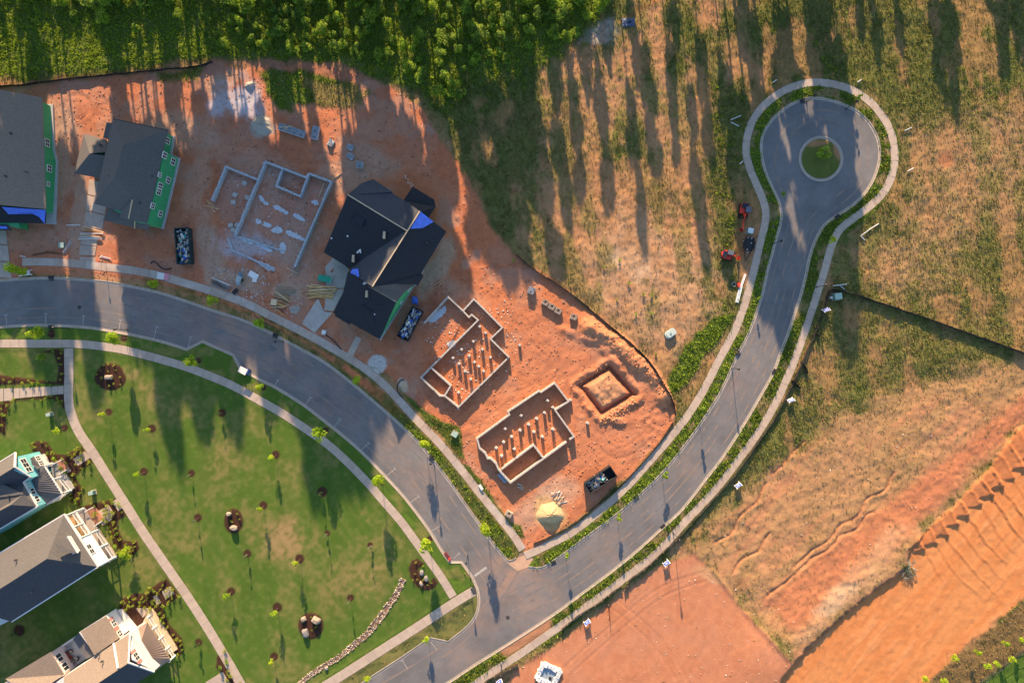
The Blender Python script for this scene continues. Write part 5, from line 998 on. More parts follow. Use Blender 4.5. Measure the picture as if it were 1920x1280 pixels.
# ------------------------------------------------------------------ foundations
BLOCKW = mat('block_wall', (0.36, 0.40, 0.43), 0.9, 0.18, 2.2, 0.03, 5); BLOCKL = mat('block_wall_pale', (0.42, 0.37, 0.31), 0.9, 0.2, 2.5, 0.03, 5)
PIER = mat('pier_block', (0.50, 0.48, 0.45), .9, .15, 3); CAPM = mat('pier_cap', (0.42, 0.395, 0.36), .85, .1, 3); SLABF = mat('footing_concrete', (0.46, 0.50, 0.54), .9, .14, 2.0)
def foundation(label, cx, cy, runs, h, w, m, piers, caps=None, name='block_foundation', blocks=True):
    c = G(cx, cy); c.z = 0; root = empty(name, c, label, 'foundation')
    rd = random.Random(cx)
    for run in runs:
        hh = h
        if isinstance(run[0], (int, float)): hh, run = run[0], run[1]
        for a, b in zip(run[:-1], run[1:]):
            A_ = W(*a)-c; B_ = W(*b)-c; d = (B_-A_); L = d.length; d.normalize(); A2 = A_-d*w/2; B2 = B_+d*w/2; an = math.atan2(d.y, d.x); mid = (A2+B2)/2
            MB().box((mid.x, mid.y, (hh-.2)/2-.1), ((B2-A2).length, w, hh), an).build('wall', m, root)
            # top course laid block by block
            k = max(1, int((B2-A2).length/.82)); l_ = (B2-A2).length/k; mb = MB(); n_ = Vector((-d.y, d.x, 0))
            for i in range(k):
                if blocks and rd.random() < .06: continue
                p = A2+d*(i+.5)*l_; mb.box((p.x, p.y, hh-.1+rd.uniform(-.01, .01)), (l_-.03, w-.02+rd.uniform(-.01, .02), .2), an)
            mb.build('top_course', CAPM if m is BLOCKL else m, root)
    for q in piers:
        x, y = q[0], q[1]; ph = q[2] if len(q) > 2 else h*.95; p = W(x, y, ph)-c; mb = MB(); s_ = .42 if ph > .4 else .85
        rz = q[3] if len(q) > 3 else R(-38); mb.box((p.x, p.y, ph/2-.1), (s_, s_, ph), rz); o = mb.build('pier', PIER if ph > .4 else CAPM, root); MB().box((p.x, p.y, ph-.05), (s_+.04, s_*.55, .1), rz).build('cap_block', CAPM, o)
    return root
foundation('grey blue block foundation without piers rows, left of the black roofed house', 515, 400,
    [[(402, 377), (428, 315), (484, 338)], [(502, 306), (445, 440)], [(502, 306), (533, 318), (577, 335)], [(533, 318), (522, 351), (566, 370), (583, 328), (624, 343)], [(577, 335), (583, 328)], [(624, 343), (556, 500)], (.3, [(441, 443), (470, 450), (497, 460), (530, 470)]), (.3, [(429, 447), (437, 470), (470, 484), (514, 507)])], 1.1, .36, BLOCKW,
    [(458, 343, .25, R(-25)), (440, 365, .25, R(-30)), (463, 370, .25, R(-20)), (437, 379, .25, 0), (432, 422, .25, 0), (444, 422, .25, R(-30)), (437, 431, .25, R(-20))])
foundation('pale block foundation with rows of small piers, between skip and sunlit clay', 870, 660,
    [[(797, 605), (841, 557), (869, 583)], [(869, 583), (889, 561), (942, 614), (920, 635), (954, 669), (860, 762), (835, 741), (826, 741), (791, 707), (810, 687)], [(.9, [(869, 583), (880, 595), (885, 590), (897, 600), (810, 687)])][0][1], [(810, 689), (846, 722), (835, 740)]], 1.15, .30, BLOCKL,
    [(887, 640), (904, 655), (899, 612), (910, 624), (865, 655), (849, 671), (879, 667), (889, 679), (897, 687), (906, 696), (860, 682), (871, 696), (882, 711), (859, 736), (919, 670)])
foundation('pale block foundation with long inner rectangle and taller piers, beside the sand heap', 985, 810,
    [[(895, 820), (955, 776), (953, 770), (1010, 732), (1014, 734), (1039, 717), (1065, 751), (1040, 767), (1075, 816)], [(1060, 827), (957, 902), (935, 877), (930, 866), (920, 857), (915, 857), (910, 847), (900, 838), (895, 820)], [(1075, 816), (1068, 821)], [(942, 876), (1000, 832), (1017, 855)]], 1.35, .30, BLOCKL,
    [(1027, 751), (1037, 764), (1021, 774), (977, 779), (1006, 785), (991, 796), (947, 804), (975, 807), (1001, 810), (959, 819), (1017, 819), (1037, 805), (944, 829), (930, 840), (940, 855), (964, 842)])
for x, y, lab in ((1101, 792, 'lone pale pier on the sunlit clay below the excavated square'), (1069, 749, 'lone pier by the upper right corner of the lower foundation'), (974, 647, 'small lone pier out on the clay right of the upper foundation')):
    c = G(x, y); t = empty('block_pier', c, lab, 'pier'); MB().box((0, 0, .35), (.42, .42, .9), R(-38)).build('pier', PIER, t); MB().box((0, 0, .84), (.46, .3, .1), R(-38)).build('cap_block', CAPM, t)
# poured footings inside the grey foundation: ragged concrete patches
def patch(pts, name, label, m, parent=None, h=.12):
    c = G(sum(p[0] for p in pts)/len(pts), sum(p[1] for p in pts)/len(pts)); c.z = 0; q = []
    sp = spline(pts, closed=True, step=2.0); rd = random.Random(int(pts[0][0]))
    loc = [((x-960)*S-c.x+rd.uniform(-.14, .14), (640-y)*S-c.y+rd.uniform(-.14, .14)) for x, y in sp]
    z0 = max(gz(x, y) for x, y in sp)
    o = MB().prism(loc, -.1, z0+h*.3).build(name, m, parent, c); tag(o, label, 'concrete'); return o
for i, (pts, lab) in enumerate((([(485, 366), (490, 368), (502, 380), (503, 384), (496, 383), (487, 374)], 'upper left pale footing patch in the grey foundation'), ([(512, 386), (520, 385), (541, 398), (538, 402), (524, 396), (513, 391)], 'pale footing patch in the upper row, middle'), ([(550, 400), (558, 401), (572, 411), (568, 415), (552, 407)], 'pale footing patch in the upper row, right end'),
        ([(480, 412), (488, 411), (490, 419), (482, 420)], 'small square footing patch in the second row'), ([(494, 418), (502, 417), (511, 423), (506, 427), (496, 424)], 'oval footing patch of the second row'), ([(508, 432), (518, 425), (529, 428), (529, 435), (516, 437)], 'ragged footing patch of the second row'), ([(537, 432), (545, 433), (572, 447), (570, 452), (550, 445), (537, 438)], 'long footing patch of the second row, by the right wall'),
        ([(450, 446), (458, 445), (475, 454), (472, 458), (455, 452)], 'footing strip at the lower left of the grey foundation'), ([(480, 455), (492, 459), (512, 470), (508, 473), (488, 464)], 'footing strip in the middle of the lowest row'), ([(486, 490), (492, 491), (512, 500), (516, 505), (506, 507), (490, 499)], 'lowest pale footing patch of the grey foundation'), ([(524, 460), (530, 453), (537, 462), (533, 475), (526, 472)], 'upright pale patch near the lowest timbers'), ([(584, 377), (592, 376), (598, 382), (590, 384)], 'small pale pad outside the inner square'))):
    patch(pts, 'footing', lab, SLABF)
patch([(801, 600), (812, 588), (828, 578), (834, 572), (836, 584), (826, 594), (812, 604)], 'concrete_spill', 'wet grey concrete spill in the open arm of the pale foundation', SLABF)
patch([(838, 643), (852, 638), (856, 644), (846, 653)], 'concrete_spill', 'small grey concrete puddle beside the long partition wall', SLABF)

# ------------------------------------------------------------------ heaps
def heap(px, py, rx, ry, h, m, name, label, cat, seed=1, ridge=False):
    g_ = G(px, py, -.15); n = 30; r_ = 12; rd = random.Random(seed); mb = MB(); vs = [(0, 0, h)]; fs = []
    ph = [rd.uniform(0, 6.28) for _ in range(6)]
    for i in range(1, r_+1):
        t = i/r_
        for j in range(n):
            a = 2*math.pi*j/n; w = 1+.10*math.sin(2*a+ph[0])+.07*math.sin(3*a+ph[1])+.05*math.sin(5*a+ph[2])+.03*math.sin(9*a+ph[3])
            z = h*(math.cos(t*math.pi)*.5+.5)**.9*(1-.05*t)+rd.uniform(-.05, .05)*h*(1-t)*1.4+.05*math.sin(a*9+ph[4]+t*4)*t*(1-t)*4; w *= 1+rd.uniform(-.03, .03)+(.10*math.sin(7*a+ph[5]) if i == r_ else 0); 
            if ridge: z += .12*math.sin(a*7+t*5)*(1-t)
            vs.append((math.cos(a)*t*rx*w, math.sin(a)*t*ry*w, z))
    for j in range(n): fs.append((0, 1+j, 1+(j+1) % n))
    for i in range(r_-1):
        for j in range(n): a = 1+i*n+j; b = 1+i*n+(j+1) % n; fs.append((a, a+n, b+n, b))
    mb.add(vs, fs); o = mb.build(name, m, None, g_, smooth=True); return tag(o, label, cat)
heap(1032, 962, 3.0, 2.8, 1.45, mat('yellow_sand', (0.50, 0.365, 0.19), .95, .2, 3, .08, 7), 'sand_heap', 'bright yellow sand heap near the junction with its lower side in shadow', 'sand heap', 3, True)
heap(491, 235, 2.7, 2.3, 1.1, mat('grey_sand', (0.36, 0.33, 0.27), .95, .1, 4, .04, 8), 'sand_heap', 'round grey sand heap left of the block pallets', 'sand heap', 5)
heap(469, 161, 1.6, 1.1, .7, mat('grey_gravel', (0.33, 0.31, 0.28), .95, .15, 6, .05, 12), 'gravel_heap', 'small grey gravel heap at the top of the bluish rubble', 'gravel heap', 6)
heap(535, 545, 2.6, 1.5, .8, mat('brown_gravel', (0.26, 0.20, 0.14), .95, .25, 6, .06, 12), 'soil_heap', 'mottled brown soil heap left of the lumber', 'soil heap', 7)
heap(552, 580, 1.3, 1.2, .7, mat('grey_gravel', (0.33, 0.31, 0.28)), 'gravel_heap', 'small grey heap beside the kerb walk below the scrap timbers', 'gravel heap', 8)
heap(757, 724, .8, 1.3, .4, mat('tan_sand', (0.50, 0.37, 0.24), .95, .1, 4), 'sand_heap', 'small pale sand heap inside a black hose beside the walk', 'sand heap', 9)

# ------------------------------------------------------------------ skips full of rubbish
STEEL = mat('dark_green_steel', (0.02, 0.045, 0.05), .6, .25, 2); STEELK = mat('black_steel', (0.025, 0.025, 0.028), .6, .2, 2)
TR_ = [mat('scrap_white', (0.72, 0.72, 0.70), .7, .1, 3), mat('scrap_blue', (0.05, 0.14, 0.55), .6, .2, 3), mat('scrap_black', (0.03, 0.03, 0.035), .7, .2, 3), mat('scrap_wood', (0.48, 0.34, 0.19), .8, .2, 3), mat('scrap_teal', (0.05, 0.38, 0.33), .6, .1, 3), mat('scrap_grey', (0.30, 0.30, 0.30), .8, .2, 3), mat('scrap_card', (0.42, 0.31, 0.2), .8, .2, 3)]
def multi(name, items, parent=None, loc=None, kind_=None, label=None, cat=None):
    """one mesh with several materials: items = list of (MB, material)"""
    vs = []; fs = []; mi = []; ms = []
    for mb, m in items:
        if m not in ms: ms.append(m)
        b = len(vs); vs += mb.v; fs += [tuple(b+i for i in f) for f in mb.f]; mi += [ms.index(m)]*len(mb.f)
    me = bpy.data.meshes.new(name); me.from_pydata(vs, [], fs); [me.materials.append(m) for m in ms]; me.polygons.foreach_set('material_index', mi); me.update()
    o = link(name, me, parent, loc); return tag(o, label, cat, None, kind_)
def skip(cx, cy, L, wd, rz, m, label, weights, rlabel, fill=1.0, seed=1, x0=-.5, x1=.5, top=.0):
    g_ = G(cx, cy); t = empty('skip', g_, label, 'skip', None, rz); h = 1.5; wt = .07
    MB().box((0, 0, .2), (L, wd, .12)).build('floor_plate', m, t)
    for sg in (-1, 1):
        MB().box((0, sg*wd/2, h/2+.15), (L, wt, h)).build('side_wall', m, t); MB().box((sg*L/2, 0, h/2+.15), (wt, wd, h)).build('end_wall', m, t)
        for i in range(9): MB().box((-L/2+.3+i*(L-.6)/8, sg*(wd/2+.07), h/2+.1), (.1, .1, h*.95)).build('rib', m, t)
        MB().box((0, sg*wd/2, h+.19), (L+.1, .14, .1)).build('rim', m, t); MB().box((sg*L/2, 0, h+.19), (.14, wd+.1, .1)).build('rim', m, t)
        MB().box((0, sg*wd*.3, .08), (L, .12, .14)).build('skid', m, t)
    rd = random.Random(seed); its = []
    for i in range(int(230*fill)):
        k = rd.choices(range(7), weights)[0]; mb = MB(); x = rd.uniform(L*x0+.25, L*x1-.25); y = rd.uniform(-wd/2+.2, wd/2-.2)
        z = rd.uniform(.4, 1.35+top)+.25*math.cos(x*1.3); tl = Matrix.Rotation(rd.uniform(-.5, .5), 3, 'X') @ Matrix.Rotation(rd.uniform(-.5, .5), 3, 'Y')
        if k in (0, 2, 1, 4): d = (rd.uniform(.2, .75), rd.uniform(.12, .4), rd.uniform(.03, .2))
        elif k == 3: d = (rd.uniform(.8, 1.7), .09, .05)
        else: d = (rd.uniform(.3, .8), rd.uniform(.25, .6), rd.uniform(.05, .3))
        x = max(-L/2+d[0]/2+.1, min(L/2-d[0]/2-.1, x)); mb.box((x, y, z), d, rd.uniform(-.6, .6) if k != 3 else rd.uniform(-.5, .5), tl); its.append((mb, TR_[k]))
    o = multi('rubbish', its, None, g_, 'stuff', rlabel, 'rubbish'); o.rotation_euler = (0, 0, rz); return t
skip(350, 463, 6.6, 2.5, R(94), STEEL, 'dark green skip of mixed rubbish on the clay beside the left road', (5, 2, 5, 1, 3, 2, 1), 'white, teal and black rubbish filling the dark green skip', 1.1, 2)
skip(771, 607, 6.2, 2.1, R(63), STEELK, 'black skip with blue and white rubbish below the green gable', (5, 3, 4, 3, 0, 2, 1), 'blue, white and black rubbish heaped in the skip below the green gable', 1.2, 3, top=.25)
skip(1124, 896, 5.8, 2.2, R(34), STEELK, 'black skip, half empty, in the sun beside the curved pavement', (4, 1, 3, 2, 1, 2, 2), 'white and brown rubbish in the lower two thirds of the sunlit skip', .6, 4, x1=.2, top=-.1)
c_ = G(778, 563); o = multi('blue_tarpaulin', [(MB().add([(-.6, -.5, .5), (.6, -.9, .1), (.5, .6, .1), (-.4, .7, .8), (0, 0, 1.0)], [(0, 1, 4), (1, 2, 4), (2, 3, 4), (3, 0, 4)]), TR_[1])], None, c_, None, 'crumpled blue tarpaulin leaning by the wall at the end of the black skip', 'tarpaulin')

# ------------------------------------------------------------------ pallets of concrete blocks
PAL_ = mat('pallet_wood', (0.36, 0.26, 0.16), .85, .2, 5); CMU = mat('concrete_block', (0.42, 0.46, 0.50), .9, .12, 4); CMUT = mat('tan_block', (0.50, 0.42, 0.34), .9, .12, 4)
def make_pallet(mt, nx_, ny_, nz, skipf, seed, whole=True):
    t = empty('block_pallet', (0, 0, 0)); mb = MB()
    for i in range(5): mb.box((0, -.5+i*.25, .13), (1.2, .12, .03))
    for i in range(3): mb.box((-.5+i*.5, 0, .06), (.09, 1.1, .1))
    mb.build('pallet', PAL_, t); rd = random.Random(seed)
    bx = MB().box((0, 0, .1), (.39, .19, .19)).mesh('block', mt)
    # block with two open cores
    q = MB(); w_, l_ = .19, .39
    for yy in (-.08, .08): q.box((0, yy, .1), (l_, .03, .19))
    for xx in (-.18, 0, .18): q.box((xx, 0, .1), (.03, .13, .19))
    q.box((0, 0, .02), (l_-.04, .13, .02)); bm = q.mesh('block', mt)
    for k in range(nz):
        for i in range(nx_):
            for j in range(ny_):
                if k == nz-1 and rd.random() < skipf: continue
                if k < nz-1 and 0 < i < nx_-1 and 0 < j < ny_-1: continue
                b = link('block', bm if k == nz-1 else bx, t); b.location = (-(nx_-1)*.2+i*.41, -(ny_-1)*.1+j*.205, .15+k*.2); b.rotation_euler = (0, 0, rd.uniform(-.02, .02))
    return t
def copy_tree(o, parent=None):
    c = o.copy(); C.objects.link(c)
    if parent is not None: c.parent = parent
    for ch in list(o.children): copy_tree(ch, c)
    return c
protos = {}
def pallet(kind_, x, y, rz, lab):
    if kind_ not in protos:
        protos[kind_] = {'full': lambda: make_pallet(CMU, 3, 6, 4, .05, 1), 'half': lambda: make_pallet(CMU, 3, 5, 2, .35, 2), 'tan': lambda: make_pallet(CMUT, 3, 5, 3, .3, 3)}[kind_](); t = protos[kind_]
    else: t = copy_tree(protos[kind_])
    t.location = G(x, y); t.rotation_euler = (0, 0, rz); tag(t, lab, 'pallet', 'pallets of concrete blocks')
for i, (x, y) in enumerate(((531, 241), (543, 245), (555, 249), (567, 253))):
    pallet('full', x, y, R(-18), ['leftmost', 'second', 'third', 'rightmost'][i]+' block pallet in the front of the tight row beside the grey sand heap')
for i, (x, y) in enumerate(((535, 238), (547, 241), (559, 245))): pass
pallet('full', 594, 245, R(-15), 'upper of the two touching block pallets right of the row'); pallet('full', 592, 257, R(-12), 'lower of the two touching block pallets right of the row')
pallet('half', 621, 269, R(60), 'small half used pallet left of two others on the pale dirt'); pallet('half', 657, 277, R(-25), 'half used block pallet, upper of the pair on the pale dirt'); pallet('half', 658, 294, R(-35), 'half used block pallet, lower of the pair on the pale dirt'); pallet('full', 676, 311, R(-5), 'pale block pallet lowest in the file above the black roofs')
pallet('full', 996, 545, R(-25), 'block pallet standing alone by the black fence on the clay'); pallet('tan', 1022, 567, R(-25), 'leftmost tan pallet of the broken row on the sunlit clay'); pallet('tan', 1034, 575, R(-28), 'middle tan pallet of the broken row'); pallet('tan', 1046, 583, R(-28), 'right tan pallet with blocks left in the middle'); pallet('tan', 1075, 594, R(-20), 'tan pallet of scattered blocks apart to the right of the row')
pallet('tan', 954, 962, R(-30), 'tan pallet in the weeds beside the pavement left of the sand heap')
mb = MB(); mb.bar((-1.3, .1, 1.1), (1.2, .2, 1.1), .12, .06); mb.bar((-.6, -.6, 1.15), (.7, .5, 1.15), .12, .06); mb.bar((-.5, .6, 1.17), (.3, -.7, 1.17), .1, .06); tag(mb.build('loose_boards', PALEW, None, G(541, 243)), 'crossed pale boards lying on the block pallet row', 'boards')

# ------------------------------------------------------------------ lumber, boards and scrap
LUM = [mat('lumber_a', (0.62, 0.40, 0.15), .75, .12, 3), mat('lumber_b', (0.52, 0.34, 0.15), .75, .12, 3), mat('lumber_c', (0.66, 0.50, 0.30), .75, .12, 3)]
def board_pile(label, cx, cy, rz, n, L, spread, w, seed, ms=LUM, name='lumber_stack', ang=.12, cat='lumber'):
    t = empty(name, G(cx, cy), label, cat, None, rz); rd = random.Random(seed)
    for i in range(n):
        y = -spread/2+spread*i/(max(1, n-1))+rd.uniform(-.06, .06); l_ = L*rd.uniform(.75, 1.05); x = rd.uniform(-.3, .3); a = rd.uniform(-ang, ang); z = .12+.13*(i % 3)
        MB().box((x, y, z), (l_, w, .09), a).build('board', ms[rd.randrange(len(ms))], t)
    return t
board_pile('fan of yellow lumber lying across the driveway of the black roofed house', 604, 547, R(-3), 13, 5.4, 2.0, .2, 4, ang=.16)
gp = empty('green_panel_stack', G(610, 523), 'green sheathing boards stacked on the pale driveway', 'panels', None, R(-13))
for i in range(5): MB().box((random.uniform(-.03, .03), random.uniform(-.03, .03), .1+i*.07), (2.5, 1.15, .05)).build('panel', mat('green_panel', (0.02, 0.30, 0.19), .6, .1, 2), gp)
MB().box((1.27, 0, .25), (.06, 1.2, .4)).build('edge_strip', WHITE, gp)
bl = empty('stacked_planks', G(944, 893), 'grey blue planks stacked at the outer corner of the lower foundation', 'planks', None, R(-48))
for i in range(6): MB().box((random.uniform(-.1, .1), -.55+i*.2, .25+.1*(i % 2)), (2.1, .16, .3)).build('plank', mat('blue_grey_plank', (0.30, 0.36, 0.42), .8, .12, 3), bl)
board_pile('short white offcuts in the shade below the lower foundation', 976, 912, R(-20), 5, 1.1, .7, .1, 6, [WHITE, PALEW], 'offcuts', .5, 'offcuts')
board_pile('pale planks across the mouth of the second driveway', 172, 443, R(-3), 5, 4.2, 1.0, .13, 8, [WHITE, PALEW, PALEW], 'loose_planks', .14, 'planks')
board_pile('two long planks crossing the driveway below the green house', 176, 432, R(-14), 2, 4.4, .4, .16, 9, LUM, 'loose_planks', .05, 'planks')
board_pile('white plank on the clay left of the second driveway', 140, 422, R(0), 1, 2.9, 0, .16, 9, [WHITE], 'loose_plank', .02, 'plank')
board_pile('white plank across the clay beside the walk', 199, 483, R(-14), 2, 2.3, .2, .12, 9, [WHITE], 'loose_plank', .1, 'plank')
board_pile('white plank near the left end of the kerb walk', 46, 481, R(-10), 1, 1.2, 0, .16, 9, [WHITE], 'loose_plank', .02, 'plank')
board_pile('grey poles leaning over the rubble by the driveway', 128, 463, R(58), 3, 2.8, .3, .06, 10, [mat('pole_grey', (.45, .47, .5), .6)], 'poles', .08, 'poles')
board_pile('spilled scrap timbers above the kerb walk, in two layers', 525, 566, R(-25), 13, 3.4, 3.0, .12, 12, LUM+[TR_[5], TR_[2]], 'scrap_timber', .45, 'scrap timber')
board_pile('thin dark timbers at the left end of the scrap along the kerb walk', 413, 533, R(-24), 9, 3.6, 1.1, .1, 13, [TR_[5], TR_[2], TR_[0]], 'scrap_timber', .2, 'scrap timber')
board_pile('crossed stakes at the lower end of the grey foundation', 551, 508, R(-20), 4, 2.6, .5, .09, 14, [TR_[5], LUM[2]], 'stakes', 1.2, 'stakes')
board_pile('stakes beside the open left corner of the grey foundation', 398, 387, R(-30), 4, 2.8, .8, .08, 15, [LUM[2]], 'stakes', .4, 'stakes')
board_pile('long timber leaning from the top right corner of the grey foundation', 632, 330, R(33), 1, 2.6, 0, .1, 16, [LUM[2]], 'loose_plank', .02, 'plank')
board_pile('timber lying across inside the right bay of the grey foundation', 602, 360, R(70), 1, 2.9, 0, .11, 17, [LUM[2]], 'loose_plank', .02, 'plank')
board_pile('pale broken planks strewn beside the yellow sand heap', 1048, 930, R(35), 9, 1.9, 2.6, .11, 18, [PALEW, WHITE, LUM[2]], 'broken_planks', .6, 'planks')
board_pile('offcuts strewn on the clay above the black roofs', 765, 340, R(40), 7, .8, 2.4, .08, 19, [PALEW, WHITE], 'offcuts', 1.2, 'offcuts')
board_pile('offcuts on the grey dirt right of the black roofed house', 827, 532, R(50), 3, 1.4, 1.2, .07, 20, [PALEW], 'offcuts', .4, 'offcuts')
bd = empty('boxed_sheet', G(515, 567), 'pale plywood sheet lying on the scrap by the walk', 'plywood', None, R(-8)); MB().box((0, 0, .5), (1.1, 1.1, .06)).build('sheet', LUM[2], bd); MB().box((0, 0, .3), (.9, .9, .3)).build('support', PALEW, bd)
def sheet_sign(x, y, lab):
    t = empty('sheet_board', G(x, y), lab, 'board', None, R(-8)); MB().box((-.45, 0, .3), (1.3, 1.2, .05)).build('white_half', WHITE, t); MB().box((.65, 0, .3), (.9, 1.2, .05)).build('pink_half', mat('pink_board', (.62, .25, .30), .6), t); MB().box((0, 0, .13), (1.9, .9, .26)).build('support', PALEW, t)
sheet_sign(307, 518, 'white and pink sheet board resting on the kerb walk')
# mortar mixer station
mx = empty('mortar_mixer', G(451, 524), 'grey mortar mixer on the pale dirt beside the kerb walk', 'mixer', None, R(70))
m_g = mat('machine_grey', (.33, .40, .42), .55, .15, 3); dr = MB(); dr.tube((-.6, 0, .9), (.6, 0, .9), .45, .45, 14); dr.build('drum', m_g, mx); MB().box((.95, 0, .8), (.55, .6, .6)).build('engine', mat('machine_blue', (.12, .22, .30), .5), mx); MB().box((0, 0, .45), (2.2, .7, .1)).build('chassis', m_g, mx); MB().bar((1.1, 0, .45), (2.2, 0, .4), .09).build('tow_bar', m_g, mx)
for sg in (-1, 1): MB().tube((0, sg*.45, .3), (0, sg*.6, .3), .3, .3, 12).build('wheel', STEELK, mx)
wb = empty('mixing_tub', G(476, 516), 'white ragged plastic sheets beside the mixer', 'plastic sheet', None, R(-30)); MB().box((0, 0, .2), (1.9, 1.1, .08), 0, Matrix.Rotation(.12, 3, 'X')).build('sheet', TR_[0], wb); MB().box((.6, -.7, .15), (.9, .8, .07), .5, Matrix.Rotation(-.15, 3, 'Y')).build('sheet', WHITE, wb)
jk = empty('scrap_machine', G(443, 546), 'black small machine on the kerb walk edge below the mixer', 'machine', None, R(40)); MB().box((0, 0, .35), (.8, .6, .5)).build('body', STEELK, jk); MB().tube((-.5, -.35, .2), (-.5, .35, .2), .2, .2, 10).build('roller', STEELK, jk); MB().bar((.4, 0, .6), (1.0, 0, .9), .06).build('handle', STEELK, jk)

# utility boxes
def ubox(x, y, rz, w, l_, h, label, mtop=None, name='utility_box'):
    m = mat('box_green', (0.10, 0.22, 0.17), .6, .08, 2); t = empty(name, G(x, y), label, 'utility box', None, rz)
    MB().box((0, 0, h/2), (w, l_, h)).build('cabinet', m, t); MB().box((0, 0, h+.03), (w+.06, l_+.06, .08)).build('lid', mtop or mat('box_green_top', (0.30, 0.42, 0.36), .6, .06, 2), t); MB().box((0, -l_/2-.02, h*.55), (w*.7, .03, h*.6)).build('door', m, t); MB().box((0, 0, .03), (w+.3, l_+.3, .1)).build('pad', conc, t)
ubox(1404, 434, R(-12), .95, .9, 1.0, 'green utility box with pale lid between excavator and trailer', mat('pale_lid', (.55, .62, .62), .6))
ubox(1567, 556, R(5), 1.2, 1.1, 1.2, 'pale green utility box inside the corner of the black fence'); ubox(853, 813, R(-30), 1.0, .9, .7, 'pale green utility box on the weeds left of the foundations')
ubox(96, 776, R(15), .7, .5, .9, 'green utility box on the lawn between two garden paths'); ubox(176, 922, R(10), .8, .6, 1.0, 'green utility box on the lawn in front of the turquoise house'); ubox(118, 460, 0, .9, .9, .5, 'flat teal box among rubble beside the second driveway'); 
ubox(608, 623, R(-15), .7, .7, .4, 'small white topped meter box beside the pale driveway', WHITE, 'meter_box'); ubox(1558, 558, R(0), .4, .3, .4, 'tiny pale pedestal box beside the pale green utility box', WHITE, 'pedestal')
pt = empty('storage_tank', G(1256, 625), 'pale green low tank alone on the bare field, left of the curved pavement', 'tank', None, R(35)); m_t = mat('tank_green', (.22, .32, .28), .6, .06, 2)
q = MB(); n = 16; rr_ = [(1.05*(abs(math.cos(a))**.6)*(1 if math.cos(a) > 0 else -1), .72*(abs(math.sin(a))**.6)*(1 if math.sin(a) > 0 else -1)) for a in [2*math.pi*(i+.5)/n for i in range(n)]]
q.prism(rr_, 0, .62); q.build('body', m_t, pt); MB().prism([(x*1.04, y*1.04) for x, y in rr_], .62, .72).prism([(x*.8, y*.8) for x, y in rr_], .72, .84).build('lid', mat('tank_lid', (.42, .50, .46), .6, .06, 2), pt); MB().tube((0, 0, .84), (0, 0, .92), .2, .2, 12).build('cap', m_t, pt)
# boxed golf cart like box at the kerb and small things
wc = empty('utility_cart', G(461, 694), 'small white topped cart at the kerb bump of the park', 'cart', None, R(-28)); MB().box((0, 0, 1.55), (1.5, 1.15, .07)).build('roof', WHITE, wc); MB().box((0, 0, .5), (1.7, 1.0, .4)).build('body', mat('cart_blue', (.02, .05, .22), .4), wc); MB().box((-.2, 0, .85), (.5, .95, .35)).build('seat', CH, wc)
for i in (-1, 1):
    for j in (-1, 1): MB().box((i*.65, j*.5, 1.1), (.05, .05, .85)).build('post', STEELK, wc); MB().tube((i*.6, j*.45, .25), (i*.6, j*.58, .25), .25, .25, 12).build('wheel', STEELK, wc)

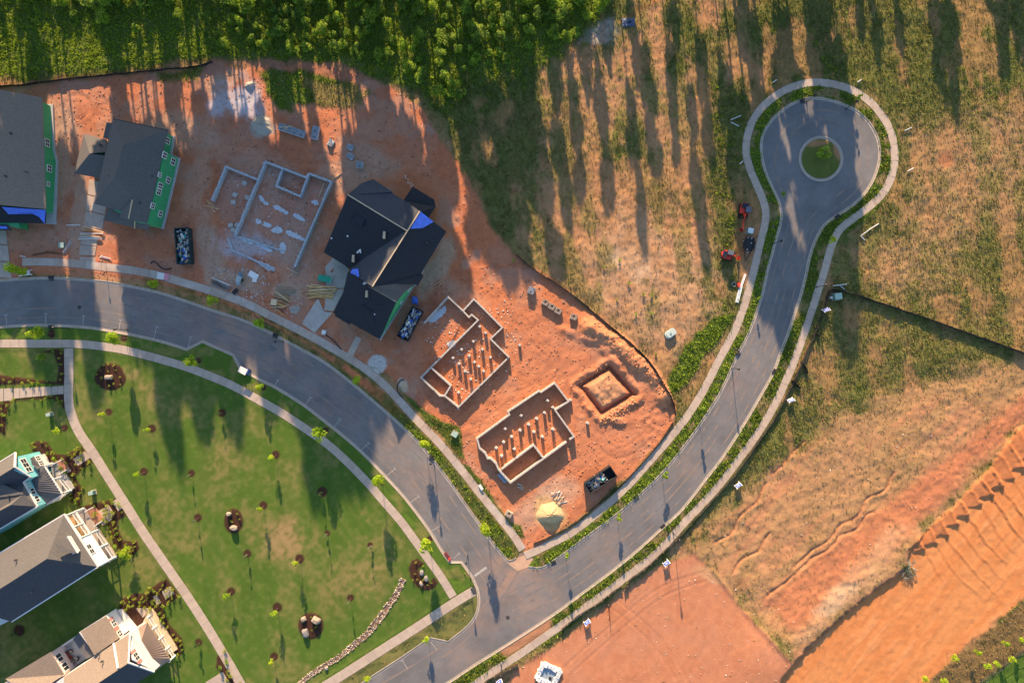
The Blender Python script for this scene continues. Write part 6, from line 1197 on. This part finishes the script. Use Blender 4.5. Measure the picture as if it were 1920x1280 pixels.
# ------------------------------------------------------------------ red excavator, red mini loader, trailer, boards
RED = mat('machine_red', (0.62, 0.055, 0.035), .45, .08, 2); DKB = mat('cab_navy', (0.015, 0.025, 0.05), .25, .1, 2); TRK = mat('rubber_track', (0.025, 0.024, 0.022), .85, .2, 6)
def excavator(x, y, rz, boom, label, s_=1.0):
    t = empty('excavator', G(x, y, .0), label, 'excavator', None, rz); t.scale = (s_, s_, s_)
    for sg in (-1, 1):
        q = MB(); pts = [(-1.1, .05), (-1.3, .3), (-1.1, .58), (1.1, .58), (1.3, .3), (1.1, .05)]; y0, y1 = sg*.75-.19, sg*.75+.19
        vs = [(a, y0, b) for a, b in pts]+[(a, y1, b) for a, b in pts]; n = 6; q.add(vs, [tuple(range(n)), tuple(range(2*n-1, n-1, -1))]+[(i, i+n, (i+1) % n+n, (i+1) % n) for i in range(n)]); o = q.build('track', TRK, t)
        for i in range(14): MB().box((-1.05+i*.16, sg*.75, .6), (.07, .4, .04)).build('track_pad', TRK, o)
    MB().box((0, 0, .45), (1.4, 1.0, .35)).build('undercarriage', STEELK, t)
    q = MB(); n = 10; arc = [(-.35-1.0*math.cos(a), .88*math.sin(a)) for a in np.linspace(-1.35, 1.35, n)]; foot = [(.75, -.85)]+[(x_, y_) for x_, y_ in arc]+[(.75, .85)]
    q.prism(foot, .72, 1.25); q.build('body', RED, t); MB().box((-.75, 0, 1.33), (.8, 1.1, .2)).build('engine_cover', DKB, t)
    cb = MB(); cb.box((.15, .38, 1.65), (1.05, .85, 1.1)); cb.build('cab', DKB, t); MB().box((.15, .38, 2.23), (1.15, .95, .08)).build('cab_roof', mat('cab_roof', (.10, .12, .15), .5), t); MB().box((-.55, -.5, 1.35), (.5, .5, .25)).build('side_box', STEELK, t)
    P = [Vector(p) for p in boom]; 
    MB().bar(P[0], P[1], .26, .34).build('boom', RED, t); MB().bar(P[1], P[2], .24, .3).build('boom', RED, t); MB().bar(P[2], P[3], .22, .26).build('stick', RED, t)
    MB().bar(P[0]+Vector((.1, 0, -.1)), P[1]+Vector((0, .18, -.15)), .09).build('ram', STEELK, t); MB().bar(P[1]+Vector((0, 0, .3)), P[2]+Vector((0, 0, .28)), .08).build('ram', STEELK, t)
    e = P[3]; q = MB(); q.add([(e.x-.25, -.32, e.z), (e.x+.3, -.32, e.z), (e.x+.1, -.32, e.z-.45), (e.x-.3, -.32, e.z-.35), (e.x-.25, .32, e.z), (e.x+.3, .32, e.z), (e.x+.1, .32, e.z-.45), (e.x-.3, .32, e.z-.35)], [(0, 1, 2, 3), (7, 6, 5, 4), (3, 2, 6, 7), (2, 1, 5, 6), (0, 3, 7, 4)]); q.build('bucket', RED, t)
    MB().box((1.5, 0, .35), (.12, 1.9, .35)).build('dozer_blade', STEELK, t)
    return t
excavator(1393, 395, R(-97), [(.6, -.1, 1.1), (1.6, -.1, 2.2), (2.8, -.15, 1.8), (3.9, .2, .7)], 'red excavator with its arm stretched down the picture beside the loop pavement', .95)
excavator(1362, 479, R(-14), [(.6, 0, 1.0), (1.2, 0, 1.9), (2.0, 0, 1.5), (2.4, 0, .6)], 'red excavator with folded arm among dark weeds, lower of the two machines', .92)
tr = empty('trailer', G(1402, 462), 'black equipment trailer standing beside the pavement', 'trailer', None, R(-102))
q = MB(); q.box((-.4, 0, .55), (2.6, 1.5, .1)); q.build('deck', STEELK, tr)
for sg in (-1, 1): MB().bar((-1.7, sg*.75, .75), (.9, sg*.75, .75), .08, .25).build('side_rail', STEELK, tr); MB().bar((.9, sg*.6, .5), (2.9, 0, .5), .1).build('drawbar', STEELK, tr); MB().box((-.4, sg*.95, .7), (1.5, .28, .06)).build('mudguard', STEELK, tr)
for i in (-.8, .05):
    for sg in (-1, 1): o = MB().tube((i, sg*.85, .33), (i, sg*1.05, .33), .33, .33, 12).build('wheel', TRK, tr); MB().tube((i, sg*1.06, .33), (i, sg*1.07, .33), .16, .16, 10).build('hub', WHITE, o)
for p in ((-1.5, -.5), (-1.5, .2), (.7, -.2), (1.2, 0), (-.6, .3)): MB().box((p[0], p[1], .7), (.3, .2, .15)).build('bracket', TR_[5], tr)
def white_boards(a, b, lab, m, n=3):
    A_, B_ = G(*a), G(*b); t = empty('white_board_bundle', (A_+B_)/2, lab, 'boards'); c = (A_+B_)/2; d = (B_-A_).normalized(); nn = Vector((-d.y, d.x, 0))
    for i in range(n): o_ = nn*(.22*(i-(n-1)/2)); MB().bar(A_-c+o_+Vector((0, 0, .2)), B_-c+o_+Vector((0, 0, .2)), .19, .12).build('board', m, t)
white_boards((1397, 514), (1389, 537), 'bright white end of the long boards by the pavement, upper bundle', WHITE, 2); white_boards((1389, 535), (1381, 567), 'pale grey lower bundle of the long boards by the pavement', mat('pale_grey_board', (.6, .66, .66), .6, .05), 3)
hr = MB(); 
for i in range(18): a = i*2*math.pi/18; b = (i+1)*2*math.pi/18; hr.tube((.4*math.cos(a), .4*math.sin(a), .12), (.4*math.cos(b), .4*math.sin(b), .12), .11, .11, 6, cap=False)
tag(hr.build('hose_ring', mat('grey_hose', (.25, .25, .24), .7), None, G(1376, 533)), 'grey ring of coiled hose beside the white boards', 'hose')
cr = empty('compactor', G(1384, 534), 'small red compactor beside the coiled hose', 'compactor', None, R(100)); MB().box((0, 0, .35), (.8, .5, .4)).build('body', RED, cr); MB().box((0, 0, .1), (.95, .6, .12)).build('plate', STEELK, cr); MB().bar((-.3, 0, .5), (-.9, 0, .9), .06).build('handle', STEELK, cr)
# grey pipes lying in the field
for i, (a, b, lab) in enumerate((((1369, 226), (1388, 218), 'upper grey pipe of the pair left of the loop'), ((1369, 230), (1384, 238), 'lower grey pipe of the pair left of the loop'), ((1448, 156), (1455, 151), 'short white stake above the upper left of the loop'), ((1606, 156), (1613, 151), 'short white stake above the loop to the right'), ((1386, 308), (1392, 303), 'short white stake left of the loop pavement'), ((1628, 431), (1646, 420), 'long white pipe in the grass right of the loop'), ((1614, 442), (1630, 430), 'grey pipe below the long white pipe right of the loop'), ((1612, 442), (1620, 451), 'short bent grey pipe at the end of the others'), ((1695, 246), (1708, 240), 'pair of dark pipes beyond the loop to the right'), ((1700, 322), (1711, 316), 'short white stake right of the loop'), ((1561, 536), (1586, 533), 'white post lying at the fence corner'), ((1572, 534), (1582, 543), 'second post lying across at the fence corner'))):
    A_, B_ = G(*a), G(*b); c = (A_+B_)/2; tag(MB().tube(A_-c+Vector((0, 0, .25)), B_-c+Vector((0, 0, .3)), .10, .10, 8).build('pipe', mat('pipe_grey', (.36, .41, .42), .5) if i not in (2, 3, 4, 5, 9, 10) else mat('pipe_white', (.5, .5, .48), .6), None, c), lab, 'pipe')

# ------------------------------------------------------------------ silt fences
SILT = mat('silt_fabric', (0.022, 0.02, 0.02), .9, .3, 3); POST = mat('fence_post', (0.22, 0.15, 0.10), .9, .2, 4)
def silt_fence(label, pts, h=.75, step=24, name='silt_fence', m=SILT, cat='fence', lean=.08):
    P = np.array(spline(pts, step=6)); d = np.r_[0, np.cumsum(np.linalg.norm(np.diff(P, axis=0), axis=1))]; k = max(1, round(d[-1]/step)); rd = random.Random(int(pts[0][0]))
    c = G(*pts[0]); c.z = 0; root = empty(name, c, label, cat); ss = np.linspace(0, d[-1], k+1)
    Q = [(np.interp(s, d, P[:, 0]), np.interp(s, d, P[:, 1])) for s in ss]
    for i, q in enumerate(Q): g_ = G(*q)-c; MB().box((g_.x, g_.y, g_.z+h/2), (.06, .06, h+.2)).build('post', POST, root)
    for i in range(k):
        a = G(*Q[i])-c; b = G(*Q[i+1])-c; mid = (a+b)/2; ta = Vector((rd.uniform(-lean, lean), rd.uniform(-lean, lean), h*rd.uniform(.85, 1.05))); tb = Vector((rd.uniform(-lean, lean), rd.uniform(-lean, lean), h*rd.uniform(.85, 1.05)))
        m_ = (a+ta+b+tb)/2-Vector((0, 0, h*.12)); mb_ = mid+Vector((rd.uniform(-.1, .1), rd.uniform(-.1, .1), -.1)); n_ = Vector((-(b-a).y, (b-a).x, 0)).normalized()*.025
        vs = []; rows = [(a+Vector((0, 0, -.15)), a+ta), (mb_, m_), (b+Vector((0, 0, -.15)), b+tb)]
        for lo, hi in rows: vs += [lo-n_, lo+n_, hi+n_, hi-n_]
        fs = []
        for j in (0, 1):
            o_ = j*4
            for e in range(4): fs.append((o_+e, o_+(e+1) % 4, o_+4+(e+1) % 4, o_+4+e))
        fs += [(3, 2, 1, 0), (8, 9, 10, 11)]; MB().add(vs, fs).build('fabric_panel', m, root)
    return root
silt_fence('black silt fence between the green growth and the clay, upper left', [(-40, 167), (0, 163), (50, 160), (100, 153), (200, 142), (300, 132), (385, 124), (400, 117)])
silt_fence('black silt fence curving along the field side of the building site', [(968, 478), (1005, 508), (1040, 530), (1080, 558), (1110, 582), (1145, 612), (1180, 640), (1212, 672), (1235, 705), (1252, 735), (1266, 762), (1266, 778)], .8)
silt_fence('low black silt fence along the inner pavement of the site', [(1262, 790), (1225, 843), (1175, 897), (1120, 945), (1072, 983), (1020, 1010), (1000, 1018)], .45)
silt_fence('black silt fence slanting down across the right field with a broad shadow', [(1556, 542), (1600, 552), (1660, 572), (1730, 595), (1800, 620), (1870, 645), (1960, 678)], .95, 26)
silt_fence('black silt fence along the outer pavement from the corner down to the pad', [(1554, 544), (1545, 575), (1532, 610), (1520, 640), (1507, 668), (1498, 690), (1483, 722), (1468, 752), (1450, 785), (1425, 822), (1398, 860), (1370, 898), (1330, 942), (1300, 975), (1278, 1000)], .7)
for i, (p, lab) in enumerate((([(1278, 1000), (1262, 1016), (1240, 1036), (1212, 1062), (1180, 1085)], 'ragged silt fence stretch above the blue lot sign on the pad'), ([(1165, 1096), (1140, 1115), (1115, 1133), (1080, 1155), (1052, 1178)], 'ragged silt fence stretch at the middle of the pad edge'), ([(972, 1245), (955, 1252), (935, 1262), (915, 1272), (900, 1285)], 'ragged silt fence stretch at the bottom edge'))): silt_fence(lab, p, .8, 16)
for i, (p, lab) in enumerate((([(1180, 1085), (1176, 1096), (1170, 1104)], 'short loose fence wing at the pad edge, right one'), ([(1140, 1132), (1142, 1150), (1143, 1164)], 'short loose fence wing at the pad edge, middle one'), ([(1502, 678), (1510, 690), (1514, 700)], 'short loose fence wing beside the shaded weeds'), ([(1483, 712), (1494, 720), (1500, 728)], 'short loose fence wing above the second lot sign'), ([(1530, 625), (1536, 630)], 'tiny loose fence wing near the first lot sign'))): silt_fence(lab, p, .8, 14)
silt_fence('sagging black silt fence scrap beside the kerb walk, left part of the site', [(62, 478), (80, 473), (100, 473), (118, 475)], .4)
cf = empty('garden_fence', G(1820, 1290)*1.0, 'thin dark fence between brown strip and clipped lawn in the corner', 'fence'); c0_ = G(1820, 1290)
fp = spline([(1800, 1305), (1860, 1258), (1920, 1215), (1950, 1194)], step=20)
for a, b in zip(fp[:-1], fp[1:]):
    A_, B_ = G(*a)-c0_, G(*b)-c0_; MB().bar(A_+Vector((0, 0, 1.1)), B_+Vector((0, 0, 1.1)), .06).build('rail', RAILG, cf); MB().bar(A_+Vector((0, 0, .3)), B_+Vector((0, 0, .3)), .06).build('rail', RAILG, cf); MB().box((A_.x, A_.y, A_.z+.6), (.09, .09, 1.3)).build('post', RAILG, cf)
    q = MB()
    for i in range(14): p = A_.lerp(B_, i/14); q.bar(p+Vector((0, 0, .3)), p+Vector((0, 0, 1.1)), .025)
    q.build('pickets', RAILG, cf)

# ------------------------------------------------------------------ lot signs, lamps, drains
BLUE = mat('sign_blue', (0.03, 0.09, 0.52), .5, .05, 2)
def lot_sign(x, y, rz, lab):
    t = empty('lot_sign', G(x, y), lab, 'sign', 'blue and white lot signs', rz)
    tl = Matrix.Rotation(R(-50), 3, 'X'); o1 = tl @ Vector((0, -.045, .02)); o2 = tl @ Vector((0, -.07, .03))
    MB().box((0, 0, .75), (.98, .05, .72), 0, tl).build('panel', WHITE, t); MB().box((0, o1.y, .75+o1.z), (.98, .05, .58), 0, tl).build('blue_field', BLUE, t); MB().box((0, o2.y, .75+o2.z), (.45, .03, .1), 0, tl).build('logo', WHITE, t)
    for sg in (-1, 1): MB().bar((sg*.55, -.35, 0), (sg*.55, .35, 1.15), .11).build('frame_leg', WHITE, t); MB().bar((sg*.55, .4, 0), (sg*.55, -.1, 1.0), .09).build('frame_leg', WHITE, t)
for x, y, rz, lab in ((1546, 581, 20, 'topmost blue and white lot sign, near the green utility box'), (1480, 749, 20, 'blue and white lot sign in the dark weeds right of the outer pavement'), (1382, 908, 35, 'blue and white lot sign beside the outer pavement above the straw slope'), (1248, 1053, 38, 'blue and white lot sign at the top corner of the bare pad'), (1100, 1163, 38, 'blue and white lot sign at the middle of the pad edge'), (936, 1274, 38, 'lowest lot sign, at the bottom edge by the shaded pit')): lot_sign(x, y, R(rz+180), lab)
lsb = empty('lying_sign', G(902, 912), 'white lot sign lying in the weeds beside the pavement left of the planks', 'sign', None, R(-60)); MB().box((0, 0, .35), (1.1, .5, .06)).build('panel', WHITE, lsb)
for sg in (-1, 1): MB().bar((sg*.5, -.3, .2), (sg*.5, .3, .4), .07).build('frame_leg', WHITE, lsb)
for x, y, lab in ((50, 512, 'white framed sign lying on the verge by the leftmost street tree'),):
    t = empty('lying_sign', G(x, y), lab, 'sign', None, R(5)); MB().box((0, 0, .3), (1.3, .6, .05)).build('panel', mat('sign_mauve', (.35, .2, .25), .6), t); MB().bar((-1.3, -.45, .25), (1.2, -.35, .25), .14).build('frame_leg', WHITE, t); MB().bar((-.6, .45, .25), (1.3, .5, .25), .12).build('frame_leg', WHITE, t); MB().box((.6, 0, .36), (.6, .6, .05)).build('notice', WHITE, t)
LAMP = mat('lamp_black', (0.02, 0.02, 0.022), .5)
def lamp(x, y, h, lab, arm=0):
    t = empty('street_lamp', G(x, y), lab, 'street lamp', 'black street lamps'); MB().tube((0, 0, 0), (0, 0, .5), .13, .09, 8).build('base', LAMP, t); MB().tube((0, 0, .5), (0, 0, h-.6), .06, .05, 8).build('pole', LAMP, t)
    q = MB(); q.tube((0, 0, h-.65), (0, 0, h-.45), .1, .16, 8); q.tube((0, 0, h-.45), (0, 0, h-.05), .14, .22, 8); q.tube((0, 0, h-.05), (0, 0, h+.12), .26, .06, 8); q.build('lantern', LAMP, t)
for x, y, h, lab in ((1262, 998, 5.2, 'street lamp on the outer verge above the bare pad'), (1447, 458, 4.6, 'street lamp at the left kerb of the turning circle neck'), (1512, 192, 4.0, 'street lamp at the top of the turning circle'), (1586, 205, 4.4, 'street lamp at the upper right kerb of the turning circle'), (1530, 538, 4.2, 'street lamp on the verge by the fence corner'), (877, 1040, 5.0, 'street lamp on the lawn strip corner by the junction'), (813, 861, 4.6, 'street lamp on the weedy verge across from the park'), (531, 640, 4.6, 'street lamp on the verge right of the scrap timbers'), (940, 1245, 4.6, 'street lamp on the outer verge at the bottom edge'), (1372, 690, 4, 'street lamp on the inner verge half way down the curve'), (240, 618, 4.6, 'street lamp at the kerb of the park in the sunlit gap'), (130, 615, 4.6, 'street lamp where the west walk meets the park kerb')): lamp(x, y, h, lab)
def drain(x, y, rz, lab, w=1.0):
    t = empty('storm_drain', G(x, y), lab, 'drain', 'storm drains in the kerb', rz); MB().box((0, 0, .14), (w, .55, .08)).build('hood', STEELK, t); q = MB()
    for i in range(5): q.box((-w*.4+i*w*.2, -.45, .05), (.05, .4, .04))
    q.build('grate', STEELK, t)
for x, y, rz, lab in ((97, 520, 0, 'storm drain in the upper kerb of the left road'), (97, 612, 0, 'storm drain in the lower kerb of the left road'), (517, 628, -25, 'storm drain in the kerb beside the dusty verge'), (1569, 406, 40, 'storm drain in the right kerb of the turning circle neck'), (1382, 662, 65, 'storm drain in the inner kerb half way down the curve'), (1451, 696, 60, 'storm drain in the outer kerb half way down the curve'), (1191, 930, 42, 'storm drain in the inner kerb below the skip'), (1243, 986, 40, 'storm drain in the outer kerb near the street lamp'), (1037, 1053, 25, 'storm drain in the inner kerb near the junction'), (810, 857, -50, 'storm drain in the kerb opposite the park'), (1504, 188, 10, 'storm drain at the top of the turning circle'), (1242+0, 1282, 35, 'storm drain at the very bottom edge')): drain(x, y, R(rz), lab)
gr = empty('tactile_grate', G(888, 1107), 'dark grey tactile plate at the end of the park walk', 'tactile plate', None, R(-65)); MB().box((0, 0, .125), (1.3, .75, .03)).build('plate', mat('dark_plate', (.06, .065, .07), .6), gr)
for i in range(6): MB().box((-.5+i*.2, 0, .145), (.08, .6, .02)).build('tread', mat('dark_plate'  , (.06, .065, .07)), gr)

# ------------------------------------------------------------------ boulders, stone creek
ROCK = mat('pale_rock', (0.29, 0.24, 0.19), .9, .18, 2.0, .05, 4); ROCKG = mat('grey_rock', (0.20, 0.19, 0.185), .9, .18, 2.0, .05, 4)
def boulder(x, y, sx, sy, sz, rz, m, lab):
    bm = bmesh.new(); bmesh.ops.create_icosphere(bm, subdivisions=2, radius=1); rd = random.Random(int(x*7+y))
    ph = [rd.uniform(0, 6) for _ in range(6)]
    for v in bm.verts:
        f = 1+.14*math.sin(v.co.x*3+ph[0])+.12*math.sin(v.co.y*4+ph[1])+.1*math.sin(v.co.z*5+ph[2]+v.co.x*3); v.co = Vector((max(-.8, min(.8, v.co.x*f))*sx*.88, max(-.8, min(.8, v.co.y*f))*sy*.88, max(-.3, min(.75, v.co.z))*sz))
    me = bpy.data.meshes.new('boulder'); bm.to_mesh(me); bm.free(); me.materials.append(m); o = link('boulder', me, None, G(x, y)); o.rotation_euler = (0, 0, rz); tag(o, lab, 'boulder', 'boulders in the mulch beds')
boulder(206, 707, 1.0, .6, .9, 0, ROCK, 'flat topped pale boulder in the round mulch bed'); boulder(431, 962, .65, .45, 1.2, 0, ROCK, 'upright boulder at the top of the oval bed'); boulder(440, 988, 1.0, .6, 1.1, R(-15), ROCK, 'long pale boulder at the bottom of the oval bed')
boulder(570, 1159, .65, .6, .8, .4, ROCK, 'small pale boulder at the upper left of the pear shaped bed'); boulder(594, 1161, 1.2, .75, 1.3, R(-30), ROCK, 'largest pale boulder at the upper right of the pear shaped bed'); boulder(574, 1185, .75, 1.1, 1.0, .3, ROCKG, 'grey boulder at the lower left of the pear shaped bed')
boulder(791, 1073, .55, .8, .7, 0, ROCKG, 'grey boulder at the paved notch of the crescent bed'); boulder(799, 1084, .55, .8, .7, .3, ROCKG, 'grey boulder lower in the notch of the crescent bed'); boulder(790, 1093, .4, .7, .6, .5, ROCK, 'pale boulder among the shrubs of the crescent bed'); boulder(612, 1252, .5, .4, .5, 0, ROCKG, 'single dark grey stone beside the stone creek')
CREEK = spline([(756, 1086), (750, 1100), (742, 1115), (730, 1132), (718, 1150), (704, 1168), (690, 1185), (672, 1202), (650, 1220), (628, 1236), (604, 1250), (580, 1266), (555, 1286), (530, 1305)], step=3)
base_s = bpy.data.meshes.new('stone'); bm = bmesh.new(); bmesh.ops.create_icosphere(bm, subdivisions=1, radius=1); 
ico_v = np.array([v.co[:] for v in bm.verts]); ico_f = np.array([[v.index for v in f.verts] for f in bm.faces]); bm.free(); bpy.data.meshes.remove(base_s)
def stones(path, halfw, dens, size, label, name, pal, cat='stones', big_edge=True):
    Pn = np.array(path); T = np.gradient(Pn, axis=0); T /= np.linalg.norm(T, axis=1)[:, None]; Nn = np.stack([-T[:, 1], T[:, 0]], 1); n = int(len(Pn)*dens); g = np.random.default_rng(4)
    i = g.integers(0, len(Pn), n); hw = halfw*(1.25-0.5*np.abs(i/len(Pn)*2-.6)); o = g.uniform(-1, 1, n); edge = g.random(n) < .35; o = np.where(edge, np.sign(o)*g.uniform(.85, 1.0, n), o); p = Pn[i]+Nn[i]*(o*hw)[:, None]+g.normal(0, .6, (n, 2))
    z = bil(Z, p[:, 0], p[:, 1]); s_ = size*g.uniform(.5, 1.15, n)*np.where(edge, 1.25, 1.0); a = g.uniform(0, 6.28, n); V = []
    sc3 = np.stack([s_*g.uniform(.8, 1.3, n), s_*g.uniform(.6, 1.0, n), s_*g.uniform(.5, .8, n)], 1)
    v = ico_v[None]*sc3[:, None, :]*g.uniform(.8, 1.2, (n, len(ico_v), 1)); c, s2 = np.cos(a)[:, None], np.sin(a)[:, None]
    x = v[..., 0]*c-v[..., 1]*s2+((p[:, 0]-960)/10)[:, None]; y = v[..., 0]*s2+v[..., 1]*c+((640-p[:, 1])/10)[:, None]; zz_ = v[..., 2]+(z+s_*.25)[:, None]
    F = (ico_f[None]+(np.arange(n)*len(ico_v))[:, None, None]).reshape(-1, 3); cols = np.array(pal)[g.integers(0, len(pal), n)]*g.uniform(.8, 1.2, (n, 1))
    me = big_mesh(name, np.stack([x, y, zz_], -1).reshape(-1, 3), F, np.repeat(cols, len(ico_v), 0), k=3); me.materials.append(_stone_m); return tag(link(name, me), label, cat, None, 'stuff')
_stone_m = attr_mat('stone', .85, 0, .15, 4.0)
stones(CREEK, 4.8, 9, .15, 'winding dry creek of pale river stones across the lower lawn', 'stone_creek', [(.46, .38, .28), (.36, .29, .22), (.24, .18, .14), (.40, .36, .32), (.14, .10, .08)])
dd_bed = MB(); L_ = pl(offset(CREEK, 4.5)); R_ = pl(offset(CREEK, -4.5)); n_ = len(CREEK)
dd_bed.add([(x, y, .035+gz(*CREEK[i])) for i, (x, y) in enumerate(L_)]+[(x, y, .035+gz(*CREEK[i])) for i, (x, y) in enumerate(R_)], [(i, i+1, n_+i+1, n_+i) for i in range(n_-1)]); tag(dd_bed.build('creek_bed', mat('creek_soil', (.16, .10, .07), .95, .2, 3)), kind='structure')
# rubble and crumbs on the site
def crumbs(name, label, n, polys, size, pal, seed=2):
    g = np.random.default_rng(seed); P = []
    while len(P) < n:
        pg = polys[g.integers(0, len(polys))]; xs = [q[0] for q in pg]; ys = [q[1] for q in pg]; x = g.uniform(min(xs), max(xs), 300); y = g.uniform(min(ys), max(ys), 300); k = inside(x, y, pg); P += list(zip(x[k], y[k]))
    p = np.array(P[:n]); z = bil(Z, p[:, 0], p[:, 1]); s_ = size*g.uniform(.35, 1.3, n)**1.5; a = g.uniform(0, 6.28, n)
    sc3 = np.stack([s_*g.uniform(.8, 1.8, n), s_*g.uniform(.5, 1.0, n), s_*.6], 1); v = ico_v[None]*sc3[:, None, :]*g.uniform(.7, 1.3, (n, len(ico_v), 1)); c, s2 = np.cos(a)[:, None], np.sin(a)[:, None]
    x = v[..., 0]*c-v[..., 1]*s2+((p[:, 0]-960)/10)[:, None]; y = v[..., 0]*s2+v[..., 1]*c+((640-p[:, 1])/10)[:, None]; z3 = v[..., 2]+(z+s_*.3)[:, None]
    F = (ico_f[None]+(np.arange(n)*len(ico_v))[:, None, None]).reshape(-1, 3); cols = np.array(pal)[g.integers(0, len(pal), n)]*g.uniform(.7, 1.25, (n, 1))
    me = big_mesh(name, np.stack([x, y, z3], -1).reshape(-1, 3), F, np.repeat(cols, len(ico_v), 0), k=3); me.materials.append(_stone_m); return tag(link(name, me), label, 'rubble', None, 'stuff')
crumbs('clay_clods', 'clods and crumbs of clay strewn over the building site', 9000, [[q for q in SITE if q[0] > -50]], .10, [CLAY, CLAYD, CLAYP, (.45, .3, .2)])
crumbs('rubble', 'grey mortar crumbs and chips around the block foundations', 1500, [[(400, 300), (500, 290), (640, 340), (570, 520), (430, 460), (390, 390)], [(400, 500), (480, 505), (570, 560), (560, 600), (440, 555), (395, 530)], [(780, 600), (960, 560), (970, 680), (860, 770)]], .10, [(.5, .5, .5), (.6, .58, .55), (.35, .3, .27)])
crumbs('spoil_clods', 'lumps of clay on the spoil of the excavation and the bank', 600, [[(1081, 722), (1144, 677), (1150, 682), (1085, 728)], [(1105, 600), (1160, 620), (1255, 720), (1262, 770), (1230, 730), (1150, 660)], [(1085, 730), (1125, 785), (1190, 740), (1200, 760), (1130, 800)]], .14, [(.52, .27, .14), (.40, .16, .08)])
crumbs('field_stones', 'scattered pale stones and litter on the cut slopes', 500, [[(1300, 1050), (1700, 720), (1900, 780), (1480, 1230)], [q for q in PAD]], .09, [(.5, .4, .3), (.4, .2, .12), (.6, .55, .5)])
# washout pit at the bottom edge
wp = empty('washout_pit', G(1028, 1262), 'concrete washout pit lined with crumpled white plastic at the bottom edge', 'washout pit', None, R(-25))
for (x, y, a, l_) in ((0, 1.5, 0, 3.4), (0, -1.5, 0, 3.4), (1.7, 0, R(90), 3.2), (-1.7, 0, R(90), 3.2)):
    q = MB(); rd = random.Random(int(x*10+y*7)); n = 9
    for i in range(n): q.box((x+math.cos(a)*(-l_/2+l_*(i+.5)/n), y+math.sin(a)*(-l_/2+l_*(i+.5)/n), .35+rd.uniform(-.08, .08)), (l_/n*1.1, .75+rd.uniform(-.15, .25), .5), a+rd.uniform(-.15, .15), Matrix.Rotation(rd.uniform(-.3, .3), 3, 'X'))
    q.build('plastic_lining', WHITE, wp)
MB().box((0, 0, .15), (3.1, 2.7, .2)).build('slurry', mat('slurry', (.25, .32, .38), .35, .15, 1.5), wp); MB().tube((.6, -.5, .25), (.6, -.5, .5), .28, .28, 10).build('bucket', STEELK, wp)
dbr = empty('shrub_pile', G(1700, 1066), 'grey green brush heap at the edge of the orange cut', 'brush heap')
q = MB(); rd = random.Random(8)
for i in range(90): a = rd.uniform(0, 6.28); r_ = rd.uniform(0, 1.2); x = r_*math.cos(a)*1.3; y = r_*math.sin(a)*1.7; q.bar((x, y, rd.uniform(0, .4)), (x+rd.uniform(-.7, .7), y+rd.uniform(-.7, .7), rd.uniform(.2, .9)), .06)
q.build('twigs', mat('dead_twigs', (.25, .28, .24), .9, .3, 3), dbr); link('leaves', crown_mesh('leaves', [(0, 0, .3, .9), (.4, -.8, .3, .7), (-.3, .8, .3, .7)], 220, .14, L_DARK, 3), dbr)
tv = empty('tarpaulin_heap', G(1178, 43), 'dark blue tarpaulin heap at the top edge of the field', 'tarpaulin'); q = MB(); n = 9
vs = [(-1.2+2.4*i/n, -.8+1.6*j/n, .1+.6*random.random()*math.sin(math.pi*i/n)*math.sin(math.pi*j/n)+.1) for i in range(n+1) for j in range(n+1)]; q.add(vs, [(i*(n+1)+j, (i+1)*(n+1)+j, (i+1)*(n+1)+j+1, i*(n+1)+j+1) for i in range(n) for j in range(n)]); q.build('sheet', mat('navy_tarpaulin', (.06, .09, .16), .6), tv)
# hoses
def hose(pts, r_, m, lab, name='hose'):
    sp = spline(pts, step=3); c = G(*pts[0]); q = MB()
    for a, b in zip(sp[:-1], sp[1:]): q.tube(G(*a)-c+Vector((0, 0, r_+.02)), G(*b)-c+Vector((0, 0, r_+.02)), r_, r_, 5, cap=False)
    return tag(q.build(name, m, None, c), lab, 'hose')
hose([(758, 711), (752, 712), (746, 720), (745, 730), (750, 740), (757, 746)], .10, STEELK, 'thick black hose curled round the small sand heap')
hose([(283, 494), (288, 490), (295, 494), (303, 502), (312, 505), (322, 503)], .12, STEELK, 'black hose lying on the clay above the kerb walk')
hose([(607, 625), (620, 634), (632, 645), (640, 655)], .10, STEELK, 'black hose running from the meter box along the walk')
hose([(455, 574), (475, 582), (480, 594), (500, 600), (520, 605), (540, 607)], .035, STEELK, 'thin black cable looped over the kerb walk')
# manholes on the road, mailbox, stake
for x, y, lab in ((149, 576, 'round manhole cover in the left road'), (952, 1157, 'round manhole cover near the junction')):
    o = MB().tube((0, 0, -.02), (0, 0, .012), .38, .38, 20).build('manhole_cover', mat('cast_iron', (.05, .045, .045), .7, .2, 8), None, Vector(((x-960)*S, (640-y)*S, .022))); tag(o, lab, 'manhole')
st = empty('marker_post', G(199, 493), 'red topped marker post at the edge of the kerb walk', 'post'); MB().box((0, 0, 1.2), (.08, .08, 2.4)).build('post', POST, st); MB().box((0, 0, 2.3), (.25, .25, .25)).build('red_cap', mat('red_cap', (.6, .05, .05), .5), st)
ht = empty('red_hose_reel', G(841, 1044), 'small red and white object on the park kerb near the junction', 'reel'); MB().box((-.3, .4, .25), (.5, 1.2, .2), R(35)).build('frame', mat('dark_maroon', (.15, .03, .03), .6), ht); MB().box((.2, -.3, .35), (.4, .4, .3)).build('reel', mat('red_cap', (.6, .05, .05)), ht)
